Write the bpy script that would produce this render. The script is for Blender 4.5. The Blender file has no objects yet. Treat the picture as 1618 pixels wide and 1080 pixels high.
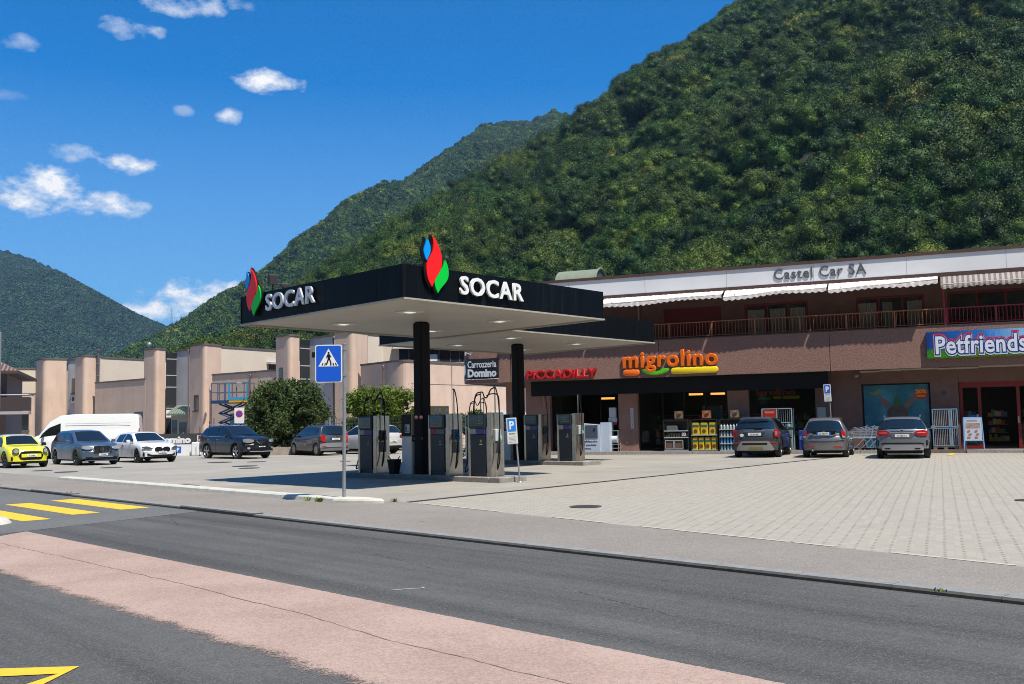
import bpy, math, random
import numpy as np
from mathutils import Vector, Matrix
sc = bpy.context.scene
col = sc.collection
PI = math.pi
# ---------------------------------------------------------------- camera, light, exposure
cam_d = bpy.data.cameras.new("camera"); cam = bpy.data.objects.new("camera", cam_d); col.objects.link(cam)
cam_d.sensor_width = 36; cam_d.lens = 1590 / 1618 * 36; cam_d.clip_start = 0.1; cam_d.clip_end = 20000
ro = math.radians(1.08); pt = math.radians(4.4943)
fw = Vector((0, math.cos(pt), math.sin(pt))); up0 = Vector((0, -math.sin(pt), math.cos(pt))); r0 = Vector((1, 0, 0))
rx = r0 * math.cos(ro) - up0 * math.sin(ro); ux = up0 * math.cos(ro) + r0 * math.sin(ro)
cam.matrix_world = Matrix(((rx.x, ux.x, -fw.x, 0), (rx.y, ux.y, -fw.y, 0), (rx.z, ux.z, -fw.z, 1.6), (0, 0, 0, 1)))
sc.camera = cam
sc.cycles.pixel_filter_type = 'BLACKMAN_HARRIS'; sc.cycles.filter_width = 1.0; sc.cycles.denoising_prefilter = 'NONE'
SUN = Vector((0.33, -0.44, 1)).normalized()
sun_d = bpy.data.lights.new("sun", 'SUN'); sun_d.energy = 5.0; sun_d.angle = math.radians(0.53); sun_d.color = (1, .93, .80)
sun = bpy.data.objects.new("sun", sun_d); col.objects.link(sun); sun.rotation_euler = SUN.to_track_quat('Z', 'Y').to_euler()
sc.view_settings.view_transform = 'Standard'; sc.view_settings.look = 'None'; sc.view_settings.exposure = 0.48; sc.view_settings.gamma = 1
world = bpy.data.worlds.new("World"); sc.world = world; world.use_nodes = True
wt = world.node_tree; wt.nodes.clear()
def wn(t, **k):
    n = wt.nodes.new(t)
    for a, b in k.items(): setattr(n, a, b)
    return n
def wmath(op, a, b=None, clamp=False):
    n = wn('ShaderNodeMath', operation=op, use_clamp=clamp)
    for i, v in enumerate((a, b)):
        if v is None: continue
        if isinstance(v, (int, float)): n.inputs[i].default_value = v
        else: wt.links.new(v, n.inputs[i])
    return n.outputs[0]
sky = wn('ShaderNodeTexSky', sky_type='NISHITA', sun_disc=False)
sky.sun_elevation = math.asin(SUN.z); sky.sun_rotation = math.atan2(SUN.x, SUN.y)
sky.altitude = 300; sky.air_density = 1.0; sky.dust_density = 1.3; sky.ozone_density = 3.0
hs = wn('ShaderNodeHueSaturation'); hs.inputs['Saturation'].default_value = 1.25; hs.inputs['Value'].default_value = 1.0
tint = wn('ShaderNodeMix', data_type='RGBA', blend_type='MULTIPLY'); tint.inputs[0].default_value = 1; tint.inputs[7].default_value = (.28, 1.17, 1.93, 1)
wt.links.new(sky.outputs[0], tint.inputs[6]); wt.links.new(tint.outputs[2], hs.inputs['Color'])
tc = wn('ShaderNodeTexCoord')
nz = wn('ShaderNodeTexNoise'); nz.inputs['Scale'].default_value = 26; nz.inputs['Detail'].default_value = 9; nz.inputs['Roughness'].default_value = .62
mp = wn('ShaderNodeMapping'); mp.inputs['Scale'].default_value = (1, 1, 1.7)
wt.links.new(tc.outputs['Generated'], mp.inputs[0]); wt.links.new(mp.outputs[0], nz.inputs['Vector'])
nz2 = wn('ShaderNodeTexNoise'); nz2.inputs['Scale'].default_value = 90; nz2.inputs['Detail'].default_value = 6
wt.links.new(mp.outputs[0], nz2.inputs['Vector'])
nsum = wmath('ADD', wmath('MULTIPLY', wmath('SUBTRACT', nz.outputs[0], .5), 3.4), wmath('MULTIPLY', wmath('SUBTRACT', nz2.outputs[0], .5), 1.0))
# cumulus clouds: direction, half width, half height, density
CL = [((-.223,.9202,.3216),.046,.0125,1,.0),((-.2627,.9205,.2891),.017,.0095,.8,0),((-.3908,.8861,.2491),.030,.0100,.62,0),((-.3472,.9061,.2419),.034,.0115,1,0),
 ((-.4405,.8736,.2069),.040,.024,1.1,-.1),((-.4032,.8897,.2144),.054,.019,1.1,-.25),((-.3673,.9067,.2071),.044,.013,.95,-.1),((-.3427,.873,.3551),.028,.010,.62,-.2),((-.318,.870,.351),.022,.012,.7,-.2),
 ((-.2899,.8789,.3787),.047,.011,.7,0),((-.4177,.8447,.3346),.018,.009,.45,0),((-.288,.9500,.1225),.10,.021,1.25,.17),((-.3309,.9373,.1107),.046,.014,1.1,.0),((-.2394,.8925,.3823),.018,.008,.5,0),((-.2991,.9088,.291),.012,.006,.35,0),((-.4337,.8530,.2900),.02,.006,.2,0),((-.47,.86,.25),.03,.01,.5,0)]
mask = None
for d, a, b, o, tilt in CL:
    d = Vector(d).normalized(); r = Vector((d.y, -d.x, 0)).normalized(); u = r.cross(d)
    r, u = r*math.cos(tilt)+u*math.sin(tilt), u*math.cos(tilt)-r*math.sin(tilt)
    def dot(v, s):
        n = wn('ShaderNodeVectorMath', operation='DOT_PRODUCT'); wt.links.new(tc.outputs['Generated'], n.inputs[0]); n.inputs[1].default_value = tuple(v / s); return n.outputs['Value']
    dr, du = dot(r, a), dot(u, b)
    front = wmath('GREATER_THAN', dot(d, 1), .5)
    q = wmath('ADD', wmath('MULTIPLY', dr, dr), wmath('MULTIPLY', du, du))
    m = wmath('ADD', wmath('SUBTRACT', .75, q), nsum)
    m = wmath('MULTIPLY', wmath('MULTIPLY', m, 1.0, True), front)
    # fade far from the ellipse so noise cannot make clouds elsewhere
    m = wmath('MULTIPLY', m, wmath('SUBTRACT', 2.6, q, True))
    m = wmath('MULTIPLY', m, o, True)
    mask = m if mask is None else wmath('MAXIMUM', mask, m)
cr = wn('ShaderNodeMix', data_type='RGBA'); cr.inputs[6].default_value = (8.2, 9.6, 11.3, 1); cr.inputs[7].default_value = (13.2, 13.1, 13.0, 1)
wt.links.new(mask, cr.inputs[0])
sz = wn('ShaderNodeSeparateXYZ'); wt.links.new(tc.outputs['Generated'], sz.inputs[0])
low = wmath('SUBTRACT', .50, wmath('MULTIPLY', sz.outputs[2], 1.55), True)
hzn = wn('ShaderNodeMix', data_type='RGBA'); wt.links.new(low, hzn.inputs[0]); wt.links.new(hs.outputs[0], hzn.inputs[6]); hzn.inputs[7].default_value = (6.3, 8.3, 9.8, 1)
mixc = wn('ShaderNodeMix', data_type='RGBA'); wt.links.new(mask, mixc.inputs[0]); wt.links.new(hzn.outputs[2], mixc.inputs[6]); wt.links.new(cr.outputs[2], mixc.inputs[7])
bg = wn('ShaderNodeBackground'); bg.inputs[1].default_value = 0.059
wt.links.new(mixc.outputs[2], bg.inputs[0]); wo = wn('ShaderNodeOutputWorld'); wt.links.new(bg.outputs[0], wo.inputs[0])

# ---------------------------------------------------------------- materials
MATS = {}
def mat(name, color=(.5,.5,.5), rough=.6, metal=0., noise=None, nscale=5., bump=0., bscale=60., coat=0., emit=None, spec=.5, coord='Object', alpha=1., trans=0., var=None):
    """principled with two-tone noise colour, optional bump"""
    if name in MATS: return MATS[name]
    if not emit: color = tuple(x*.93 for x in color); noise = tuple(x*.93 for x in noise) if noise else None
    m = bpy.data.materials.new(name); m.use_nodes = True; nt = m.node_tree; p = nt.nodes['Principled BSDF']
    p.inputs['Base Color'].default_value = (*color, 1); p.inputs['Roughness'].default_value = rough; p.inputs['Metallic'].default_value = metal
    p.inputs['Coat Weight'].default_value = coat; p.inputs['Coat Roughness'].default_value = .04; p.inputs['Specular IOR Level'].default_value = spec
    if alpha < 1: p.inputs['Alpha'].default_value = alpha
    if trans: p.inputs['Transmission Weight'].default_value = trans
    if emit: p.inputs['Emission Color'].default_value = (*emit[:3], 1); p.inputs['Emission Strength'].default_value = emit[3]
    tcn = nt.nodes.new('ShaderNodeTexCoord')
    if noise:
        n1 = nt.nodes.new('ShaderNodeTexNoise'); n1.inputs['Scale'].default_value = nscale; n1.inputs['Detail'].default_value = 8; n1.inputs['Roughness'].default_value = .65
        nt.links.new(tcn.outputs[coord], n1.inputs['Vector'])
        r = nt.nodes.new('ShaderNodeValToRGB'); r.color_ramp.elements[0].position = .32; r.color_ramp.elements[1].position = .7
        r.color_ramp.elements[0].color = (*noise, 1); r.color_ramp.elements[1].color = (*color, 1)
        nt.links.new(n1.outputs[0], r.inputs[0]); nt.links.new(r.outputs[0], p.inputs['Base Color'])
    if bump:
        n2 = nt.nodes.new('ShaderNodeTexNoise'); n2.inputs['Scale'].default_value = bscale; n2.inputs['Detail'].default_value = 6
        nt.links.new(tcn.outputs[coord], n2.inputs['Vector'])
        b = nt.nodes.new('ShaderNodeBump'); b.inputs['Strength'].default_value = min(bump, 1); b.inputs['Distance'].default_value = .02 * max(1, bump)
        nt.links.new(n2.outputs[0], b.inputs['Height']); nt.links.new(b.outputs[0], p.inputs['Normal'])
    MATS[name] = m; return m
class NT:
    """small node-tree builder"""
    def __init__(s, name):
        s.m = bpy.data.materials.new(name); s.m.use_nodes = True; s.t = s.m.node_tree; s.p = s.t.nodes['Principled BSDF']; MATS[name] = s.m
        s.tc = s.n('ShaderNodeTexCoord')
    def n(s, t, ins=None, **k):
        n = s.t.nodes.new(t)
        for a, b in k.items(): setattr(n, a, b)
        for i, v in (ins or {}).items(): s.set(n.inputs[i], v)
        return n
    def set(s, inp, v):
        if hasattr(v, 'is_linked'): s.t.links.new(v, inp)
        else: inp.default_value = v
    def noise(s, vec, scale, detail=6, rough=.6): return s.n('ShaderNodeTexNoise', {'Vector': vec, 'Scale': scale, 'Detail': detail, 'Roughness': rough}).outputs[0]
    def ramp(s, fac, stops):
        r = s.n('ShaderNodeValToRGB', {0: fac}); e = r.color_ramp.elements
        while len(e) < len(stops): e.new(.5)
        for x, (p, c) in zip(e, stops): x.position = p; x.color = (*c, 1) if len(c) == 3 else c
        return r.outputs[0]
    def mix(s, f, a, b, bt='MIX'):
        n = s.n('ShaderNodeMix', data_type='RGBA', blend_type=bt); s.set(n.inputs[0], f)
        for i, v in ((6, a), (7, b)): s.set(n.inputs[i], v if hasattr(v, 'is_linked') or len(v) == 4 else (*v, 1))
        return n.outputs[2]
    def math(s, op, a, b=0., clamp=False): return s.n('ShaderNodeMath', {0: a, 1: b}, operation=op, use_clamp=clamp).outputs[0]
    def bump(s, h, st, dist=.02): s.t.links.new(s.n('ShaderNodeBump', {'Height': h, 'Strength': st, 'Distance': dist}).outputs[0], s.p.inputs['Normal'])
    def mapping(s, vec, rot=(0,0,0), scale=(1,1,1), loc=(0,0,0)): return s.n('ShaderNodeMapping', {'Vector': vec, 'Rotation': rot, 'Scale': scale, 'Location': loc}).outputs[0]

def asphalt(name, c1, c2, speck=1.2, wear=None, roadang=None):
    c1 = tuple(x*.90 for x in c1); c2 = tuple(x*.90 for x in c2)
    a = NT(name); v = a.tc.outputs['Object']
    if roadang is not None: vr = a.mapping(v, rot=(0, 0, roadang))
    big = a.noise(v, .35, 5); fine = a.noise(v, 85, 2, .8); mid = a.noise(v, 6, 6)
    c = a.ramp(big, [(.35, c1), (.65, c2)])
    if roadang is not None:
        s = a.mapping(vr, scale=(.05, 1.6, 1)); tr = a.noise(s, 1.0, 3)
        c = a.mix(a.ramp(tr, [(.38, (0,0,0)), (.66, (1,1,1))]), c, tuple(x*.60 for x in c1))
    c = a.mix(a.ramp(mid, [(.45, (0,0,0)), (.75, (.35,.35,.35))]), c, tuple(x*.8 for x in c1))
    vo = a.n('ShaderNodeTexVoronoi', {'Vector': v, 'Scale': 95.}).outputs['Color']
    g = a.n('ShaderNodeSeparateColor', {0: vo}).outputs[0]
    c = a.mix(a.ramp(g, [(.55, (0,0,0)), (.95, (.5,.5,.5))]), c, tuple(min(1, x*speck*1.3) for x in c2))
    c = a.mix(a.ramp(g, [(.05, (.55,.55,.55)), (.3, (0,0,0))]), c, tuple(x*.65 for x in c1))
    vl = a.n('ShaderNodeTexVoronoi', {'Vector': v, 'Scale': .9, 'Randomness': 1.0}).outputs['Distance']
    c = a.mix(a.ramp(vl, [(.03, (.8,.8,.8)), (.06, (0,0,0))]), c, tuple(x*.6 for x in c1))
    if wear:
        w = a.noise(v, 42, 5, .8); w2 = a.noise(v, .8, 6)
        c = a.mix(a.ramp(w2, [(.42, (.55,.55,.55)), (.62, (0,0,0))]), c, (.30,.205,.168))
        c = a.mix(a.ramp(a.math('ADD', w, a.math('MULTIPLY', w2, .35)), [(.58, (0,0,0)), (.78, (1,1,1))]), c, wear)
        # the lower edge of the old paint is worn through to the asphalt
        dp = a.n('ShaderNodeVectorMath', {0: a.n('ShaderNodeVectorMath', {0: v, 1: (-4.717, 18.318, 0)}, operation='SUBTRACT').outputs[0], 1: (.729, .6845, 0)}, operation='DOT_PRODUCT').outputs['Value']
        ed = a.math('ADD', a.math('MULTIPLY', a.math('ADD', dp, 5.46), 3.2), a.math('ADD', a.math('MULTIPLY', a.math('SUBTRACT', a.noise(v, 2.2, 6, .75), .5), 1.5), a.math('MULTIPLY', a.math('SUBTRACT', a.noise(v, 60, 3, .8), .5), 1.8)))
        tb = a.n('ShaderNodeBsdfTransparent'); mx = a.n('ShaderNodeMixShader', {0: a.ramp(ed, [(.2, (1,1,1)), (.55, (0,0,0))]), 1: a.p.outputs[0], 2: tb.outputs[0]}); a.t.links.new(mx.outputs[0], a.t.nodes['Material Output'].inputs[0])
    a.set(a.p.inputs['Base Color'], c); a.p.inputs['Roughness'].default_value = .85; a.p.inputs['Specular IOR Level'].default_value = .3
    a.bump(a.math('ADD', fine, a.math('MULTIPLY', g, .6)), .55, .012)
    return a.m
RA = -math.radians(-46.8)
M_road = asphalt('road_asphalt', (.090,.087,.083), (.128,.123,.117), roadang=RA)
M_road2 = asphalt('crossing_asphalt', (.128,.126,.121), (.158,.155,.149))
M_side = asphalt('pavement_asphalt', (.245,.215,.185), (.30,.268,.235), speck=1.05)
M_pink = asphalt('pink_paint', (.350,.238,.190), (.405,.280,.228), speck=1.03, wear=(.45,.325,.27))
M_ground = asphalt('ground_asphalt', (.22,.21,.19), (.27,.26,.24), speck=1.1)
# concrete forecourt: slabs, stains, tyre marks
a = NT('forecourt_concrete'); v = a.mapping(a.tc.outputs['Object'], rot=(0,0,-math.radians(47)))
c = a.ramp(a.noise(v, .5, 6), [(.3, (.31,.28,.235)), (.7, (.40,.365,.315))])
c = a.mix(a.ramp(a.noise(v, 3.5, 8, .7), [(.5, (0,0,0)), (.8, (.6,.6,.6))]), c, (.28,.25,.215))
st = a.noise(a.mapping(v, scale=(.12, .9, 1)), 1, 4); c = a.mix(a.ramp(st, [(.5, (0,0,0)), (.72, (.55,.55,.55))]), c, (.30,.275,.24))
for sc_, rr_ in ((.7,.10),(2.3,.07)):
    vo = a.n('ShaderNodeTexVoronoi', {'Vector': v, 'Scale': sc_}).outputs['Distance']; c = a.mix(a.ramp(vo, [(.0,(.75,.75,.75)),(rr_,(0,0,0))]), c, (.17,.155,.135))
bk = a.n('ShaderNodeTexBrick', {'Vector': v, 'Color1': (1,1,1,1), 'Color2': (.93,.93,.93,1), 'Mortar': (.5,.48,.45,1), 'Scale': 1.0, 'Mortar Size': .012, 'Brick Width': 4.0, 'Row Height': 4.0}, offset=0.).outputs[0]
c = a.mix(1.0, c, bk, 'MULTIPLY'); c = a.mix(1.0, c, (.9,.9,.9), 'MULTIPLY'); a.set(a.p.inputs['Base Color'], c); a.p.inputs['Roughness'].default_value = .8; a.bump(a.noise(v, 60, 3), .3)
M_conc = a.m
# interlocking pavers, rows square to the shop front
a = NT('paver_blocks'); v = a.mapping(a.tc.outputs['Object'], rot=(0,0,math.radians(22.9)+PI/2))
ds = a.n('ShaderNodeTexNoise', {'Vector': v, 'Scale': .6}).outputs['Color']
vd = a.n('ShaderNodeVectorMath', {0: v, 1: a.n('ShaderNodeVectorMath', {0: ds, 1: (.04,.04,0)}, operation='MULTIPLY').outputs[0]}, operation='ADD').outputs[0]
bk = a.n('ShaderNodeTexBrick', {'Vector': vd, 'Color1': (.335,.305,.26,1), 'Color2': (.40,.37,.32,1), 'Mortar': (.345,.313,.267,1), 'Scale': 1.0, 'Mortar Size': .006, 'Mortar Smooth': .3, 'Brick Width': .22, 'Row Height': .11}, offset=.5)
sp = a.n('ShaderNodeSeparateXYZ', {0: vd})
def tri_(o, per): return a.math('ABSOLUTE', a.math('SUBTRACT', a.math('FRACT', a.math('DIVIDE', o, per)), .5))
dm = a.math('MULTIPLY', a.math('GREATER_THAN', tri_(sp.outputs[0], .165), .33), a.math('GREATER_THAN', tri_(sp.outputs[1], .20), .415))
dm = a.math('MULTIPLY', dm, a.math('ADD', a.noise(v, 1.5, 3), .35)); c = a.mix(dm, bk.outputs[0], (.09,.075,.055))
db = a.n('ShaderNodeTexVoronoi', {'Vector': v, 'Scale': .55}).outputs['Distance']; c = a.mix(a.ramp(db, [(.0,(.7,.7,.7)),(.09,(0,0,0))]), c, (.19,.165,.13))
c = a.mix(a.ramp(a.noise(v, .25, 5), [(.3, (.0,.0,.0)), (.7, (.55,.55,.55))]), c, (.38,.35,.305))
c = a.mix(a.ramp(a.noise(v, 40, 4, .8), [(.45, (0,0,0)), (.8, (.5,.5,.5))]), c, (.26,.235,.20))
c = a.mix(1.0, c, (.93,.905,.87), 'MULTIPLY'); a.set(a.p.inputs['Base Color'], c); a.p.inputs['Roughness'].default_value = .85; a.bump(a.noise(v, 50, 3), .35, .01)
M_pave = a.m
def foliage(name, tones, trl=.07):
    a = NT(name)
    rnd = a.n('ShaderNodeObjectInfo').outputs['Random']; ge = a.n('ShaderNodeNewGeometry')
    c = a.ramp(rnd, tones); c.node.color_ramp.interpolation = 'LINEAR'
    c2 = a.n('ShaderNodeHueSaturation', {'Color': c, 'Value': a.math('ADD', a.math('MULTIPLY', a.noise(a.tc.outputs['Object'], .9, 4), 1.3), .35)}).outputs[0]
    c2 = a.n('ShaderNodeHueSaturation', {'Color': c2, 'Value': a.math('ADD', a.math('MULTIPLY', a.noise(ge.outputs['Position'], .012, 6, .7), 1.9), .05)}).outputs[0]
    c2 = a.n('ShaderNodeHueSaturation', {'Color': c2, 'Value': a.math('ADD', a.math('MULTIPLY', ge.outputs['Random Per Island'], .95), .42)}).outputs[0]
    a.set(a.p.inputs['Base Color'], c2); a.p.inputs['Roughness'].default_value = .6; a.p.inputs['Specular IOR Level'].default_value = .25
    tr = a.n('ShaderNodeBsdfTranslucent', {'Color': c2}); mx = a.n('ShaderNodeMixShader', {0: trl, 1: a.p.outputs[0], 2: tr.outputs[0]})
    a.t.links.new(mx.outputs[0], a.t.nodes['Material Output'].inputs[0]); return a.m
M_for = foliage('forest_foliage', [(0,(.009,.028,.004)),(.15,(.042,.098,.008)),(.3,(.014,.038,.006)),(.45,(.095,.150,.010)),(.6,(.016,.050,.008)),(.75,(.105,.150,.018)),(.86,(.028,.078,.018)),(.97,(.13,.17,.018)),(1,(.22,.21,.035))])
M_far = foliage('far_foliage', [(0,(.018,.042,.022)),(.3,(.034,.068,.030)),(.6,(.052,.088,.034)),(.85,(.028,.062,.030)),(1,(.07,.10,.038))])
M_bush = foliage('olive_foliage', [(0,(.085,.125,.040)),(1,(.085,.125,.040))], .3)
M_tree = foliage('tree_foliage', [(0,(.15,.22,.03)),(1,(.15,.22,.03))], .35)
M_bark = mat('bark', (.12,.09,.065), .9, noise=(.07,.055,.04), nscale=8, bump=.5)
a = NT('hill_soil'); c = a.ramp(a.noise(a.tc.outputs['Object'], .02, 8), [(.35, (.008,.014,.005)), (.7, (.018,.026,.009))])
c = a.mix(a.ramp(a.noise(a.tc.outputs['Object'], .006, 6), [(.66, (0,0,0)), (.72, (1,1,1))]), c, (.24,.20,.17)); a.set(a.p.inputs['Base Color'], c); a.p.inputs['Roughness'].default_value = .95
M_hill = a.m
def paint(name, c, flake=0): return mat(name, c, .32, metal=flake, coat=1.)
a = NT('black_panel'); v = a.tc.outputs['Object']; st = a.noise(a.mapping(v, scale=(7,7,.25)), 1.2, 4)
a.set(a.p.inputs['Base Color'], a.mix(a.ramp(st, [(.55,(0,0,0)),(.75,(1,1,1))]), (.003,.004,.005), (.009,.011,.015))); a.p.inputs['Roughness'].default_value = .45; a.p.inputs['Specular IOR Level'].default_value = .1; M_blk = a.m
M_black = mat('black_plastic', (.009,.009,.010), .5, spec=.2)
M_rub = mat('rubber', (.018,.018,.019), .8)
M_steel = mat('brushed_steel', (.58,.50,.42), .24, metal=.9, noise=(.40,.33,.27), nscale=3)
M_galv = mat('galvanised_steel', (.42,.44,.46), .45, metal=.6, noise=(.33,.35,.37), nscale=12)
M_white = mat('white_paint', (.78,.78,.77), .5)
M_plate = mat('plate_white', (.72,.72,.70), .5)
M_chrome = mat('chrome', (.75,.75,.76), .15, metal=1.)
M_glass = mat('tinted_glass', (.010,.013,.015), .04, coat=.6, spec=.5)
M_lens = mat('headlight_lens', (.55,.57,.60), .12, coat=1., metal=.4)
M_tail = mat('tail_lens', (.45,.012,.015), .2, coat=1.)
M_rim = mat('alloy', (.42,.42,.43), .3, metal=.8)
M_redsign = mat('red_sign', (.62,.010,.012), .4)
M_bluesign = mat('blue_sign', (.005,.10,.62), .45)
M_stone = mat('kerb_stone', (.29,.29,.285), .8, noise=(.20,.20,.20), nscale=7, bump=.3)
M_kwhite = mat('white_kerb_paint', (.64,.61,.54), .7, noise=(.50,.47,.40), nscale=5, bump=.2)
M_yel = mat('yellow_marking', (.80,.52,.02), .7, noise=(.70,.44,.03), nscale=9)

# ---------------------------------------------------------------- mesh helpers
class MB:
    def __init__(s): s.v = []; s.f = []; s.mi = []
    def add(s, vs, fs, m=0):
        o = len(s.v); s.v += [tuple(p) for p in vs]; s.f += [tuple(i + o for i in f) for f in fs]; s.mi += [m] * len(fs); return s
    def box(s, x0, x1, y0, y1, z0, z1, m=0):
        return s.add([(x0,y0,z0),(x1,y0,z0),(x1,y1,z0),(x0,y1,z0),(x0,y0,z1),(x1,y0,z1),(x1,y1,z1),(x0,y1,z1)],
                     [(0,3,2,1),(4,5,6,7),(0,1,5,4),(1,2,6,5),(2,3,7,6),(3,0,4,7)], m)
    def cbox(s, c, d, m=0): return s.box(c[0]-d[0]/2, c[0]+d[0]/2, c[1]-d[1]/2, c[1]+d[1]/2, c[2]-d[2]/2, c[2]+d[2]/2, m)
    def rbox(s, x0, x1, y0, y1, z0, z1, b=.02, m=0):
        """box with chamfered vertical and top edges"""
        P = [(x0+b,y0),(x1-b,y0),(x1,y0+b),(x1,y1-b),(x1-b,y1),(x0+b,y1),(x0,y1-b),(x0,y0+b)]
        cx, cy = (x0+x1)/2, (y0+y1)/2; sx, sy = (x1-x0-2*b)/(x1-x0), (y1-y0-2*b)/(y1-y0)
        Q = [(cx+(x-cx)*sx, cy+(y-cy)*sy) for x, y in P]
        vs = [(*p, z0) for p in P] + [(*p, z1-b) for p in P] + [(*q, z1) for q in Q]
        fs = [tuple(range(7,-1,-1))] + [(i,(i+1)%8,8+(i+1)%8,8+i) for i in range(8)] + [(8+i,8+(i+1)%8,16+(i+1)%8,16+i) for i in range(8)] + [tuple(range(16,24))]
        return s.add(vs, fs, m)
    def prism(s, P, z0, z1, m=0):
        n = len(P); ar = sum(P[i][0]*P[(i+1)%n][1]-P[(i+1)%n][0]*P[i][1] for i in range(n))
        if ar < 0: P = P[::-1]
        return s.add([(x,y,z0) for x,y in P]+[(x,y,z1) for x,y in P], [tuple(range(n-1,-1,-1)), tuple(range(n,2*n))]+[(i,(i+1)%n,n+(i+1)%n,n+i) for i in range(n)], m)
    def vprism(s, P, y0, y1, m=0):
        """polygon in (x,z) extruded in y"""
        n = len(P); return s.add([(x,y0,z) for x,z in P]+[(x,y1,z) for x,z in P], [tuple(range(n)), tuple(range(2*n-1,n-1,-1))]+[(i,n+i,n+(i+1)%n,(i+1)%n) for i in range(n)], m)
    def tube(s, pts, r, n=8, m=0, cap=True):
        pts = [Vector(p) for p in pts]; R = r if isinstance(r, (list, tuple)) else [r]*len(pts); vs = []; ref = None
        for i, p in enumerate(pts):
            d = (pts[min(i+1,len(pts)-1)] - pts[max(i-1,0)]).normalized()
            if ref is None: ref = Vector((0,0,1)) if abs(d.z) < .9 else Vector((1,0,0))
            a = d.cross(ref).normalized(); b = a.cross(d).normalized(); ref = b
            vs += [p + (a*math.cos(t)+b*math.sin(t))*R[i] for t in [2*PI*k/n for k in range(n)]]
        fs = [(i*n+k, i*n+(k+1)%n, (i+1)*n+(k+1)%n, (i+1)*n+k) for i in range(len(pts)-1) for k in range(n)]
        if cap: fs += [tuple(range(n-1,-1,-1)), tuple(range((len(pts)-1)*n, len(pts)*n))]
        return s.add(vs, fs, m)
    def lathe(s, prof, n=20, c=(0,0,0), axis='z', m=0):
        vs = []
        for r, h in prof:
            for k in range(n):
                t = 2*PI*k/n; x, y = r*math.cos(t), r*math.sin(t)
                vs.append({'z': (c[0]+x, c[1]+y, c[2]+h), 'y': (c[0]+x, c[1]+h, c[2]+y), 'x': (c[0]+h, c[1]+x, c[2]+y)}[axis])
        fs = [(i*n+k, i*n+(k+1)%n, (i+1)*n+(k+1)%n, (i+1)*n+k) for i in range(len(prof)-1) for k in range(n)]
        return s.add(vs, fs, m)
    def disc(s, c, r, n=20, axis='y', rx=None, m=0):
        rx = rx or r
        P = [(rx*math.cos(2*PI*k/n), r*math.sin(2*PI*k/n)) for k in range(n)]
        vs = [{'z': (c[0]+a, c[1]+b, c[2]), 'y': (c[0]+a, c[1], c[2]+b), 'x': (c[0], c[1]+a, c[2]+b)}[axis] for a, b in P]
        return s.add(vs, [tuple(range(n))], m)
    def build(s, name, mats, parent=None, smooth=None, loc=None):
        me = bpy.data.meshes.new(name); me.from_pydata(s.v, [], s.f)
        mats = mats if isinstance(mats, (list, tuple)) else [mats]
        for m in mats: me.materials.append(m)
        if len(mats) > 1: me.polygons.foreach_set('material_index', s.mi)
        if smooth is not None:
            me.polygons.foreach_set('use_smooth', [True]*len(me.polygons)); me.set_sharp_from_angle(angle=math.radians(smooth))
        me.update(); o = bpy.data.objects.new(name, me); col.objects.link(o)
        if parent: o.parent = parent
        if loc: o.location = loc
        return o
def npmesh(name, V, Q, mats, parent=None, smooth=False, mi=None):
    me = bpy.data.meshes.new(name); n, k = Q.shape
    me.vertices.add(len(V)); me.vertices.foreach_set('co', V.astype(np.float32).ravel())
    me.loops.add(n*k); me.loops.foreach_set('vertex_index', Q.astype(np.int32).ravel())
    me.polygons.add(n); me.polygons.foreach_set('loop_start', np.arange(0, n*k, k, dtype=np.int32))
    if smooth: me.polygons.foreach_set('use_smooth', np.ones(n, bool))
    for m in (mats if isinstance(mats, (list, tuple)) else [mats]): me.materials.append(m)
    if mi is not None: me.polygons.foreach_set('material_index', mi.astype(np.int32))
    me.update(calc_edges=True); return me
def tag(o, label=None, cat=None, group=None, kind=None):
    if label: o['label'] = label
    if cat: o['category'] = cat
    if group: o['group'] = group
    if kind: o['kind'] = kind
    return o
def thing(name, label, cat, loc=(0,0,0), rz=0., group=None):
    o = bpy.data.objects.new(name, None); o.empty_display_size = .2; col.objects.link(o); o.location = loc; o.rotation_euler = (0,0,rz)
    return tag(o, label, cat, group)
def kids(o): return [c for c in bpy.data.objects if c.parent == o]
def dup(root, loc, rz, label, cat=None):
    def cp(o, par):
        c = o.copy(); col.objects.link(c); c.parent = par
        for ch in kids(o): cp(ch, c)
        return c
    r = root.copy(); col.objects.link(r); r.location = loc; r.rotation_euler = (0,0,rz); r['label'] = label
    for ch in kids(root): cp(ch, r)
    return r
LASTS = [None]
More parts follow.
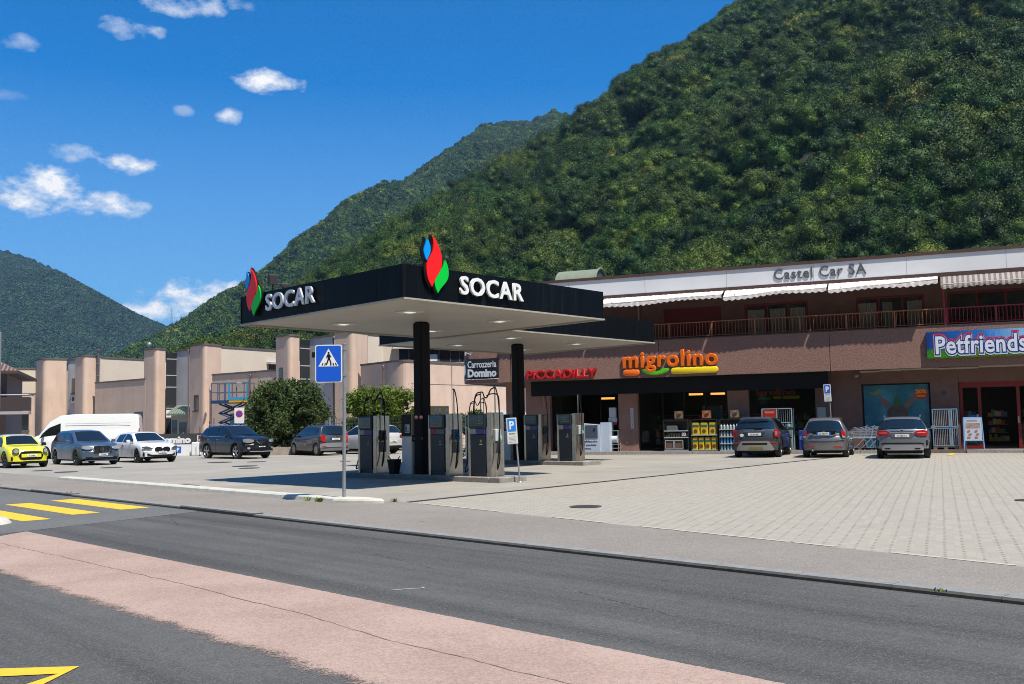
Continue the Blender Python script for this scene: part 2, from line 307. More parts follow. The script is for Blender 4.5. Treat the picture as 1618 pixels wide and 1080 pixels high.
def text(name, body, w, h, mt, parent, extrude=.03, offset=0., bevel=0., M=None, spacing=1., res=3, same=False):
    """raised lettering in the x-z plane, facing -y, lower left at the origin, scaled to w by h"""
    cu = bpy.data.curves.new(name, 'FONT'); cu.body = body; cu.size = 1; cu.extrude = .001; cu.offset = offset; cu.resolution_u = res; cu.space_character = spacing
    if bevel: cu.bevel_depth = bevel; cu.bevel_resolution = 3
    to = bpy.data.objects.new(name, cu); col.objects.link(to); dg = bpy.context.evaluated_depsgraph_get(); dg.update()
    me = bpy.data.meshes.new_from_object(to.evaluated_get(dg)); bpy.data.objects.remove(to)
    n = len(me.vertices); co = np.zeros(n*3); me.vertices.foreach_get('co', co); co = co.reshape(-1, 3)
    mn, mx = co.min(0), co.max(0); sx, sy = w/(mx[0]-mn[0]), h/(mx[1]-mn[1])
    if same: sx, sy, m2 = LASTS[0]; mn = np.array([m2[0], m2[1], mn[2]])
    LASTS[0] = (sx, sy, mn); zz = max(mx[2]-mn[2], 1e-6)
    out = np.stack([(co[:,0]-mn[0])*sx, -(co[:,2]-mn[2])/zz*extrude, (co[:,1]-mn[1])*sy], 1)
    me.vertices.foreach_set('co', out.ravel()); me.materials.clear(); me.materials.append(mt)
    if bevel: me.polygons.foreach_set('use_smooth', [True]*len(me.polygons))
    me.name = name; me.update(); o = bpy.data.objects.new(name, me); col.objects.link(o); o.parent = parent
    if M is not None: o.matrix_local = M
    return o
def frameM(o, ex, ez=(0,0,1)):
    """matrix: local x along ex, local z along ez, local y = z cross x"""
    ex = Vector(ex).normalized(); ez = Vector(ez).normalized(); ey = ez.cross(ex); ez = ex.cross(ey)
    return Matrix(((ex.x,ey.x,ez.x,o[0]),(ex.y,ey.y,ez.y,o[1]),(ex.z,ey.z,ez.z,o[2]),(0,0,0,1)))
T = lambda x, y, z: Matrix.Translation((x, y, z))

# ---------------------------------------------------------------- ground, road, pavement
K0 = Vector((-4.79, 18.25)) + Vector((.7290, .6845)) * .1; RD = Vector((.6845, -.7290)); RN = Vector((.7290, .6845))
RZ = -.042
def rp(s, w): p = K0 + RD*s + RN*w; return (p.x, p.y)
def sheet(name, P, z, m, kind='structure'):
    o = MB(); o.add([(x, y, z) for x, y in P], [tuple(range(len(P)))]); ob = o.build(name, m)
    if ob.data.polygons[0].normal.z < 0: ob.data.flip_normals()
    return tag(ob, kind=kind)
R2 = lambda s, w: rp(s, w)
sheet('ground', [(-9000,-3000),(9000,-3000),(9000,9000),(-9000,9000)], RZ-.012, M_ground)
sheet('road', [R2(-160,-.0), R2(60,-.0), R2(60,-13), R2(-160,-13)], RZ, M_road)
sheet('crossing_road', [R2(-160,-.002), R2(-160,-12.98), R2(2.0,-12.98), R2(-2.1,-.002)], RZ+.003, M_road2)
def ragged(P0, P1, n, amp, seed=1):
    r = random.Random(seed); out = []
    for i in range(n+1):
        t = i/n; out.append((P0[0]+(P1[0]-P0[0])*t, P0[1]+(P1[1]-P0[1])*t + (r.uniform(-amp, amp) if 0 < i < n else 0)))
    return out
pk = ragged((-.9,-3.58), (45,-3.58), 1500, .006) + [(45,-5.75), (.8,-5.75)]
sheet('pink_median', [R2(*p) for p in pk], RZ+.0045, M_pink)
# crack along the median and a narrow tar line
o = MB(); r = random.Random(5); w = -4.43; pts = []
for i in range(380):
    s_ = .2+i*.09; w += r.uniform(-.014,.014) + (-4.43+.12*math.sin(s_*.35)-w)*.1; pts.append((s_, w, .002+.004*r.random()))
for a_, b_ in zip(pts, pts[1:]):
    o.add([(*R2(a_[0],a_[1]-a_[2]),RZ+.0075),(*R2(b_[0],b_[1]-b_[2]),RZ+.0075),(*R2(b_[0],b_[1]+b_[2]),RZ+.0075),(*R2(a_[0],a_[1]+a_[2]),RZ+.0075)], [(0,1,2,3)])
tag(o.build('road_crack', mat('crack', (.26,.175,.15), .9, noise=(.14,.10,.085), nscale=3)), kind='structure')
o = MB(); r = random.Random(9)
for s0, w0, ds, dw, n in ((6.0,-1.6,1.5,-.25,40),(11.2,-2.3,-1.6,.4,40),(-1.0,-1.1,1.2,-.4,30)):
    p = [s0, w0]
    for i in range(n):
        q = [p[0]+ds/n, p[1]+dw/n+r.uniform(-.008,.008)]
        if r.random() > .25: o.add([(*R2(p[0],p[1]-.004),RZ+.006),(*R2(q[0],q[1]-.004),RZ+.006),(*R2(q[0],q[1]+.004),RZ+.006),(*R2(p[0],p[1]+.004),RZ+.006)], [(0,1,2,3)])
        p = q
tag(o.build('asphalt_crack', mat('tar', (.03,.03,.032), .8)), kind='structure')
# white crayon scribble on the asphalt
o = MB(); pts = [(8.40,-3.10),(8.43,-3.02),(8.45,-2.96),(8.48,-2.9),(8.53,-2.84),(8.52,-2.79),(8.48,-2.80)]
for a_, b_ in zip(pts, pts[1:]):
    d = Vector((b_[0]-a_[0], b_[1]-a_[1])).normalized()*.006; o.add([(*R2(a_[0]-d.y,a_[1]+d.x),RZ+.006),(*R2(b_[0]-d.y,b_[1]+d.x),RZ+.006),(*R2(b_[0]+d.y,b_[1]-d.x),RZ+.006),(*R2(a_[0]+d.y,a_[1]-d.x),RZ+.006)], [(0,1,2,3)])
tag(o.build('chalk_mark', mat('chalk', (.6,.6,.58), .9)), kind='structure')
for s0, s1, w0, w1 in ((-7.95,-3.85,-.84,-.25),(-7.6,-3.5,-1.93,-1.40),(-7.0,-2.9,-3.02,-2.52)):
    sheet('crossing_stripe', [R2(s0,w0), R2(s0,w1), R2(s1,w1), R2(s1,w0)], RZ+.0065, M_yel)
sheet('zigzag_marking', [R2(9.31,-6.44), R2(8.62,-7.25), R2(8.87,-7.37), R2(9.42,-6.62)], RZ+.0065, M_yel)
sheet('zigzag_marking', [R2(9.31,-6.44), R2(9.42,-6.62), R2(9.75,-7.22), R2(9.98,-7.15)], RZ+.0065, M_yel)
# sidewalk and slabs
BE = lambda s: 3.4 - .117*s
sheet('pavement', [R2(-160,.1), R2(60,.1), R2(60,1.5), R2(12.4,1.95), R2(-.3,3.42), R2(-.9,3.1), R2(-17.2,3.1), R2(-160,3.1)][::1], 0, M_side)
S0 = (-2.23,20.64); SD = Vector((.627,.779)); se = Vector(S0)+SD*24.0
sheet('forecourt', [S0, R2(-.9,2.9), R2(-19,2.9), (-40,52), (-60,70), (-20,110), (60,110), (60,24), (21,34), (se.x, se.y)], -.004, M_conc)
sheet('paved_area', [S0, R2(12.4,1.95), R2(60,1.5), (60,24), (21,36), (se.x, se.y)], -.002, M_pave)
o = MB(); n_ = Vector((-SD.y, SD.x))
for a_, b_, h in ((0,24,.16),):
    p, q = Vector(S0)+SD*a_, Vector(S0)+SD*b_
    o.add([(*(p-n_*h),.007),(*(q-n_*h),.007),(*(q+n_*.0),.007),(*(p+n_*.0),.007)], [(0,1,2,3)])
tag(o.build('drain_slot', mat('drain_dark', (.03,.028,.026), .8)), kind='structure')
o = MB(); p, q = Vector(S0), Vector(S0)+SD*24
o.add([(*(p-n_*.14),.003),(*(q-n_*.14),.003),(*(q-n_*.04),.003),(*(p-n_*.04),.003)], [(0,1,2,3)])
p, q = Vector(R2(-.1,3.42)), Vector(R2(12.4,1.95)); n2 = Vector((-(q-p).y, (q-p).x)).normalized()
r = random.Random(3); t = 0
while t < 1:
    t2 = min(1, t+.055); a_, b_ = p.lerp(q, t+.001), p.lerp(q, t2-.002)
    if r.random() > .25: o.add([(*(a_-n2*.0),.0045),(*(b_-n2*.0),.0045),(*(b_+n2*.075),.0045),(*(a_+n2*.075),.0045)], [(0,1,2,3)])
    t = t2
tag(o.build('edging_stones', mat('edging', (.55,.50,.40), .85, noise=(.42,.38,.31), nscale=4, bump=.2)), kind='structure')
# granite kerb with joints, dropped at the crossing
o = MB(); s_ = -150
while s_ < 50:
    L_ = 1.0 if s_ > -30 else 6
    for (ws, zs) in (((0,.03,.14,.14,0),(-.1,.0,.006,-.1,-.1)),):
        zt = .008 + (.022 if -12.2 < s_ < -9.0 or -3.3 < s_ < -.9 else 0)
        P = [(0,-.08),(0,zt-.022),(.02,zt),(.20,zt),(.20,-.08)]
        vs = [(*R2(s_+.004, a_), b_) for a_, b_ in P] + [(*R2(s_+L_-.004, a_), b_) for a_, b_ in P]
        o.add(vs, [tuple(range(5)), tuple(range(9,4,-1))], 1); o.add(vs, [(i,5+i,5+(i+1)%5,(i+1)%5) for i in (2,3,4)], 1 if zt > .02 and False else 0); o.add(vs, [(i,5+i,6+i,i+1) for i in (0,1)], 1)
    s_ += L_
tag(o.build('kerb', [M_stone, mat('kerb_face_shade', (.11,.10,.085), .9, noise=(.06,.055,.045), nscale=6)]), kind='structure')  # side and end faces carry their shade as a darker colour
# white kerb beside the forecourt, rounded nose at its right end
o = MB(); s_ = -17.0
while s_ < -1.2:
    e_ = min(-1.15, s_+1.98); P = [(2.42,-.02),(2.44,.075),(2.47,.095),(2.80,.095),(2.84,.07),(2.86,-.02)]
    w0, w1 = (0, 0); vs = [(*R2(s_+.006, a_+ .018*(s_+17)*.0), b_) for a_, b_ in P] + [(*R2(e_-.006, a_), b_) for a_, b_ in P]
    o.add(vs, [tuple(range(6)), tuple(range(11,5,-1))]+[(i,6+i,6+(i+1)%6,(i+1)%6) for i in range(6)]); s_ = e_
tag(o.build('white_kerb', M_kwhite, smooth=30), kind='structure')
o = MB(); N_ = 14; rows = []
for k, (f, z) in enumerate(((1,-.02),(1,.05),(.93,.085),(.7,.105),(.0,.11))):
    rows.append([(*R2(-1.12+f*(.95*math.sin(PI*i/N_)), 2.64+f*.24*-math.cos(PI*i/N_)+.35*f*math.sin(PI*i/N_)), z) for i in range(N_+1)])
for k in range(4): o.add(rows[k]+rows[k+1], [(i,i+1,N_+2+i,N_+1+i) for i in range(N_)])
ke = o.build('kerb_end_block', M_kwhite, smooth=50); tag(ke, 'rounded white kerb end block lying between the forecourt and the pavement', 'kerb stone')
o = MB(); o.lathe([(0,.14),(.5,.13),(.72,.09),(.8,.0),(.8,-.02)], 28); ti = o.build('traffic_island', M_kwhite, smooth=40); _p = R2(-2.6,-3.55); ti.location = (_p[0]-.66, _p[1]+.1, RZ)
tag(ti, 'rounded white tip of the traffic island by the yellow crossing', 'traffic island')
# manholes and drains
def manhole(name, label, x, y, r, z=.006, group='round manhole covers in the forecourt'):
    t = thing(name, label, 'manhole cover', (x,y,z), 0, group)
    o = MB(); o.lathe([(r,.0),(r,.004),(r*.9,.004),(r*.88,.001)], 28); o.build('frame', mat('iron', (.10,.09,.085), .7, metal=.3), t)
    o = MB(); o.disc((0,0,.002), r*.88, 28, 'z')
    for i in range(-4,5):
        for j in range(-4,5):
            if i*i+j*j < 17: o.disc((i*r*.18, j*r*.18, .005), r*.055, 8, 'z')
    o.build('cover', mat('iron_dark', (.055,.05,.048), .7), t); return t
manhole('manhole_cover', 'round perforated iron manhole cover in the block paving', 1.30,18.75,.30)
manhole('manhole_cover', 'manhole cover cut by the right edge of the view in the block paving', 9.28,18.3,.26)
for (px, py, rr, lb) in ((-18.6,39.9,.38,'manhole cover in front of the yellow car and the blue car'),(-16.6,41.7,.45,'farther of two manhole covers in front of the blue car'),(-16.9,38.2,.42,'nearer of two manhole covers in front of the blue car'),(-13.2,45.4,.55,'manhole cover in front of the white hatchback, by the white board'),
    (-11.5,45.2,.42,'farthest manhole cover, under the front of the black car'),(-10.8,40.6,.5,'wide manhole cover in the open forecourt ahead of the black car'),(-10.1,38.6,.4,'manhole cover nearest the tip of the canopy shadow'),(-7.3,43.8,.25,'small cover in front of the grey people carrier')):
    manhole('manhole_cover', lb, px, py, rr)
t = thing('storm_drain', 'iron drain grate at the left of the pavement by the canopy shadow', 'drain', (-9.1,28.2,.004), math.radians(-46.8))
o = MB(); o.box(-.5,.5,-.12,.12,-.01,.001); o.build('grate', mat('iron', (.1,.09,.085), .7), t)
# weeds along the kerbs
def weed(name, x, y, n, h, label, group='weeds along the white kerb'):
    rr = np.random.RandomState(int(abs(x*100+y*10))); V = []; Q = []
    for i in range(n):
        a_ = rr.rand()*2*PI; l = h*(.5+rr.rand()*.6); b = np.array([rr.randn()*.05, rr.randn()*.03, 0]); tip = b+np.array([math.cos(a_)*l*.6, math.sin(a_)*l*.6, l]); sd = np.array([-math.sin(a_), math.cos(a_), 0])*.009
        mid = (b+tip)/2+np.array([0,0,l*.15]); k = len(V); V += [b-sd*.5, b+sd*.5, mid+sd, mid-sd, tip, tip+sd*.1]; Q += [(k,k+1,k+2,k+3),(k+3,k+2,k+5,k+4)]
    me = npmesh(name, np.array(V), np.array(Q), mat('weed', (.16,.22,.03), .7, noise=(.10,.16,.02), nscale=20)); o = bpy.data.objects.new(name, me); col.objects.link(o); o.location = (x,y,0)
    tag(o, label, 'weed', group)
for i, (s_, w_, n, h, lb) in enumerate(((-1.6,2.4,70,.10,'taller green weed tuft growing just right of the crossing sign pole'),(-2.05,2.40,30,.1,'low weed at the foot of the crossing sign pole'),(-1.05,2.9,26,.08,'small weed behind the end of the white kerb'),(-4.3,2.9,30,.09,'weed behind the white kerb left of the sign pole'),(-.2,3.3,30,.08,'weed at the nose of the white kerb'),(-14.1,2.9,20,.1,'weed at the far left of the white kerb'),
    (-9.3,.05,18,.07,'weed in the joint of the granite kerb at the crossing'),(12.5,-.03,12,.035,'weed at the foot of the granite kerb at lower right'))):
    weed('weed', *R2(s_, w_), n, h, lb)

# ---------------------------------------------------------------- canopies
M_soffit = NT('soffit_boards'); a = M_soffit; v = a.mapping(a.tc.outputs['Object'], rot=(0,0,-math.radians(43)))
wv = a.n('ShaderNodeTexWave', {'Vector': v, 'Scale': 1.6, 'Distortion': 0.}, wave_type='BANDS', bands_direction='Y', wave_profile='SAW').outputs[0]
c = a.mix(a.ramp(wv, [(.0,(1,1,1)),(.07,(0,0,0))]), a.ramp(a.noise(v, .8, 5), [(.3,(.38,.345,.29)),(.7,(.45,.41,.345))]), (.34,.31,.26)); a.set(a.p.inputs['Base Color'], c); a.p.inputs['Roughness'].default_value = .5
M_soffit = a.m
M_trim = mat('canopy_trim', (.42,.39,.32), .5, noise=(.33,.30,.25), nscale=6)
M_led = mat('led_panel', (.8,.8,.78), .4, emit=(1,.97,.9,.45))
def canopy(N, R, L, ztop, zb, label, pil, lights):
    N, R, L = Vector(N), Vector(R), Vector(L); F = R+L-N; t = thing('fuel_canopy', label, 'canopy', (pil[0],pil[1],.0), 0, 'square flat canopies over the fuel pumps')
    P0 = Vector(pil); Q = [p-P0 for p in (N,R,F,L)]
    for i, nm in enumerate(('fascia','fascia','fascia','fascia')):
        p, q = Q[i], Q[(i+1)%4]; d = (q-p).normalized(); ln = (q-p).length; n = Vector((d.y,-d.x))
        o = MB(); k = max(2, int(ln/.98)); st = ln/k
        for j in range(k):
            a0 = p+d*(j*st+.004+(.05 if j==0 else 0)); a1 = p+d*((j+1)*st-.004-(.05 if j==k-1 else 0))
            vs = [(*a0,zb),(*a1,zb),(*(a1-n*.05),zb),(*(a0-n*.05),zb)]; o.add(vs+[(x,y,ztop) for x,y,_ in vs], [(0,3,2,1),(4,5,6,7),(0,1,5,4),(1,2,6,5),(2,3,7,6),(3,0,4,7)])
        o.build(nm, M_blk, t)
    for i in range(4):
        c_ = Q[i]; k_ = (Vector((0,0))-c_).normalized()*.045; o = MB(); o.cbox((c_.x+k_.x,c_.y+k_.y,(zb+ztop)/2), (.075,.075,ztop-zb)); o.build('corner_trim', mat('corner_black', (.007,.008,.010), .5, spec=.15), t)
    sh = lambda f: [(x*f, y*f) for x, y in [(c_.x-(Q[0]+Q[2]).x/2, c_.y-(Q[0]+Q[2]).y/2) for c_ in Q]]
    C0 = (Q[0]+Q[2])/2; ring = lambda f: [(x+C0.x, y+C0.y) for x, y in sh(f)]
    o = MB(); o.prism(ring(.985), zb+.35, ztop-.12); o.build('roof_deck', mat('deck', (.2,.2,.2), .8), t)
    o = MB(); o.prism(ring(.992), zb-.0, zb+.03); o.build('soffit', M_soffit, t)
    o = MB(); A_, B_ = ring(1.006), ring(.985)
    for i in range(4):
        j = (i+1)%4; vs = [(*A_[i],zb-.045),(*A_[j],zb-.045),(*B_[j],zb-.045),(*B_[i],zb-.045)]; o.add(vs+[(x,y,zb-.003) for x,y,_ in vs], [(0,3,2,1),(4,5,6,7),(0,1,5,4),(1,2,6,5),(2,3,7,6),(3,0,4,7)])
    o.build('edge_trim', M_trim, t)
    a_ = (Q[1]-Q[0]).angle_signed(Vector((1,0)))
    o = MB(); w_ = .19; o.rbox(-w_,w_,-w_,w_,0,zb,.05); p_ = o.build('pillar', mat('pillar_black', (.007,.007,.008), .6, spec=.15), t); p_.rotation_euler = (0,0,math.radians(45))
    for dx, dy in ((-.16,-.31),(.05,-.31)):
        pass
    for (fx, fy) in lights:
        c_ = Q[0]+(Q[1]-Q[0])*fx+(Q[3]-Q[0])*fy; o = MB(); o.box(-.28,.28,-.28,.28,-.03,0); l = o.build('ceiling_lamp', mat('lamp_housing', (.62,.60,.55), .4), t); l.location = (c_.x,c_.y,zb-.003); l.rotation_euler = (0,0,a_*-1)
        o = MB(); o.box(-.12,.12,-.12,.12,-.036,-.031); o.build('lamp_lens', M_led, l)
    return t
LT = [(.25,.28),(.72,.3),(.3,.75),(.75,.75)]
CA = canopy((-2.46,23.04),(2.67,28.95),(-7.72,28.53),5.28,4.5,'nearer black canopy carrying the flame emblems and white lettering',(-2.61,28.95),LT)
CB = canopy((-.05,31.81),(5.44,38.35),(-4.91,37.11),5.28,4.5,'farther black canopy behind the lettered one, beside the shop front',(.2,37.9),LT)
M_red = mat('flame_red', (.90,.010,.008), .4, spec=.3); M_blu = mat('flame_blue', (.0,.30,.92), .4, spec=.3); M_grn = mat('flame_green', (.0,.56,.04), .4, spec=.3)
M_let = mat('letter_white', (.80,.80,.79), .4); M_let_shaded = mat('letter_white_shaded', (.66,.66,.70), .35, metal=.2)  # left fascia letters greyed: their shade is put into the colour
def bez(pts, n=9):
    out = []
    for i in range(0, len(pts)-3, 3):
        a_, b_, c_, d_ = [np.array(p, float) for p in pts[i:i+4]]
        for k in range(n): t = k/n; out.append(tuple((1-t)**3*a_+3*(1-t)**2*t*b_+3*(1-t)*t*t*c_+t**3*d_))
    return out
# flame outlines (x, z) in units of the emblem height, from the reading of its shape
FL_R = bez([(.36,1.0),(.50,.95),(.68,.78),(.71,.62),(.74,.44),(.60,.36),(.48,.24),(.42,.17),(.36,.12),(.35,.09),(.24,.14),(.13,.28),(.15,.43),(.17,.57),(.32,.62),(.38,.72),(.43,.82),(.40,.92),(.36,1.0)])
FL_B = bez([(.14,.935),(.24,.91),(.31,.83),(.30,.74),(.29,.66),(.22,.62),(.17,.545),(.10,.58),(.05,.67),(.08,.74),(.10,.80),(.17,.85),(.14,.935)])
FL_G = bez([(.81,.60),(.92,.54),(.97,.41),(.94,.31),(.90,.18),(.66,.12),(.56,-.01),(.46,.05),(.42,.14),(.45,.22),(.49,.33),(.66,.36),(.74,.46),(.77,.51),(.80,.55),(.81,.60)])
def brand_sign(P0, P1, t0, ztop, zbot, flame_w, txt0, txt1, tz0, tz1, name, label):
    P0, P1 = Vector(P0), Vector(P1); d = (P1-P0).normalized(); n = Vector((d.y,-d.x)); c = P0+d*t0
    t = thing(name, label, 'sign', (c.x,c.y,0), math.atan2(d.y,d.x)); H_ = ztop-zbot; sx = flame_w
    for P, m, nm in ((FL_B,M_blu,'blue_flame'),(FL_R,M_red,'red_flame'),(FL_G,M_grn,'green_flame')):
        Pq = [(x*sx, zbot+z*H_) for x, z in P]; cx = sum(p[0] for p in Pq)/len(Pq); cz = sum(p[1] for p in Pq)/len(Pq)
        o = MB(); o.vprism(Pq, -.12, -.085); fl = o.build(nm, m, t)
        # black surround follows the same outline, larger
        G = []
        for i, p in enumerate(Pq):
            a_, b_ = Pq[i-1], Pq[(i+1)%len(Pq)]; tx, tz = b_[0]-a_[0], b_[1]-a_[1]; l = math.hypot(tx,tz) or 1
            sg = 1 if sum(Pq[k][0]*Pq[(k+1)%len(Pq)][1]-Pq[(k+1)%len(Pq)][0]*Pq[k][1] for k in range(len(Pq))) > 0 else -1
            G.append((p[0]+sg*tz/l*.035-.02, p[1]-sg*tx/l*.035))
        o = MB(); o.vprism(G, -.082, -.03); o.build('backing', M_black, fl)
    text('lettering', 'SOCAR', txt1-txt0, tz1-tz0, M_let if 'right' in label else M_let_shaded, t, extrude=.055, offset=.022, M=T(txt0-t0, -.06, tz0), spacing=1.1)
    return t
brand_sign((-2.46,23.04),(2.67,28.95),.47,6.02,4.68,.92,1.76,4.13,4.70,5.16,'fascia_sign','bright sunlit white letters and tricolour flame emblem on the right side of the canopy')
brand_sign((-7.72,28.53),(-2.46,23.04),.40,6.0,4.68,.95,1.56,3.98,4.72,5.18,'fascia_sign','shaded grey letters and dark tricolour flame emblem on the left fascia of the canopy')
# floodlight and bracket on the roof behind the left emblem
t = thing('floodlight', 'small floodlight on a bracket behind the left flame emblem', 'floodlight', (-6.75,28.3,5.2), .4)
o = MB(); o.box(-.015,.015,-.015,.015,-.05,.45); o.box(.27,.30,-.015,.015,-.05,.40); o.build('bracket', M_black, t)
o = MB(); o.rbox(-.14,.12,-.14,.14,.38,.66,.03); o.rbox(.2,.5,-.12,.16,.32,.42,.03); o.build('lamp_head', mat('lamp_dark', (.04,.035,.04), .4), t)
# ---------------------------------------------------------------- pump islands and pumps
U = Vector((.676,.737)); V_ = Vector((-.737,.676)); VR = math.atan2(-V_.y, -V_.x)   # local x = -V (towards the right end), local y = away from the camera
C1 = Vector((-.38,26.35)); C2 = Vector((2.42,35.45))
M_isl = mat('island_concrete', (.32,.295,.26), .85, noise=(.21,.19,.165), nscale=5, bump=.25)
def island(C, ln, label):
    o = MB(); o.rbox(-ln,-.42,0,1.05,-.02,.14,.02); o.rbox(-.414,0,0,1.05,-.02,.14,.02); ob = o.build('pump_island', M_isl); ob.location = (C.x,C.y,0); ob.rotation_euler = (0,0,VR)
    tag(ob, label, 'kerb island', 'raised concrete pump islands')
island(C1, 6.6, 'raised concrete island under the nearer row of pumps'); island(C2, 6.6, 'raised concrete island under the farther row of pumps')
M_pdark = mat('pump_panel', (.020,.021,.025), .35, metal=.2); M_disp = mat('display_glass', (.008,.012,.011), .1, coat=1.)
M_cream = mat('label_panel', (.35,.36,.33), .5); M_violet = mat('violet_panel', (.06,.05,.22), .4); M_cred = mat('red_panel', (.30,.015,.015), .45)
def hose(o, pts, r=.018):
    P = [Vector(p) for p in pts]; out = []
    for i in range(len(P)-1):
        p0, p1, p2, p3 = P[max(i-1,0)], P[i], P[i+1], P[min(i+2,len(P)-1)]
        for k in range(6):
            t = k/6; out.append(.5*((2*p1)+(-p0+p2)*t+(2*p0-5*p1+4*p2-p3)*t*t+(-p0+3*p1-3*p2+p3)*t**3))
    out.append(P[-1]); o.tube(out, r, 6)
def pump(C, tt, label, nozzle, style=0, arcs='both', holster=(.10,.11,.14)):
    K = C+V_*tt+U*.15
    t = thing('fuel_pump', label, 'fuel pump', (K.x,K.y,.14), VR, 'fuel pumps on the islands')   # origin: front right foot, x to the right, y away
    W_, D_, H_ = .86, .52, 1.70
    o = MB(); o.rbox(-.14,0,0,D_,0,H_,.012); o.build('hose_column', M_steel, t)
    o = MB(); o.rbox(-W_,-W_+.09,.0,D_,0,H_-.02,.01); o.rbox(-.20,-.145,.03,D_-.03,0,H_-.03,.008); o.build('side_column', M_steel, t)
    o = MB(); o.box(-W_+.092,-.202,.05,D_-.05,0,H_-.5); o.box(-W_+.092,-.202,.05,D_-.05,H_-.5,H_-.03); o.build('cabinet', mat('pump_carcass', (.05,.05,.052), .5), t)
    o = MB(); o.rbox(-W_+.1,-.21,.0,.05,.10,1.12,.008); o.rbox(-W_+.1,-.21,D_-.05,D_,.10,1.12,.008); d = o.build('lower_panel', M_pdark, t)
    for k, (m, pts) in enumerate(((M_blu,[(-.03,.02),(-.01,.05),(-.02,.07)]),(M_red,[(-.02,.0),(.015,.04),(-.005,.09)]),(M_grn,[(.0,-.01),(.035,.03),(.02,.06)]))):
        o = MB(); o.vprism([(-.37+x,.90+z) for x,z in pts], -.006, -.001); o.build('logo_flame', m, d)
    text('logo_letters','SOCAR',.10,.025,M_let,d,extrude=.003,offset=.02,M=T(-.42,-.001,.845))
    o = MB(); o.rbox(-W_+.06,-.19,-.03,.05,1.30,H_-.02,.01); hd = o.build('display_housing', mat('display_frame', (.022,.028,.026), .4), t)
    o = MB(); o.box(-W_+.1,-.235,-.036,-.031,1.34,H_-.06)
    for j in range(3):
        for i in range(3 if j else 4): o.box(-.62+i*.1,-.56+i*.1,-.041,-.0355,1.40+j*.075,1.425+j*.075,1)
    o.build('screen', [M_disp, mat('lcd_digits', (.10,.15,.13), .5)], hd)
    o = MB(); o.rbox(-W_+.1,-.56,-.005,.05,1.13,1.28,.005); o.build('keypad_panel', M_cred if style == 1 else M_cream, t)
    o = MB(); o.rbox(-.55,-.21,-.005,.05,1.13,1.28,.005); o.build('card_panel', mat('grey_panel', (.10,.10,.11), .4) if style == 1 else M_violet, t)
    if style == 1:
        o = MB(); o.box(-W_+.13,-.3,-.04,-.034,1.60,1.66); o.build('blue_strip', mat('screen_blue', (.01,.16,.42), .4), hd)
        for x in (-.72,-.58,-.3):
            o = MB(); o.lathe([(.025,0),(.025,.17)], 10, (x,.2,H_-.02)); o.build('vent_tube', mat('vent_white', (.75,.75,.73), .5), t)
    # nozzle holster on the end face
    o = MB(); o.rbox(0,.07,.13,.34,.95,1.26,.015); hb = o.build('holster', mat('holster_%d' % int(holster[0]*100), holster, .4), t)
    o = MB(); o.tube([(.05,.24,1.24),(.09,.24,1.16),(.13,.24,1.02),(.12,.24,.94)], [.018,.022,.022,.016], 8); o.rbox(.07,.15,.20,.28,.98,1.08,.01); o.build('nozzle', mat('nozzle_'+label[:12], nozzle, .4), t)
    o = MB(); o.rbox(.0,.03,.10,.37,.62,.93,.01); o.build('drip_tray', mat('tray_grey', (.10,.105,.11), .5), t)
    # hose masts and hoses
    for k, (mx, my) in enumerate(((-.07,.26),(-W_+.25,.26))):
        if arcs == 'one' and k: continue
        o = MB(); hh = .68 - .12*k; o.tube([(mx,my,H_-.04),(mx,my,H_+hh)], .016, 8); m_ = o.build('hose_mast', mat('mast_grey', (.30,.31,.30), .45, metal=.4), t)
        o = MB()
        if k == 0: hose(o, [(mx-.02,my-.02,H_+hh),(mx+.09,my-.05,H_+hh-.05),(mx+.17,my-.04,H_+.25),(mx+.18,my-.02,H_-.4),(.17,.16,.9),(.2,.12,.45),(.13,.1,.2),(.09,.18,.5),(.1,.24,.95)])
        else: hose(o, [(mx,my,H_+hh),(mx-.14,my-.03,H_+hh-.06),(mx-.24,my-.02,H_+.2),(-W_-.04,my,H_-.3),(-W_-.10,.2,.7),(-W_-.28,.15,.12),(-W_-.12,.2,.3),(-W_-.03,.25,.95)])
        o.build('hose', M_black, m_)
    if arcs == 'both':
        o = MB(); hose(o, [(-.07,.26,H_+.66),(-.2,.24,H_+.62),(-.34,.24,H_+.42),(-.44,.24,H_+.42),(-.52,.25,H_+.55),(-.61,.26,H_+.56)]); hose(o, [(-.34,.22,H_+.45),(-.2,.24,H_+.50),(.06,.24,H_+.45),(.12,.22,H_+.1),(.1,.24,H_-.2)]); hose(o, [(-.61,.26,H_+.5),(-.75,.22,H_+.45),(-.84,.24,H_+.2),(-.86,.26,H_-.1)])
        o.build('overhead_hose', M_black, t)
    return t
pump(C1, .45, 'right-hand pump of the nearer island, with a pale green nozzle', (.30,.62,.48), 0, 'both', (.55,.57,.62))
pump(C1, 2.03, 'pump with a red front panel right of the nearer black pillar', (.03,.20,.42), 1, 'one', (.04,.10,.18))
pump(C1, 5.15, 'leftmost pump of the nearer island, left of the white payment terminal', (.04,.04,.05), 0, 'both', (.03,.035,.05))
pump(C2, .45, 'right-hand pump of the farther island, in front of the ice chest', (.35,.62,.55), 0, 'one', (.45,.50,.52))
pump(C2, 2.05, 'pump with a yellow-green nozzle right of the farther black pillar', (.45,.50,.05), 0, 'one', (.05,.05,.05))
pump(C2, 5.15, 'leftmost pump of the farther island, seen between the nearer pumps', (.04,.04,.05), 0, 'both')
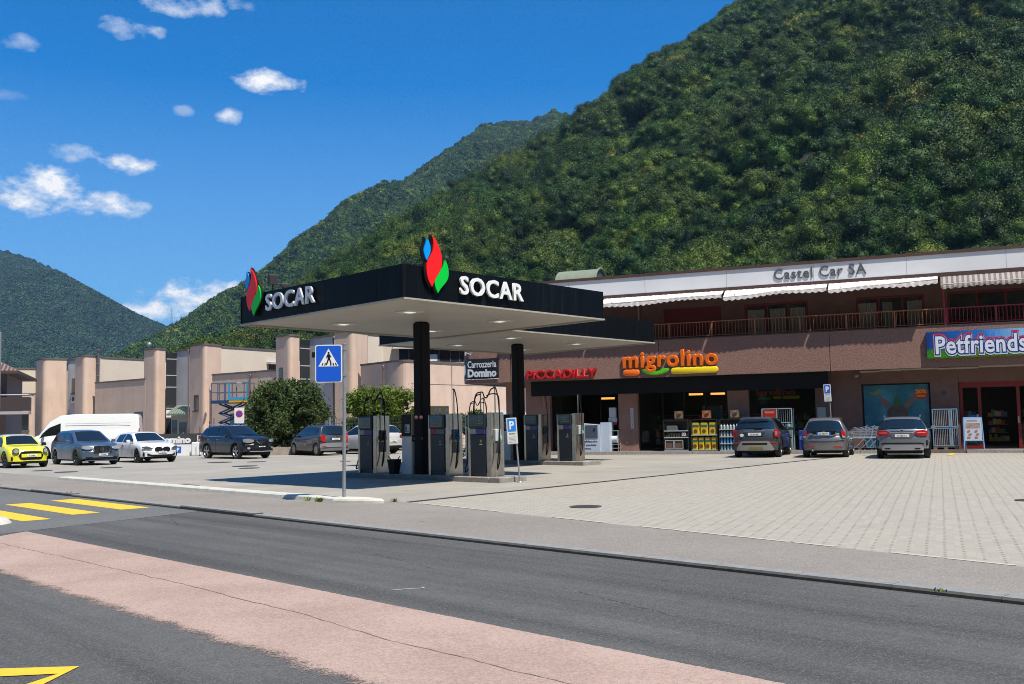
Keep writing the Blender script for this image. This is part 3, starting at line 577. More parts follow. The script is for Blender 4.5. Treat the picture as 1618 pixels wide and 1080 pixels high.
def terminal(C, tt, label):
    K = C+V_*tt+U*.2; t = thing('payment_terminal', label, 'payment terminal', (K.x,K.y,.14), VR, 'payment terminals on the islands')
    o = MB(); o.rbox(-.42,0,0,.34,.0,1.08,.01); o.build('lower_cabinet', mat('terminal_pale', (.66,.67,.68), .45), t)
    o = MB(); o.rbox(-.42,0,0,.34,1.085,1.72,.01); u_ = o.build('upper_cabinet', mat('terminal_grey', (.42,.40,.37), .5), t)
    o = MB(); o.box(-.415,-.005,-.012,-.002,1.09,1.71); o.build('front_panel', M_black, u_)
    o = MB(); o.box(-.26,-.06,-.018,-.013,1.18,1.42); o.build('price_card', mat('card_white', (.6,.6,.6), .6), u_)
    o = MB(); o.box(-.24,-.17,-.022,-.019,1.21,1.39); o.box(-.15,-.08,-.022,-.019,1.21,1.24); o.box(-.15,-.08,-.022,-.019,1.29,1.31); o.build('print', mat('print_dark', (.08,.08,.09), .6), u_)
    o = MB(); o.rbox(.0,.42,.03,.17,.98,1.06,.01); o.build('shelf', mat('shelf_steel', (.2,.19,.18), .4, metal=.6), t)
    o = MB(); o.box(.0,.06,.02,.2,.93,1.10); o.build('shelf_bracket', M_black, t)
terminal(C1, 3.65, 'white and black payment terminal left of the nearer pillar'); terminal(C2, 3.65, 'payment terminal left of the farther pillar, behind the nozzle')
K = C1+V_*4.35+U*.15; t = thing('waste_bin', 'black rubbish bin with a funnel top between the terminal and left pump', 'bin', (K.x,K.y,.14), VR)
o = MB(); o.add([(-.10,-.1,0),(.10,-.1,0),(.10,.1,0),(-.10,.1,0),(-.16,-.14,.42),(.16,-.14,.42),(.16,.14,.42),(-.16,.14,.42)], [(0,3,2,1),(4,5,6,7),(0,1,5,4),(1,2,6,5),(2,3,7,6),(3,0,4,7)]); o.build('bucket', M_black, t)
o = MB(); o.tube([(-.16,0,.42),(-.25,0,.5)], .015, 6); o.tube([(.16,0,.42),(.24,0,.5)], .015, 6); o.build('handle', M_black, t)
def roundel(name, x, y, z, rz, label, parent=None):
    t = thing(name, label, 'sign', (x,y,z), rz, 'small round no-smoking stickers on the nearer pillar')
    o = MB(); o.lathe([(0,-.006),(.052,-.006),(.052,0)], 20, axis='y'); o.build('disc', mat('sticker_white', (.75,.72,.72), .5), t)
    o = MB(); o.lathe([(.040,-.008),(.056,-.008),(.056,-.0065),(.040,-.0065)], 20, axis='y'); o.build('ring', M_redsign, t)
    o = MB(); o.vprism([(-.03,-.01),(.02,-.01),(.02,.008),(-.03,.008)], -.009, -.007); o.build('pictogram', M_black, t)
for px, lb in ((-2.76,'left one of two round prohibition stickers on the nearer pillar'),(-2.62,'right one of two round prohibition stickers on the nearer pillar')):
    roundel('round_sticker', px, 28.95-.34+.03*(px<-2.7), 1.76, 0, lb)
# ---------------------------------------------------------------- road signs
def post(o, x, y, z0, z1, r=.03, lean=0.): o.tube([(x,y,z0),(x+lean,y,z1)], r, 12)
t = thing('crossing_sign', 'square blue pedestrian crossing sign on a tall grey pole by the white kerb', 'road sign', (-3.52,20.9,0), math.radians(2))
o = MB(); o.tube([(0,0,-.05),(.03,0,3.25)], .036, 12); o.lathe([(.045,3.25),(.045,3.27),(0,3.285)], 12, (.03,0,0)); o.lathe([(.06,0),(.06,.03),(.04,.04)], 12); o.build('pole', M_galv, t, smooth=40)
o = MB(); P = []
def rrect(x0, x1, z0, z1, r, n=5): return [(cx+r*math.cos(a_), cz+r*math.sin(a_)) for cx, cz, s0 in ((x1-r,z1-r,0),(x0+r,z1-r,PI/2),(x0+r,z0+r,PI),(x1-r,z0+r,1.5*PI)) for a_ in [s0+PI/2*k/n for k in range(n+1)]]
o.vprism(rrect(-.565,-.015,2.47,3.25,.045), -.075, -.05); pl = o.build('plate', mat('sign_back_white', (.78,.80,.82), .4), t)
o = MB(); o.vprism(rrect(-.545,-.035,2.49,3.23,.035), -.080, -.0755); o.build('blue_field', M_bluesign, pl)
o = MB(); o.vprism([(-.50,2.80),(-.08,2.80),(-.29,3.17)], -.084, -.0805); o.build('triangle', mat('sign_white', (.80,.80,.80), .5), pl)
o = MB(); cx = -.287
o.vprism([(cx+.021*math.cos(k*PI/6), 3.082+.021*math.sin(k*PI/6)) for k in range(12)], -.088, -.0845)
for P in ([(-.03,3.05),(.025,3.055),(.03,2.95),(-.02,2.95)],[(-.03,3.05),(-.055,2.98),(-.04,2.975),(-.015,3.03)],[(.02,3.05),(.055,3.00),(.048,2.985),(.012,3.02)],[(-.02,2.955),(.012,2.955),(-.035,2.83),(-.062,2.835)],[(0,2.955),(.03,2.955),(.055,2.89),(.06,2.83),(.035,2.83),(.03,2.89)],):
    o.vprism([(cx+x, z) for x, z in P], -.088, -.0845)
for k in range(6):
    x = -.15+k*.058+(.01 if k > 2 else 0)
    if k in (2,): continue
    o.vprism([(cx+x*.98-.03*(k-2.5)*.0, 2.818),(cx+x+.022, 2.818),(cx+x*.86+.022, 2.872),(cx+x*.86, 2.872)], -.0875, -.0845)
o.build('walking_figure', M_black, pl)
o = MB()
for z in (2.62,3.16): o.box(-.06,.02,-.05,-.025,z-.02,z+.02); o.lathe([(.046,-.025),(.046,.025)], 12, (.027,0,z)); o.lathe([(.0,0),(.012,0),(.012,.02),(0,.02)], 8, (.02,-.05,z), 'y')
o.build('clamp', M_galv, t)
def psign(name, label, loc, z0, z1, lean, rz=0., blue=(.01,.22,.72), frame=(.60,.58,.50)):
    t = thing(name, label, 'parking sign', loc, rz, 'blue and white private parking signs'); w = (z1-z0)*.40
    o = MB(); o.tube([(-lean*.0,0,-.02),(-lean,0,z1-.05)], .024, 10); o.lathe([(.09,0),(.08,.02),(.03,.03)], 12); o.build('pole', M_galv, t, smooth=40)
    M_ = Matrix.Translation((-lean,0,0)) @ Matrix.Rotation(-lean*.5, 4, 'Y')
    o = MB(); o.vprism(rrect(-w/2,w/2,z0,z1,.012), -.05, -.028); pl = o.build('plate', mat('plate_frame_%d' % int(frame[0]*100), frame, .5), t)
    o = MB(); o.vprism(rrect(-w/2+.012,w/2-.012,z0+.012,z1-.012,.008), -.054, -.0505); o.build('face', mat('face_white', (.66,.67,.66), .5), pl)
    zm = z0+(z1-z0)*.48; h = z1-zm-.03
    o = MB(); o.vprism(rrect(-w/2+.028,w/2-.028,zm,z1-.028,.008), -.058, -.0545); o.build('blue_field', mat('p_blue_%d' % int(blue[1]*100), blue, .5), pl)
    text('letter', 'P', h*.38, h*.66, M_let, pl, extrude=.004, offset=.03, M=T(-h*.18,-.058,zm+h*.17))
    text('notice_word', 'PRIVATO', w*.6, h*.12, M_black, pl, extrude=.002, offset=.02, M=T(-w*.3,-.0545,z0+(z1-z0)*.36))
    o = MB()
    for k in range(5): o.box(-w*.36+.01*(k%2), w*.36-.012*(k%3), -.057,-.0545, z0+(z1-z0)*(.07+.05*k), z0+(z1-z0)*(.085+.05*k))
    o.build('small_print', mat('small_print', (.30,.31,.32), .7), pl)
    for c_ in (pl,): c_.matrix_local = M_ @ c_.matrix_local
    return t
psign('parking_sign', 'leaning private parking sign beside the end of the nearer pump island', (.14,26.62,0), 1.0, 1.69, .11, 0)
psign('parking_sign', 'private parking sign standing behind the middle parked car by the shop', (13.35,42.35,.12), 2.05, 2.77, .06, math.radians(-14), (.01,.10,.55), (.70,.71,.72))
t = thing('lamp_pole', 'thin grey pole at the left edge of the view beside the yellow car', 'pole', (-15.33,30,0)); o = MB(); o.tube([(0,0,0),(0,0,4.55)], .05, 12); o.build('post', M_galv, t, smooth=40)
o = MB(); o.lathe([(.11,0),(.11,.02),(.06,.03),(.06,.2)], 12); o.build('foot', M_galv, t)
t = thing('no_parking_sign', 'white board with a blue and red no parking roundel above the black car', 'road sign', (-14.66,54,0), 0)
o = MB(); o.tube([(0,0,0),(0,0,2.6)], .03, 10); o.build('pole', M_galv, t)
o = MB(); o.vprism(rrect(-.26,.26,1.76,2.59,.04), -.06,-.035); pl = o.build('plate', mat('sign_white', (.8,.8,.8), .5), t)
o = MB(); o.lathe([(0,-.064),(.19,-.064),(.19,-.0605)], 24, (0,0,2.26), 'y'); o.build('red_ring', M_redsign, pl)
o = MB(); o.lathe([(0,-.068),(.135,-.068),(.135,-.0645)], 24, (0,0,2.26), 'y'); o.build('blue_disc', mat('disc_blue', (.03,.08,.55), .5), pl)
o = MB(); o.vprism([(-.11,2.34),(-.085,2.365),(.11,2.18),(.085,2.155)], -.072,-.0685); o.build('slash', M_redsign, pl)
# ---------------------------------------------------------------- shop building, local x along the front, local y away from the camera
FZ = math.radians(-22.9); F0 = Vector((12.882, 42.264))
def fw_(a, y, z=0): return (F0.x+a*math.cos(FZ)-y*math.sin(FZ), F0.y+a*math.sin(FZ)+y*math.cos(FZ), z)
def fthing(name, label, cat, a, y, z=0, rz=0., group=None): return thing(name, label, cat, fw_(a, y, z), FZ+rz, group)
a = NT('roughcast'); v = a.tc.outputs['Object']
n1 = a.noise(a.mapping(v, scale=(1,1,1.6)), 22, 5, .75)
c = a.ramp(n1, [(.3, (.16,.08,.062)), (.7, (.36,.21,.165))]); c = a.mix(a.ramp(a.noise(v, .8, 5), [(.35,(0,0,0)),(.8,(.5,.5,.5))]), c, (.22,.135,.11))
c = a.mix(a.ramp(a.noise(a.mapping(v, scale=(3,3,.25)), 1.2, 4), [(.55,(0,0,0)),(.8,(.45,.45,.45))]), c, (.18,.12,.11))
a.set(a.p.inputs['Base Color'], c); a.p.inputs['Roughness'].default_value = .95; a.bump(n1, 1., .035); M_rc = a.m
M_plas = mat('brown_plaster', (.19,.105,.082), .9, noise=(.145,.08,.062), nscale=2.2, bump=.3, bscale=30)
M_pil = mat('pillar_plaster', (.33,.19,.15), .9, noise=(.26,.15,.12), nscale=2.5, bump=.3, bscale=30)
M_dk = mat('brown_metal', (.10,.055,.045), .6, noise=(.075,.04,.033), nscale=3)
M_redf = mat('red_frame', (.19,.010,.012), .45)
M_band = mat('white_band', (.86,.86,.88), .4, noise=(.80,.80,.82), nscale=.8)
M_int = mat('dark_interior', (.035,.032,.030), .8)
a = NT('shop_glass'); a.t.nodes.remove(a.p); g1 = a.n('ShaderNodeBsdfTransparent', {0: (.74,.77,.76,1)}); g2 = a.n('ShaderNodeBsdfGlossy', {0: (.9,.9,.9,1), 1: .02})
fr = a.n('ShaderNodeFresnel', {0: 1.45}); mx = a.n('ShaderNodeMixShader', {0: a.math('MULTIPLY', fr.outputs[0], .45), 1: g1.outputs[0], 2: g2.outputs[0]}); a.t.links.new(mx.outputs[0], a.t.nodes['Material Output'].inputs[0]); M_sg = a.m
tag(MB().add([(*fw_(-19,-0.0)[:2],.0)],[]).build('unused', M_conc), kind='helper') if False else None
o = MB(); P = [fw_(a_, y_)[:2] for a_, y_ in ((-17.5,.16),(30,.16),(30,6),(-17.5,6))]; o.prism(P, -.02, .12); tag(o.build('shop_pavement', mat('pavement_red', (.20,.15,.135), .8, noise=(.15,.11,.10), nscale=3)), kind='structure')
o = MB(); a_ = -17.5
while a_ < 30:
    if not 2.9 < a_ < 5.2:
        P = [fw_(x_, y_)[:2] for x_, y_ in ((a_+.006,0),(a_+.994,0),(a_+.994,.155),(a_+.006,.155))]; o.prism(P, -.03, .125)
    a_ += 1
tag(o.build('shop_kerb', mat('granite', (.42,.40,.37), .85, noise=(.22,.20,.18), nscale=16, bump=.4)), kind='structure')
B = fthing('shop_building', 'two storey brown commercial building with roughcast balcony front and white roof band', 'building', 0, 0)
def fp(name, fn, m, par=None, smooth=None):
    o = MB(); fn(o); return o.build(name, m, par or B, smooth)
JX = [-14.35,-7.02,.40,7.85,15.2,22.6,30]
def f(o):
    # roughcast parapet panels, curved at the left end
    x0 = -14.33
    for j in JX[1:]:
        o.box(x0+.012, j-.012, .6, .85, 3.47, 5.14); x0 = j
    arc = [(-14.36,.6),(-16.0,.6),(-16.6,.68),(-17.0,1.0),(-17.15,1.5),(-17.15,9)]
    for p, q in zip(arc, arc[1:]):
        d = Vector((q[0]-p[0],q[1]-p[1])).normalized()*.0; o.prism([p, q, (q[0]+(.25 if q[1]>1.2 else .1), q[1]+(.25 if q[1]<1.2 else 0)), (p[0]+(.25 if p[1]>1.2 else .1 if p[0]<-16.5 else 0), p[1]+(.25 if p[1]<1.2 else 0))], 3.47, 5.14)
fp('balcony_wall', f, M_rc)
fp('joint_strip', lambda o: [o.box(j-.015, j+.015, .64, .8, 3.48, 5.13) for j in JX[:4]], M_black)
fp('coping', lambda o: o.box(-14.3, 30, .58, .95, 5.145, 5.18), M_dk)
fp('balcony_floor', lambda o: o.prism([(-16.9,.86),(30,.86),(30,14),(-16.9,14)], 3.49, 3.75), mat('soffit_grey', (.30,.28,.27), .8))
fp('roller_box', lambda o: (o.box(-13.4,.25,.86,1.05,2.76,3.46), o.box(-13.4,-9.4,1.05,1.2,2.76,2.9)), M_black)
def f(o):
    for x0, x1, dz in ((1.55,2.35,0),(2.37,3.2,.03),(3.22,4.6,.04),(4.6,6.1,.02),(6.12,7.2,.05),(7.2,12,.05)): o.box(x0,x1,.87,1.0,3.36+dz,3.42+dz)
fp('blind_cassette', f, mat('cassette', (.42,.38,.31), .5))
def f(o):
    o.box(-14.95,-14.35,1.4,2.0,.12,3.48)
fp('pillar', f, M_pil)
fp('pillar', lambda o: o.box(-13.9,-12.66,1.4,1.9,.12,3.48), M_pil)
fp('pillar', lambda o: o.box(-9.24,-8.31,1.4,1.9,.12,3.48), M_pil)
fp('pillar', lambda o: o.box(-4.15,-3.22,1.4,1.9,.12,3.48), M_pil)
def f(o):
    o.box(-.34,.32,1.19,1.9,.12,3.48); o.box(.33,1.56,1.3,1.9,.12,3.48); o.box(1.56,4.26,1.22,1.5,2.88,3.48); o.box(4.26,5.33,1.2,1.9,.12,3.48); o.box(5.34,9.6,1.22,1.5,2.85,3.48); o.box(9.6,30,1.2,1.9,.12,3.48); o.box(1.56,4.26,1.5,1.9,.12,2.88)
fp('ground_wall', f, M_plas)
# interior rooms behind the glazing
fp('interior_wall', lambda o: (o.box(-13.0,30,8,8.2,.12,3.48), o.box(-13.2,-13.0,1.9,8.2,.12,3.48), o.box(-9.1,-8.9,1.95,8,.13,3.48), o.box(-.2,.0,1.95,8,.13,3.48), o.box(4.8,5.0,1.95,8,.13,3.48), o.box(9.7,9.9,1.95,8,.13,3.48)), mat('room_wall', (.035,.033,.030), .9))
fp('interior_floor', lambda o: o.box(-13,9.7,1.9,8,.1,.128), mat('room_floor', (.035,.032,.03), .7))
def shelfs(o):
    r = random.Random(2)
    for x0 in np.arange(-8.4, -3.6, 1.3):
        for z in (.5,.9,1.3,1.7): o.box(x0,x0+1.1,5.2,5.6,z,z+.03)
fp('interior_shelf', shelfs, mat('shelf_dark', (.16,.15,.14), .6))
def stocked(x0, x1, y, seed, z1=1.75):
    r = random.Random(seed); o = MB(); cols = [(.30,.05,.03),(.35,.28,.03),(.05,.12,.28),(.32,.32,.30),(.06,.18,.06),(.30,.14,.03)]
    for z in np.arange(.35, z1, .36):
        o.box(x0,x1,y,y+.4,z-.03,z,6); x = x0+.03
        while x < x1-.15: w_ = r.uniform(.07,.2); h_ = r.uniform(.14,.29); o.box(x,x+w_,y+.04,y+.3,z,z+h_,r.randrange(6)); x += w_+.012
    o.build('stocked_shelf', [mat('stock_%d' % i, c_, .5) for i, c_ in enumerate(cols)]+[mat('shelf_dark', (.16,.15,.14), .6)], B)
for x0, x1, y, sd in ((-12.3,-11.4,2.5,1),(-8.0,-7.1,3.2,6),(-6.9,-5.3,2.6,2),(-5.1,-4.3,3.3,3),(-3.0,-1.9,2.5,4),(-1.6,-.6,2.9,5),(5.5,6.1,2.4,7),(6.5,7.3,5.0,8),(7.7,9.0,2.3,9)): stocked(x0, x1, y, sd)
M_warm = mat('warm_lamp', (.9,.5,.15), .5, emit=(1,.42,.08,1.6)); M_cold = mat('tube_lamp', (.9,.9,.9), .5, emit=(1,.95,.85,5))
fp('interior_lamp', lambda o: [o.box(x,x+.7,y,y+.08,z,z+.1) for x,y,z in ((-7.0,6.2,2.72),(-5.9,6.2,2.72),(-11.4,5.5,2.62))], M_warm)
for x, y in ((-11.5,3.0),(-6.5,3.4),(-5.2,5.0),(-2.2,3.2)): fp('interior_tube_or_fill_lamp', lambda o: o.box(x,x+1.0,y,y+.12,3.3,3.36), mat('added_shelf_fill', (.9,.9,.88), .5, emit=(1,.93,.8,11)))  # unseen tubes added to brighten the shelves
def f(o):
    for k in range(5): o.box(6.25+k*.17, 6.34+k*.17, 2.6+k*.0+ (4-k)*.9, 2.6+(4-k)*.9+.55, 2.9, 2.93)
    for k in range(3): o.box(5.45+k*.13, 5.52+k*.13, 2.6+(2-k)*1.0, 2.6+(2-k)*1.0+.6, 2.9, 2.93)
fp('interior_tube_or_fill_lamp', f, M_cold)
def win(x0, x1, z0, z1, y, fr=.06, mull=(), m=None, glass=None, nm='shop_window', hbar=()):
    o = MB(); o.box(x0,x1,y-.03,y+.04,z1-fr,z1); o.box(x0,x1,y-.03,y+.04,z0,z0+fr); o.box(x0,x0+fr,y-.03,y+.04,z0+fr,z1-fr); o.box(x1-fr,x1,y-.03,y+.04,z0+fr,z1-fr)
    for q in mull: o.box(q-fr/2,q+fr/2,y-.028,y+.038,z0+fr,z1-fr)
    for q in hbar: o.box(x0+fr,x1-fr,y-.026,y+.036,q-fr/2,q+fr/2)
    w = o.build(nm, m or M_black, B); o = MB(); o.box(x0+fr-.01,x1-fr+.01,y,y+.012,z0+fr-.01,z1-fr+.01); o.build('pane', glass or M_sg, w); return w
win(-12.64,-9.26,.13,3.44,1.7, mull=(-12.2,-11.2,-10.2)); win(-8.3,-4.16,.13,3.44,1.7, mull=(-7.2,-6.2,-5.2)); win(-3.21,-.35,.13,3.44,1.7, mull=(-1.8,))
win(5.36,6.16,.13,2.86,1.45,.12,m=M_redf,nm='entrance_sidelight'); win(7.46,9.58,.13,2.86,1.45,.12,mull=(8.5,),m=M_redf,nm='entrance_sidelight')
# red band above the entrance and stickers on the doors
fp('entrance_header', lambda o: o.box(5.36,9.58,1.40,1.44,2.62,2.86), M_redf)
o = MB(); o.box(5.62,5.92,1.436,1.446,1.28,1.5); o.build('door_sticker', mat('sticker_blue', (.03,.16,.42), .5), B)
o = MB(); o.box(5.96,6.06,1.436,1.446,1.22,1.52); o.box(5.52,5.6,1.436,1.446,1.08,1.2); o.box(7.72,7.95,1.436,1.446,1.4,1.75); o.box(7.72,8.0,1.436,1.446,1.05,1.2); o.build('door_notice', mat('notice_white', (.5,.52,.52), .6), B)
o = MB(); o.box(7.46,7.52,1.38,1.42,1.15,1.42); o.build('door_handle', M_galv, B)
# big window poster: teal sky, bird, animals, red discount roundel
a = NT('poster_sky'); v = a.tc.outputs['Object']; c = a.ramp(a.noise(v, 1.4, 5), [(.45,(.006,.12,.18)),(.75,(.06,.24,.30))]); a.set(a.p.inputs['Base Color'], c); a.p.inputs['Roughness'].default_value = .4
pw = win(1.58,4.24,.13,2.87,1.42,.05,nm='poster_window',m=M_black,glass=a.m)
def blob(o, cx, cz, rx_, rz_, y0, y1, rot=0., n=20, m=0): o.vprism([(cx+rx_*math.cos(t)*math.cos(rot)-rz_*math.sin(t)*math.sin(rot), cz+rx_*math.cos(t)*math.sin(rot)+rz_*math.sin(t)*math.cos(rot)) for t in [2*PI*k/n for k in range(n)]], y0, y1, m)
def pposter(nm, fn, m): o = MB(); fn(o); o.build(nm, m, pw)
pposter('printed_ear', lambda o: (blob(o,2.48,2.05,.12,.36,1.412,1.419,.75), blob(o,3.42,2.05,.12,.36,1.412,1.419,-.75)), mat('print_ear', (.17,.11,.085), .5))
pposter('printed_head', lambda o: (blob(o,2.95,1.62,.42,.36,1.405,1.411), blob(o,2.45,1.0,.3,.35,1.405,1.411,.3)), mat('print_fur', (.035,.03,.028), .5, noise=(.09,.08,.065), nscale=9))
pposter('printed_leaf', lambda o: (blob(o,2.95,2.12,.13,.2,1.40,1.404), blob(o,2.72,1.3,.1,.16,1.40,1.404,.5)), mat('print_green', (.03,.12,.03), .5))
pposter('printed_bird', lambda o: (blob(o,2.1,2.5,.16,.06,1.412,1.419,.4), blob(o,1.98,2.46,.15,.035,1.412,1.419,-.5), blob(o,2.24,2.6,.05,.05,1.412,1.419)), mat('print_yellowgreen', (.22,.24,.02), .5))
pposter('roundel', lambda o: blob(o,3.9,2.42,.27,.23,1.412,1.419), mat('print_red', (.55,.02,.02), .5))
text('discount','20%',.44,.17,mat('print_yellow', (.75,.45,.02), .5),pw,extrude=.004,offset=.03,M=T(3.68,1.411,2.43))
pposter('roundel_print', lambda o: (o.box(3.72,4.08,1.406,1.411,2.34,2.365), o.box(3.76,4.04,1.406,1.411,2.29,2.31)), mat('print_yellow', (.75,.45,.02), .5))
# small details on the walls
fp('wall_badge', lambda o: o.lathe([(0,-.01),(.1,-.01),(.1,0)], 18, (4.78,1.198,2.42), 'y'), mat('badge', (.04,.05,.08), .5))
fp('number_strip', lambda o: (o.box(-8.66,-8.52,1.385,1.398,1.15,2.1),), mat('strip_white', (.55,.55,.56), .5))
fp('number_marks', lambda o: [o.box(-8.62,-8.56,1.378,1.384,1.2+k*.125,1.26+k*.125) for k in range(7)], mat('marks_grey', (.2,.2,.22), .5))
fp('wall_socket', lambda o: o.lathe([(0,-.02),(.05,-.02),(.05,0)], 12, (-8.86,1.398,.5), 'y'), mat('socket', (.3,.28,.26), .5))
fp('camera_dome', lambda o: (o.box(1.3,1.5,1.2,1.3,3.2,3.3), o.lathe([(0,-.1),(.06,-.06),(.07,0)],12,(1.38,1.15,3.25))), mat('camera_grey', (.3,.28,.25), .5))
# ---- upper floor
M_upw = mat('upper_plaster', (.20,.115,.09), .9, noise=(.15,.085,.07), nscale=1.8, bump=.3, bscale=25)
UY = 2.4
op = [(-7.2,-4.5),(-3.42,-.62),(1.42,4.2),(5.1,9.4),(10.5,13.5)]
def f(o):
    x = -16.5
    for x0, x1 in op: o.box(x, x0, UY, UY+.25, 3.75, 7.2); o.box(x0, x1, UY, UY+.25, 6.72, 7.2); x = x1
    o.box(x, 30, UY, UY+.25, 3.75, 7.2)
fp('upper_wall', f, M_upw)
fp('red_panel', lambda o: o.box(-7.2,-4.5,UY+.12,UY+.2,3.75,6.72), mat('dark_red_panel', (.16,.012,.012), .5))
M_ug = mat('upper_glass', (.075,.072,.066), .12, noise=(.03,.03,.028), nscale=1.2, spec=.4)
for x0, x1, mu in ((-3.42,-.62,(-2.43,-1.5)),(1.42,4.2,(2.35,3.31)),(5.1,9.4,(6.24,7.34,8.4))):
    win(x0,x1,3.9,6.72,UY+.1,.09,mull=mu,m=M_redf,glass=M_ug,nm='upper_window'); 
fp('window_sill', lambda o: o.box(5.1,9.4,UY-.05,UY+.05,5.2,5.55), M_redf)
def curt(o, x0, x1, z0, z1, y):
    n = 24; vs = []
    for k in range(n+1): x = x0+(x1-x0)*k/n; yy = y+.03*math.sin(k*1.9); vs += [(x,yy,z0),(x,yy,z1)]
    o.add(vs, [(2*k,2*k+2,2*k+3,2*k+1) for k in range(n)])
for x0,x1 in ((-3.3,-2.55),(-2.3,-1.62),(-1.42,-.75),(1.5,2.25),(2.5,2.9),(3.5,4.1)): fp('curtain', lambda o: curt(o,x0,x1,4.4,6.45,UY+.07), mat('curtain_cloth', (.34,.32,.28), .9))
def f(o):
    o.box(-16.9,30,.55,.95,7.33,8.09)
fp('roof_band', f, M_band)
fp('band_seam', lambda o: [o.box(x-.006,x+.006,.546,.549,7.34,8.08) for x in np.arange(-15,30,3.72)], mat('seam_grey', (.35,.35,.38), .6))
fp('band_trim', lambda o: (o.box(-16.92,30,.53,.97,7.17,7.328), o.box(-16.95,30,.50,1.0,8.092,8.22)), M_dk)
fp('roof', lambda o: o.box(-16.9,30,1.0,14,8.0,8.16), mat('roof_felt', (.16,.155,.15), .9))
fp('side_wall', lambda o: (o.box(-16.7,-16.5,2.65,13.9,3.76,8.0), o.box(29.8,30,2,13.9,.1,8.0)), M_upw)
fp('back_wall', lambda o: o.box(-16.7,30,13.9,14.1,.1,8.0), M_upw)
fp('upper_soffit', lambda o: o.box(-16.9,30,.97,2.4,7.2,7.3), mat('soffit_brown', (.16,.10,.08), .8))
fp('drain_pipe', lambda o: o.tube([(-8.4,2.33,3.75),(-8.4,2.33,7.1)], .05, 10), mat('pipe_beige', (.34,.28,.22), .6))
# railings
def rail(nm, x0, x1, m, step=.145):
    def f(o):
        o.box(x0,x1,.74,.78,5.85,5.89); o.box(x0,x1,.745,.775,5.24,5.27)
        x = x0+.05; 
        while x < x1: o.box(x-.009,x+.009,.752,.768,5.27,5.85); x += step
        x = x0
        while x < x1+.1: o.box(x-.03,x+.03,.73,.79,5.14,5.87); x += (x1-x0)/max(1, round((x1-x0)/1.85))
    fp(nm, f, m)
rail('railing', -14.2, 4.95, mat('rail_brown', (.42,.15,.065), .5, noise=(.28,.10,.05), nscale=1.5)); rail('railing', 5.03, 16, mat('rail_red', (.30,.03,.045), .5))
fp('awning_post', lambda o: o.tube([(4.97,.72,5.15),(4.93,.66,7.2)], .035, 8), mat('rail_red', (.30,.03,.045), .5))
# awnings
def awning(x0, x1, m, dz0, dz1, seed, yf=-.02, zf=6.93):
    r = random.Random(seed); n = int((x1-x0)/.06); V = []; rows = 5
    for i in range(n+1):
        x = x0+(x1-x0)*i/n; t = i/n; sag = .05*math.sin(t*9+seed)+.06*math.sin(t*3.3+seed*2); zfr = zf+dz0*(1-t)+dz1*t+sag*.6
        sc_ = .07*abs(math.sin(PI*(x-x0)/.27))
        for j in range(rows):
            if j < 3: q = j/2; V.append((x, .56+(yf-.56)*q, 7.2+(zfr-7.2)*q-.03*math.sin(PI*q)+.006*math.sin(x*26)))
            else: q = (j-2)/2; V.append((x, yf-.005+.006*math.sin(x*26+1), zfr-.0-(.10+sc_)*q))
    o = MB(); o.add(V, [(i*rows+j,(i+1)*rows+j,(i+1)*rows+j+1,i*rows+j+1) for i in range(n) for j in range(rows-1)])
    aw = o.build('awning', m, B, smooth=40)
    o = MB(); o.tube([(x0,yf+.02,zf+dz0-.01),(x1,yf+.02,zf+dz1-.01)], .025, 8)
    for x in (x0+.5, x1-.5): o.tube([(x,.6,7.15),(x,yf+.04,zf-.01)], .018, 6)
    o.build('awning_arm', mat('arm_beige', (.5,.45,.38), .5), aw)
a = NT('awning_cloth'); v = a.tc.outputs['Object']; wv = a.n('ShaderNodeTexWave', {'Vector': v, 'Scale': .95}, wave_type='BANDS', bands_direction='X').outputs[0]
a.set(a.p.inputs['Base Color'], a.mix(a.ramp(wv, [(.45,(0,0,0)),(.55,(1,1,1))]), (.70,.60,.57), (.80,.76,.74))); a.p.inputs['Roughness'].default_value = .9; M_aw = a.m
a = NT('awning_cloth_grey'); v = a.tc.outputs['Object']; wv = a.n('ShaderNodeTexWave', {'Vector': v, 'Scale': 1.6}, wave_type='BANDS', bands_direction='X').outputs[0]
a.set(a.p.inputs['Base Color'], a.mix(a.ramp(wv, [(.45,(0,0,0)),(.55,(1,1,1))]), (.20,.17,.16), (.42,.37,.34))); a.p.inputs['Roughness'].default_value = .9; M_aw2 = a.m
awning(-14.0,-9.6,M_aw,0,0,1); awning(-9.52,-3.98,M_aw,-.05,.03,2); awning(-3.92,.43,M_aw,-.10,.03,3); awning(.49,4.76,M_aw,-.08,.08,4); awning(4.86,9.9,M_aw2,-.04,0,5,.3,6.86); awning(10,16,M_aw2,0,0,6,.3,6.86)
# barrel roof light
t = fthing('roof_vent', 'pale green barrel-shaped roof light on the flat roof', 'roof light', -12.4, 4.6, 8.36)
o = MB(); n = 14; V = [(x,1.1-1.1*math.cos(PI*k/n),.72*math.sin(PI*k/n)*1.45) for x in (-1.1,1.1) for k in range(n+1)]
o.add(V, [(k,k+1,n+2+k,n+1+k) for k in range(n)]); o.build('barrel', mat('vent_green', (.24,.27,.19), .6, noise=(.19,.22,.16), nscale=3), t, smooth=40)
o = MB(); o.add([(1.05,1.1-1.1*math.cos(PI*k/n),1.03*math.sin(PI*k/n)) for k in range(n+1)], [tuple(range(n+1))]); o.build('end_grille', mat('vent_dark', (.05,.055,.05), .7), t)
o = MB(); n2 = 12
for k in range(n): o.tube([(1.12,1.1-1.13*math.cos(PI*k/n),1.07*math.sin(PI*k/n)),(1.12,1.1-1.13*math.cos(PI*(k+1)/n),1.07*math.sin(PI*(k+1)/n))], .05, 6)
o.build('rim', mat('vent_rim', (.22,.24,.18), .6), t)
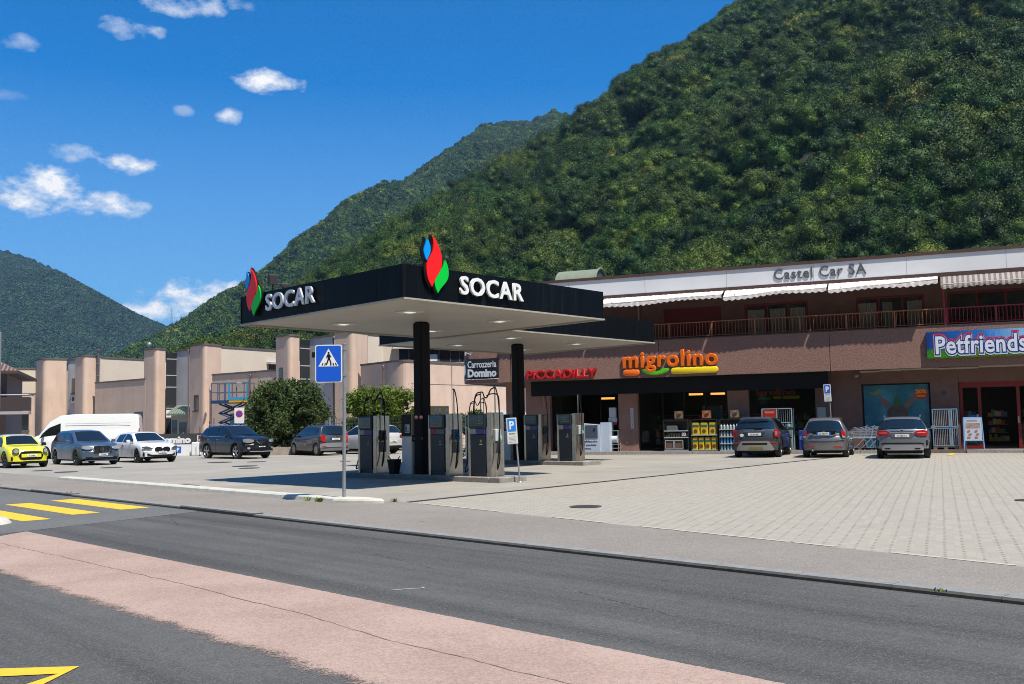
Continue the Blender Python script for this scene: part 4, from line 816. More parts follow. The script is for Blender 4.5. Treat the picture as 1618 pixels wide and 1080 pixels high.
# ---- shop signs
M_or = mat('sign_orange', (.90,.16,.005), .3, coat=.6); M_gr = mat('sign_green', (.12,.62,.01), .3, coat=.6); M_ye = mat('sign_yellow', (.90,.66,.01), .3, coat=.6)
def pill(o, x0, x1, z0, z1, y=-.10, n=10, notch=False):
    """rounded bar with a pillow front"""
    h = (z1-z0)/2; zc = (z0+z1)/2; P = [(x1-h+h*math.cos(t), zc+h*math.sin(t)) for t in [-PI/2+PI*k/n for k in range(n+1)]]+[(x0+h+h*math.cos(t), zc+h*math.sin(t)) for t in [PI/2+PI*k/n for k in range(n+1)]]
    rings = [(1,0),(1,y*.6),(.93,y*.85),(.75,y)]; m = len(P); V = []
    for s_, yy in rings: V += [(x0+h+(x-x0-h)*1 if 0 else ((x-(x1-h))*s_+(x1-h) if x > x1-h else (x-(x0+h))*s_+(x0+h) if x < x0+h else x), yy, (z-zc)*s_+zc) for x, z in P]
    F_ = [(i*m+k, i*m+(k+1)%m, (i+1)*m+(k+1)%m, (i+1)*m+k) for i in range(3) for k in range(m)]+[tuple(range(3*m,4*m))]; o.add(V, F_)
t = fthing('shop_sign', 'orange rounded lettering above an orange, a green and a yellow bar on the balcony front', 'sign', -8.72, .595, 0)
MG = text('lettering','migrolino',4.38,.98,M_or,t,extrude=.10,offset=.012,bevel=.028,M=T(0,-.01,3.66),res=4,spacing=1.1)
MG.matrix_local = T(0,-.01,3.68) 
o = MB(); pill(o,0,.80,3.56,3.85); o.build('orange_bar', M_or, t, smooth=50)
o = MB(); n = 16; V = []
for yy, s_ in ((0,1),(-.07,1),(-.1,.8)):
    V += [(1.54+.64*s_*math.cos(tt)*1.0, yy, 3.84+.28*s_*math.sin(tt)) for tt in [PI+PI*k/n for k in range(n+1)]]; V += [(1.54+.50*math.cos(tt)*(2-s_)**.3*.62, yy, 3.86+.12*math.sin(tt)) for tt in [2*PI-PI*k/n for k in range(n+1)]]
mm = 2*(n+1); o.add(V, [(i*mm+k, i*mm+(k+1)%mm, (i+1)*mm+(k+1)%mm, (i+1)*mm+k) for i in range(2) for k in range(mm)]+[tuple(range(2*mm,3*mm))]); o.build('green_bar', M_gr, t)
o = MB(); pill(o,2.24,4.38,3.57,3.86); o.build('yellow_bar', M_ye, t, smooth=50)
t = fthing('shop_sign', 'dark red bubble letters on the balcony front left of the orange letters', 'sign', -13.48, .595, 0)
text('lettering','PiCCADiLLY',3.55,.44,mat('sign_darkred', (.55,.006,.008), .45),t,extrude=.12,offset=.03,bevel=.018,M=T(0,-.01,3.55),spacing=1.02)
t = fthing('company_sign', 'slim grey capital letters on the white roof band', 'sign', -1.78, .549, 0)
text('lettering','Castel Car SA',3.80,.46,mat('letter_slate', (.10,.12,.13), .4),t,extrude=.035,offset=.004,M=T(0,-.002,7.50),spacing=1.08)
a = NT('pet_panel'); v = a.tc.outputs['Generated']; sx = a.n('ShaderNodeSeparateXYZ', {0: v})
nn = a.math('MULTIPLY', a.math('SUBTRACT', a.noise(a.mapping(a.tc.outputs['Object'], scale=(9,1,2.5)), 2., 5), .5), .5)
sk = a.ramp(a.math('ADD', sx.outputs[0], a.math('MULTIPLY', nn, .8)), [(.0,(.005,.035,.20)),(.45,(.01,.16,.55)),(.8,(.25,.5,.78)),(1,(.02,.28,.65))])
gr_ = a.ramp(a.noise(a.mapping(a.tc.outputs['Object'], scale=(8,1,3)), 3, 6), [(.3,(.004,.07,.008)),(.7,(.06,.32,.02))])
c = a.mix(a.ramp(a.math('ADD', sx.outputs[2], nn), [(.27,(0,0,0)),(.38,(1,1,1))]), gr_, sk); a.set(a.p.inputs['Base Color'], c); a.p.inputs['Roughness'].default_value = .35; M_pet = a.m
t = fthing('shop_sign', 'long blue and green panel with puffy white lettering above the red entrance', 'sign', 4.22, .45, 0)
o = MB(); o.box(0,4.55,0,.148,3.83,4.90); o.build('panel', M_pet, t)
text('lettering','Petfriends',3.32,.74,mat('pet_white', (.74,.78,.86), .4),t,extrude=.006,offset=.02,M=T(.33,-.018,3.98),spacing=1.04)
for nm, off, yy, c, dz in (('red_outline',.12,-.002,(.55,.03,.05),.02),('white_outline',.095,-.007,(.72,.74,.8),-.025),('navy_outline',.07,-.012,(.01,.05,.28),0.)):
    text(nm,'Petfriends',1,1,mat('pet_'+nm, c, .4),t,extrude=.004,offset=off,M=T(.33,yy,3.98+dz),spacing=1.04,same=True)
t = fthing('workshop_sign', 'black board with silver two-line lettering at the left corner of the balcony', 'sign', -14.93, .595, 0)
o = MB(); V = []; n = 10
arc = [(-2.1,.45),(-1.95,.22),(-1.75,.05),(-1.4,-.02),(0,-.06)]
for x, y in arc: V += [(x,y,3.66),(x,y,4.66)]
o.add(V, [(2*i,2*i+2,2*i+3,2*i+1) for i in range(4)]); o.build('board', mat('board_black', (.015,.018,.024), .4), t)
o = MB(); o.tube([(x,y-.01,3.66) for x,y in arc]+[(0,-.07,3.66),(0,-.07,4.66)]+[(x,y-.01,4.66) for x,y in arc[::-1]], .022, 6); o.build('frame', mat('frame_silver', (.62,.64,.68), .4, metal=.3), t)
M_sil = mat('silver_print', (.60,.64,.70), .4)
text('upper_line','Carrozzeria',1.55,.34,M_sil,t,extrude=.01,offset=.015,M=T(-1.66,-.068,4.22)@Matrix.Rotation(-.02,4,'Z'))
text('lower_line','Domino',1.55,.40,M_sil,t,extrude=.01,offset=.05,M=T(-1.66,-.068,3.76)@Matrix.Rotation(-.02,4,'Z'))
o = MB(); o.vprism([(-1.93+.0,3.86),(-1.88,3.92),(-1.86,4.12),(-1.88,4.32),(-1.93,4.4),(-1.95,4.12)], .12,.13); o.build('emblem', M_sil, t)
t = fthing('upper_letter_sign', 'pale letters on the wall just under the canopy, above the black corner board', 'sign', -16.95, .80, 0)
text('lettering','NI',.55,.16,M_sil,t,extrude=.02,offset=.02,M=T(.15,-.12,4.86))
t = fthing('inner_sign', 'small orange, green and yellow sign hanging inside the window behind the dark crossover', 'sign', -3.05, 1.80, 0)
text('lettering','igrolino',1.7,.33,mat('inner_orange', (.45,.07,.005), .5),t,extrude=.03,offset=.03,M=T(.12,-.02,2.46))
o = MB(); pill(o,.15,.75,2.33,2.44,-.03); o.build('green_bar', mat('inner_green', (.03,.25,.01), .5), t); o = MB(); pill(o,.85,2.0,2.35,2.49,-.03); o.build('yellow_bar', mat('inner_yellow', (.42,.30,.01), .5), t)
text('sign_number','TI 82715',.0001,.0001,M_let,t,M=T(0,-.02,-5)) if False else None
# ---- goods in front of the shop
def rack(a0, a1, label, kind, topper=None):
    t = fthing('display_rack', label, 'display rack', a0, .62, .12, 0, 'display racks against the shop window'); w = a1-a0
    o = MB(); 
    for x in (0,w): o.box(x-.02,x+.02,0,.04,0,1.40); o.box(x-.02,x+.02,.42,.46,0,1.40)
    o.box(-.02,w+.02,0,.46,1.37,1.40); o.box(-.02,w+.02,.44,.46,.0,1.38); o.build('rack_frame', mat('rack_black', (.02,.02,.022), .5), t)
    r = random.Random(int(abs(a0)*10)); 
    lev = {'oil': (.05,.62,.92), 'bags': (.06,.72), 'water': (.04,.33,.63,.95)}[kind]
    for z in lev:
        o = MB(); o.box(0,w,.0,.44,z-.03,z); o.box(0,w,-.015,-.002,z-.035,z+.005); o.build('shelf', mat('shelf_steel2', (.42,.48,.52), .4), t)
    if kind == 'bags':
        mats_ = [mat('bag_yellow', (.62,.42,.01), .5), mat('bag_teal', (.03,.12,.11), .5), mat('bag_print', (.16,.05,.02), .5)]
        for z in lev:
            n = 3 if z > .5 else 4; bw = w/n
            for i in range(n):
                x = i*bw+.02; o = MB(); o.rbox(x,x+bw-.04,.03,.3,z,z+.56,.04,0); o.box(x+.01,x+bw-.05,.024,.029,z+.34,z+.44,1); o.disc((x+bw/2-.02,.02,z+.16),.085,14,'y',m=2); o.build('charcoal_bag', mats_, t)
    elif kind == 'water':
        for z in lev:
            c = (.45,.48,.48) if z > .6 else (.12,.42,.72) if z > .2 and z < .5 else (.35,.50,.55)
            n = 8; o = MB()
            for i in range(n):
                for q in (0,1): o.lathe([(.0,0),(.045,0),(.05,.05),(.05,.15),(.022,.20),(.022,.24),(0,.24)], 8, (w*(i+.5)/n,.08+q*.14,z))
            o.build('bottles', mat('bottle_%d' % int(c[0]*100), c, .25), t)
    else:
        o = MB()
        for i in range(9):
            if r.random() < .8: h = r.uniform(.1,.2); o.rbox(.06+i*.115,.14+i*.115,.05,.2,.62,.62+h,.01)
        o.build('goods', mat('goods_dark', (.25,.10,.10), .5, noise=(.08,.12,.06), nscale=9), t)
        o = MB(); 
        for x in (.04,.46):
            o.box(x,x+.4,.0,.02,.08,.12); o.box(x,x+.4,.0,.02,.46,.5); o.box(x,x+.03,.0,.02,.12,.46); o.box(x+.37,x+.4,.0,.02,.12,.46)
        o.build('crate_frame', mat('crate_grey', (.36,.36,.36), .5), t)
        o = MB(); o.box(.08,.42,.03,.3,.1,.45); o.box(.5,.84,.03,.3,.1,.45); o.build('crate_goods', mat('goods_brown', (.20,.10,.07), .6, noise=(.08,.07,.06), nscale=14), t)
        o = MB(); o.rbox(.1,.6,.05,.3,.93,1.15,.03); o.build('folded_goods', mat('goods_grey', (.12,.12,.11), .6), t)
        text('price_mark','33',.18,.14,M_let,t,extrude=.004,offset=.03,M=T(w-.28,-.018,.68))
    o = MB(); o.box(w*.4,w*.4+.42,.2,.22,1.41,1.80); tp = o.build('topper_card', mat('card_frame', (.05,.045,.04), .5), t)
    if topper:
        o = MB(); o.box(w*.4+.02,w*.4+.40,.19,.198,1.46,1.78); o.build('card_face', mat('card_'+kind, topper, .5, noise=tuple(q*.35 for q in topper), nscale=7), tp)
        o = MB(); blob(o, w*.4+.22, 1.60, .11,.07,.18,.188,.5); o.build('card_picture', mat('pic_'+kind, (.06,.03,.03), .5), tp)
    return t
rack(-6.90,-5.80,'left rack of motor goods with crates below, beside the glass door','oil',(.35,.22,.12))
rack(-5.66,-4.52,'middle rack stacked with yellow charcoal bags and an orange card on top','bags',(.75,.20,.06))
rack(-4.40,-3.30,'right rack of bottled water partly behind the dark crossover','water',(.35,.25,.12))
t = fthing('green_fridge', 'tall grey-green cabinet inside the window behind the charcoal rack', 'cabinet', -5.45, 2.1, .13); o = MB(); o.rbox(0,.85,0,.6,0,2.0,.05); o.build('body', mat('fridge_green', (.22,.29,.27), .4), t); o = MB(); o.box(.04,.81,-.012,-.002,.1,1.95); o.build('door', mat('fridge_door', (.26,.34,.32), .3), t)
t = fthing('ice_chest', 'white and blue slanted ice chest outside the shop window', 'ice chest', -10.95, .62, .12)
M_ice = mat('ice_blue', (.50,.58,.70), .4); o = MB(); o.vprism([(0,0),(1.02,0),(1.02,1.22),(0,1.32)], 0, .7); o.vprism([(1.03,0),(1.45,0),(1.45,1.34),(1.03,1.34)], .1, .75); o.build('body', M_ice, t)
o = MB(); o.box(.32,.92,-.02,-.003,.62,1.22); o.build('lid', mat('ice_lid', (.07,.09,.12), .3), t); o = MB(); o.box(.7,.82,-.03,-.021,.95,1.07); o.build('lock', mat('lock_blue', (.01,.02,.09), .3), t)
text('line','il ghiaccio',.78,.13,mat('ice_print', (.03,.05,.13), .5),t,extrude=.004,offset=.02,M=T(.12,-.003,.40)); text('line','in 3 grandezze',.72,.12,mat('ice_print', (.03,.05,.13), .5),t,extrude=.004,offset=.02,M=T(.12,-.003,.24)); text('line','diverse',.45,.08,mat('ice_print', (.03,.05,.13), .5),t,extrude=.004,offset=.02,M=T(.12,-.003,.11))
t = fthing('towel_stand', 'grey stand with a paper roll and white notice box by the left pillar', 'paper stand', -9.68, 1.1, .12)
o = MB(); 
for x in (0,.48): o.tube([(x,0,0),(x,0,.95)], .02, 8); o.tube([(x,.3,0),(x,.3,.95)], .02, 8)
o.box(-.02,.5,-.02,.32,.93,.96); o.box(-.02,.5,-.02,.32,.12,.15); o.box(-.02,.5,-.02,.32,.3,.33); o.build('frame', mat('stand_grey', (.35,.36,.37), .4, metal=.4), t)
o = MB(); o.tube([(.06,.12,.55),(.42,.12,.55)], .17, 18); o.build('paper_roll', mat('paper', (.58,.60,.64), .8), t, smooth=40)
t = fthing('notice_box', 'white box with red label on the pole above the paper stand', 'notice box', -9.68, 1.3, 1.4)
o = MB(); o.rbox(0,.34,0,.12,.28,.75,.02); o.build('upper_box', mat('box_white', (.45,.45,.46), .5), t); o = MB(); o.rbox(-.03,.37,0,.12,.06,.27,.01); o.build('lower_box', mat('box_white', (.45,.45,.46), .5), t); o = MB(); o.box(-.02,.36,0,.1,-.05,.05); o.build('red_label', mat('label_red', (.35,.02,.03), .5), t)
o = MB(); o.box(.12,.2,.13,.16,-1.28,.7); o.build('mast', M_black, t)
t = fthing('gas_cabinet', 'grey wire cage for gas bottles with a red sign, behind the dark crossover', 'gas cage', -2.55, .75, .12)
o = MB(); W_, H_ = 1.25, 1.80
for x in (0,W_/2,W_): o.box(x-.02,x+.02,0,.04,0,H_); 
for x in (0,W_): o.box(x-.02,x+.02,.6,.64,0,H_)
for z in (.02,.6,1.2,H_): o.box(0,W_,0,.035,z-.018,z+.018)
for k in range(14): o.box(k*W_/14,k*W_/14+.008,.01,.02,0,H_)
o.build('cage', mat('cage_grey', (.36,.42,.44), .4), t)
o = MB(); o.box(.06,.6,-.02,-.004,1.42,1.76); s_ = o.build('red_sign', mat('gas_red', (.42,.015,.015), .5), t); text('word','PROPANO',.40,.09,mat('gas_orange', (.7,.4,.2), .5),s_,extrude=.004,offset=.02,M=T(.13,-.02,1.60)); o = MB(); o.box(.30,.6,-.025,-.005,1.18,1.40); o.build('white_notice', M_plate, t)
for i in range(4):
    for z in (.04,.62):
        o = MB(); o.lathe([(0,0),(.12,0),(.13,.05),(.13,.42),(.08,.5),(.03,.52),(.03,.56),(0,.56)], 12, (.17+i*.3,.3,z)); b_ = o.build('gas_bottle', mat('bottle_teal', (.06,.16,.17), .5), t, smooth=40)
t = fthing('blue_box', 'small blue vending unit between the gas cage and the brown wall', 'vending unit', -1.05, .8, .12); o = MB(); o.rbox(0,.3,0,.3,0,.85,.03); o.build('body', mat('box_blue', (.01,.04,.30), .5), t); o = MB(); o.box(.04,.26,-.01,0,.45,.6); o.build('label', mat('box_lightblue', (.1,.2,.45), .5), t)
t = fthing('notice_board', 'grey-green notice board on the brown wall behind the middle parked car', 'notice board', -.28, 1.17, 1.0); o = MB(); o.rbox(0,.36,0,.02,0,.95,.008); o.build('board', mat('board_grey', (.25,.30,.29), .5), t); o = MB(); o.box(.03,.33,-.008,-.001,.04,.9); o.build('sheet', mat('sheet_grey', (.30,.35,.34), .6), t)
# stacked wire cages
def cage(z, label):
    t = fthing('wire_cage', label, 'wire cage', 4.30, .62, z, 0, 'wire cages stacked beside the entrance'); W_, H_, D_ = .92, .74, .6
    o = MB()
    for x in (0,.62,.70,W_): o.box(x-.018,x+.018,0,.036,0,H_)
    for x in (0,W_): o.box(x-.018,x+.018,D_-.036,D_,0,H_); o.box(x-.016,x+.016,.036,D_-.036,H_-.03,H_); o.box(x-.016,x+.016,.036,D_-.036,0,.03)
    for z_ in (.015,H_-.015): o.box(0,W_,0,.036,z_-.018,z_+.018); o.box(0,W_,D_-.036,D_,z_-.018,z_+.018)
    o.build('frame', mat('cage_blue', (.20,.34,.50), .4), t)
    o = MB()
    for k in range(1,14): o.box(k*W_/14-.006,k*W_/14+.006,.01,.024,.03,H_-.03)
    for k in range(1,9): o.box(-.01,.004,k*D_/9-.006,k*D_/9+.006,.03,H_-.03); o.box(W_-.004,W_+.01,k*D_/9-.006,k*D_/9+.006,.03,H_-.03)
    o.build('bars', mat('cage_bars', (.45,.47,.48), .4), t)
    o = MB(); o.box(.05,W_-.05,.1,D_-.06,.03,.5); o.build('contents', mat('cage_fill', (.09,.055,.06), .8), t)
cage(.26, 'lower blue wire cage on a pallet beside the entrance'); cage(1.03, 'upper blue wire cage on top of another beside the entrance')
t = fthing('pallet', 'wooden pallet under the two blue wire cages', 'pallet', 4.28, .6, .12); o = MB()
for x in (0,.4,.8): o.box(x,x+.14,0,.62,0,.09)
o.build('block', mat('wood', (.28,.19,.11), .8, noise=(.20,.13,.08), nscale=9), t); o = MB()
for k in range(5): o.box(-.01,.96,k*.13,k*.13+.1,.092,.115)
o.build('deck_board', mat('wood', (.28,.19,.11)), t)
# A-frame board
t = fthing('pavement_board', 'blue A-frame board with printed poster by the red shop entrance', 'A-board', 5.42, .30, .12, math.radians(-4))
o = MB()
def slat(x0, z0, x1, z1, y0, y1, w=.025): o.tube([(x0,y0,z0),(x1,y1,z1)], w, 6)
slat(0,0,.0,1.27,0,.22); slat(.0+.72,0,.66,1.27,0,.22); slat(.02,0,.03,1.27,.62,.24); slat(.70,0,.64,1.27,.62,.24); slat(.0,1.27,.66,1.27,.22,.22); slat(.0,.36,.7,.36,.06,.06); o.build('frame', mat('board_blue', (.16,.36,.62), .4), t)
M2 = Matrix.Translation((0,.055,.36)) @ Matrix.Rotation(-math.atan(.22/1.27), 4, 'X')
o = MB(); o.box(.03,.66,-.012,-.0,.02,.9); pn = o.build('poster', mat('poster_pale', (.46,.48,.55), .5), t); pn.matrix_local = M2
o = MB(); o.box(.08,.60,-.018,-.013,.50,.70); o.build('poster_photo', mat('poster_brown', (.20,.11,.08), .5, noise=(.40,.33,.28), nscale=12), pn)
o = MB(); 
for i in range(2):
    for j in range(3): blob(o, .18+.27*i+.05*(j%2), .12+.125*j, .07,.045, -.018,-.013, .3*j)
o.build('poster_items', mat('poster_orange', (.30,.16,.10), .5), pn)
o = MB(); o.box(.12,.5,-.018,-.013,.78,.83); o.build('poster_heading', mat('poster_head', (.30,.22,.30), .5), pn)
# nested shopping trolleys
def trolley(a_, label):
    t = fthing('shopping_trolley', label, 'shopping trolley', a_, .32, .12, 0, 'shopping trolleys nested in a row')
    o = MB(); r_ = .009
    P = lambda y: [(-.02,y,.98),(-.85,y,.80),(-.80,y,.52),(-.12,y,.50),(-.02,y,.98)]
    for y in (0,.5):
        o.tube(P(y), .012, 6)
        for k in range(1,6): z = .5+.07*k; o.tube([(-.11+.018*k,y,z),(-.80-.008*k,y,z-.015)], .005, 4)
        for k in range(1,11): x = -.1-.068*k; o.tube([(x,y,.505),(x-.02,y,.98-.02-.016*k)], .004, 4)
    for x, z in ((-.85,.80),(-.80,.52),(-.12,.50)): o.tube([(x,0,z),(x,.5,z)], .01, 6)
    for k in range(1,8): o.tube([(-.82,k*.5/8,.52),(-.85,k*.5/8,.8)], .004, 4)
    o.build('basket', mat('chrome_wire', (.55,.57,.60), .3, metal=.8), t)
    o = MB()
    for y in (.0,.5): o.tube([(-.10,y,.50),(-.45,y,.14),(-.5,y,.11)], .014, 6); o.tube([(-.12,y,.5),(.0,y,.12)], .014, 6); o.tube([(.0,y,.12),(-.75,y,.12)], .012, 6)
    o.build('chassis', mat('chrome_bar', (.62,.63,.65), .25, metal=.9), t)
    o = MB(); o.tube([(.02,-.02,1.0),(.02,.52,1.0)], .018, 8); o.build('handle', mat('trolley_blue', (.20,.35,.45), .4), t)
    for x in (-.02,-.72):
        for y in (.02,.48): o = MB(); o.lathe([(0,-.012),(.055,-.012),(.055,.012),(0,.012)], 12, (x,y,.06), 'y'); o.build('wheel', M_rub, t)
for i, lb in enumerate(('leftmost of the four nested shopping trolleys','second shopping trolley from the left in the nested row','third shopping trolley from the left in the nested row','rightmost nested shopping trolley, behind the silver car')): trolley(1.75+i*.27, lb)
# yellow bay markings
for P in (((4.92,-.25),(5.10,-.25),(4.92,-2.3),(4.74,-2.3)),((.0,-2.6),(.18,-2.6),(.16,-2.95),(-.02,-2.95)),((-2.75,-2.6),(-2.57,-2.6),(-2.6,-2.95),(-2.78,-2.95))):
    sheet('bay_marking', [fw_(a_, y_)[:2] for a_, y_ in P], .006, M_yel)
# ---------------------------------------------------------------- cars: a lofted shell; x forward, y left, z up
def lerp_tab(tab, x):
    if x <= tab[0][0]: return tab[0][1]
    for (a0, b0), (a1, b1) in zip(tab, tab[1:]):
        if x <= a1:
            t = (x-a0)/(a1-a0) if a1 > a0 else 1; return b0+(b1-b0)*t
    return tab[-1][1]
def smooth_tab(tab, x, h=.05): return (lerp_tab(tab, x-h)+2*lerp_tab(tab, x)+lerp_tab(tab, x+h))/4
class Car:
    def __init__(s, **k):
        s.L=4.2; s.W=1.8; s.H=1.5; s.r=.32; s.wb=2.6; s.fo=.85; s.sill=.24; s.roofw=.60; s.bend=.30; s.rbend=.16; s.lean=.12
        s.__dict__.update(k); s.xf = s.L/2-s.fo; s.xr = s.xf-s.wb; s.hw = s.W/2
    def zlow(s, x):
        z = s.sill
        for xw in (s.xf, s.xr):
            R_ = s.r+.045; d = abs(x-xw)
            if d < R_: z = max(z, s.r+math.sqrt(R_*R_-d*d))
        e = s.L/2-abs(x)
        if e < .5: z = max(z, s.sill+.04*(1-e/.5))
        return z
    def xform(s, x, y, z):
        w = max(0, min(1, (abs(x)-s.L*.25)/(s.L*.25)))**1.6; sg = 1 if x > 0 else -1
        b = s.bend if x > 0 else s.rbend
        yy = min(1.15, abs(y)/s.hw)
        ln = s.lean*max(0, z-.55)**1.3*(1.2 if x > 0 else .6)
        return (x-sg*w*(b*yy**2.8+ln), y*(1-.06*w*yy), z)
    def top(s, x): return smooth_tab(s.prof, x)
    def belt(s, x): return min(lerp_tab(s.bl, x), s.top(x)-.05)
    def ring(s, x):
        zl = s.zlow(x); tp = s.top(x); be = s.belt(x); q = max(0, min(1, (tp-be-.04)/(s.H-be-.04))); hw = s.hw
        e = s.L/2-abs(x); inn = .05*max(0, 1-e/.12)
        hw -= inn; tp -= inn*.8
        yr = (hw-.07)*(1-q)+s.roofw*q; sh = max(zl+.02, be-.13)
        pts = [(hw-.07, zl), (hw-.015, zl+.015), (hw, zl+(sh-zl)*.4), (hw+.0, zl+(sh-zl)*.72), (hw-.012, sh+.06), (hw-.05, be)]
        for t in (.33,.66): pts.append(((hw-.05)*(1-t)+yr*t+.018*math.sin(PI*t)*q, be+(tp-.05-be)*t))
        pts.append((yr, tp-.045)); pts.append((yr-.05, tp-.014)); pts.append((yr*.55, tp+.004)); pts.append((0, tp+.012))
        return pts
    def side(s, x, t, off=.008):
        R_ = s.ring(x); a_, b_ = Vector((0,*R_[5])), Vector((0,*R_[8])); p = a_.lerp(b_, t); y = p.y+.018*math.sin(PI*t)+off
        return y, p.z
    def build(s, t, paintm, trim=None, lower=None):
        o = MB(); xs = sorted(set([round(-s.L/2+s.L*i/64, 4) for i in range(65)]+[round(xw+(s.r+.045)*math.sin(a_), 4) for xw in (s.xf,s.xr) for a_ in [PI*(k-6)/12 for k in range(13)]]+[-s.L/2+.03,s.L/2-.03,-s.L/2+.07,s.L/2-.07]+[p[0] for p in s.prof if abs(p[0]) < s.L/2]))
        rings = []
        for x in xs:
            R_ = s.ring(x); full = [(x,-y,z) for y,z in R_]+[(x,y,z) for y,z in R_[::-1][1:]]
            rings.append([s.xform(*p) for p in full])
        m = len(rings[0]); V = [p for R_ in rings for p in R_]; n = len(rings)
        F_ = [(i*m+k, (i+1)*m+k, (i+1)*m+k+1, i*m+k+1) for i in range(n-1) for k in range(m-1)]+[(i*m+m-1,(i+1)*m+m-1,(i+1)*m,i*m) for i in range(n-1)]
        o.add(V, F_)
        for x, flip in ((xs[-1],0),(xs[0],1)):
            R_ = s.ring(x); C = [[s.xform(x, y*j/4, z) for j in range(-4,5)] for y, z in R_[:-1]]+[[s.xform(x, 0, R_[-1][1])]*9]
            V = [p for c in C for p in c]; k9 = len(C); F_ = [(i*9+j, i*9+j+1, (i+1)*9+j+1, (i+1)*9+j) for i in range(k9-1) for j in range(8)]
            o.add(V, [f_[::-1] for f_ in F_] if flip else F_)
        b = o.build('body', paintm, t, smooth=38)
        # dark underbody
        o = MB(); hw = s.hw-.28; o.box(-s.L/2+.25, s.L/2-.3, -hw, hw, .17, s.sill+.25); o.build('underbody', M_black, t)
        s.t = t; s.b = b; return b
    def endx(s, y, z, front, off): x = s.L/2 if front else -s.L/2; p = s.xform(x, y, z); return p[0]+(off if front else -off)
    def patch(s, name, cols, front, m, parent=None, off=.012, th=.03):
        """cols: (y, z0, z1) from right to left across the nose or tail"""
        if front is True or front is False:
            o = MB(); V = []
            C = []
            for (a0, a1) in zip(cols, cols[1:]):
                for k in range(3): C.append(tuple(a0[i]+(a1[i]-a0[i])*k/3 for i in range(3)))
            C.append(cols[-1])
            for y, z0, z1 in C:
                zm = (z0+z1)/2
                for z, f_ in ((z0,-.6),(zm,1),(z1,-.6)): V.append((s.endx(y, z, front, off+ (0 if f_ > 0 else -.003)), y, z))
            q = [(3*i+j,3*i+j+1,3*i+j+4,3*i+j+3) for i in range(len(C)-1) for j in range(2)]
            o.add(V, q if front else [a_[::-1] for a_ in q]); 
            # returns to give it thickness
            back = [(x-(th if front else -th), y, z) for x, y, z in V]; o.add(back, [a_[::-1] for a_ in (q if front else [b_[::-1] for b_ in q])])
            nV = len(V); rim = [3*i for i in range(len(C))]+[3*(len(C)-1)+1]+[3*i+2 for i in range(len(C)-1,-1,-1)]+[1]
            o.add(V+back, [(rim[i], rim[(i+1)%len(rim)], nV+rim[(i+1)%len(rim)], nV+rim[i]) for i in range(len(rim))])
            return o.build(name, m, parent or s.t, smooth=40)
    def glass_side(s, name, x0, x1, t0=.06, t1=.90, m=None, cut0=0., cut1=0.):
        for sg in (-1, 1):
            o = MB(); V = []; n = 14
            for i in range(n+1):
                x = x0+(x1-x0)*i/n; ta, tb = t0, t1
                for k in range(4):
                    tt = ta+(tb-ta)*k/3; xx = x+cut1*(1-tt)*(i/n)+cut0*(1-tt)*(1-i/n)
                    y, z = s.side(xx, tt); V.append(s.xform(xx, sg*y, z))
            F_ = [(4*i+k,4*i+k+1,4*i+k+5,4*i+k+4) for i in range(n) for k in range(3)]
            o.add(V, F_ if sg < 0 else [f_[::-1] for f_ in F_]); o.build(name, m or M_glass, s.t, smooth=60)
    def glass_end(s, name, x0, x1, inset=.07, m=None):
        o = MB(); V = []; n = 10
        for i in range(n+1):
            x = x0+(x1-x0)*i/n; R_ = s.ring(x); yr, tp = R_[8][0]-inset*.3, s.top(x)
            for j in range(-4,5):
                u = j/4; y = u*(yr-.02); z = tp+.012-.05*abs(u)**3
                p = s.xform(x, y, z); V.append((p[0]+(.008 if x0 > 0 else -.008), p[1], p[2]+.012))
        F_ = [(9*i+j,9*i+j+1,9*i+j+10,9*i+j+9) for i in range(n) for j in range(8)]
        o.add(V, [f_[::-1] for f_ in F_]); g_ = o.build(name, m or M_glass, s.t, smooth=60); return g_
    def wheels(s, rimm=None, spokes=5, w=.215, rimf=.70):
        for xw in (s.xf, s.xr):
            for sg in (-1, 1):
                wt_ = bpy.data.objects.new('wheel', None); col.objects.link(wt_); wt_.parent = s.t; wt_.location = (xw, sg*(s.hw-.012-w/2), s.r)
                r = s.r; k = sg; o = MB(); o.lathe([(r*rimf,-k*w/2),(r*.93,-k*w/2),(r,-k*w*.38),(r,k*w*.36),(r*.95,k*w*.5),(r*rimf,k*w*.49),(r*rimf,k*w*.30),(.02,k*w*.22)], 28, axis='y'); o.build('tyre', M_rub, wt_, smooth=35)
                o = MB(); R_ = r*rimf; y1 = k*w*.46
                o.lathe([(R_*.90,y1-k*.02),(R_*.93,y1),(R_*1.0,y1),(R_*1.0,y1-k*.04)], 28, axis='y')
                o.lathe([(0,y1-k*.015),(R_*.2,y1-k*.02),(R_*.22,y1-k*.05)], 14, axis='y')
                for q in range(spokes):
                    a_ = 2*PI*q/spokes+.3; ca, sa = math.cos(a_), math.sin(a_)
                    for (u0, u1, w0, w1) in ((.15,.95,.13,.20),):
                        P = [(u0*R_,-w0*R_),(u1*R_,-w1*R_*.75),(u1*R_,w1*R_*.75),(u0*R_,w0*R_)]; pts = [(x*ca-z*sa, x*sa+z*ca) for x, z in P]
                        o.vprism(pts, min(y1-k*.03,y1-k*.008), max(y1-k*.03,y1-k*.008))
                o.build('rim', rimm or M_rim, wt_)
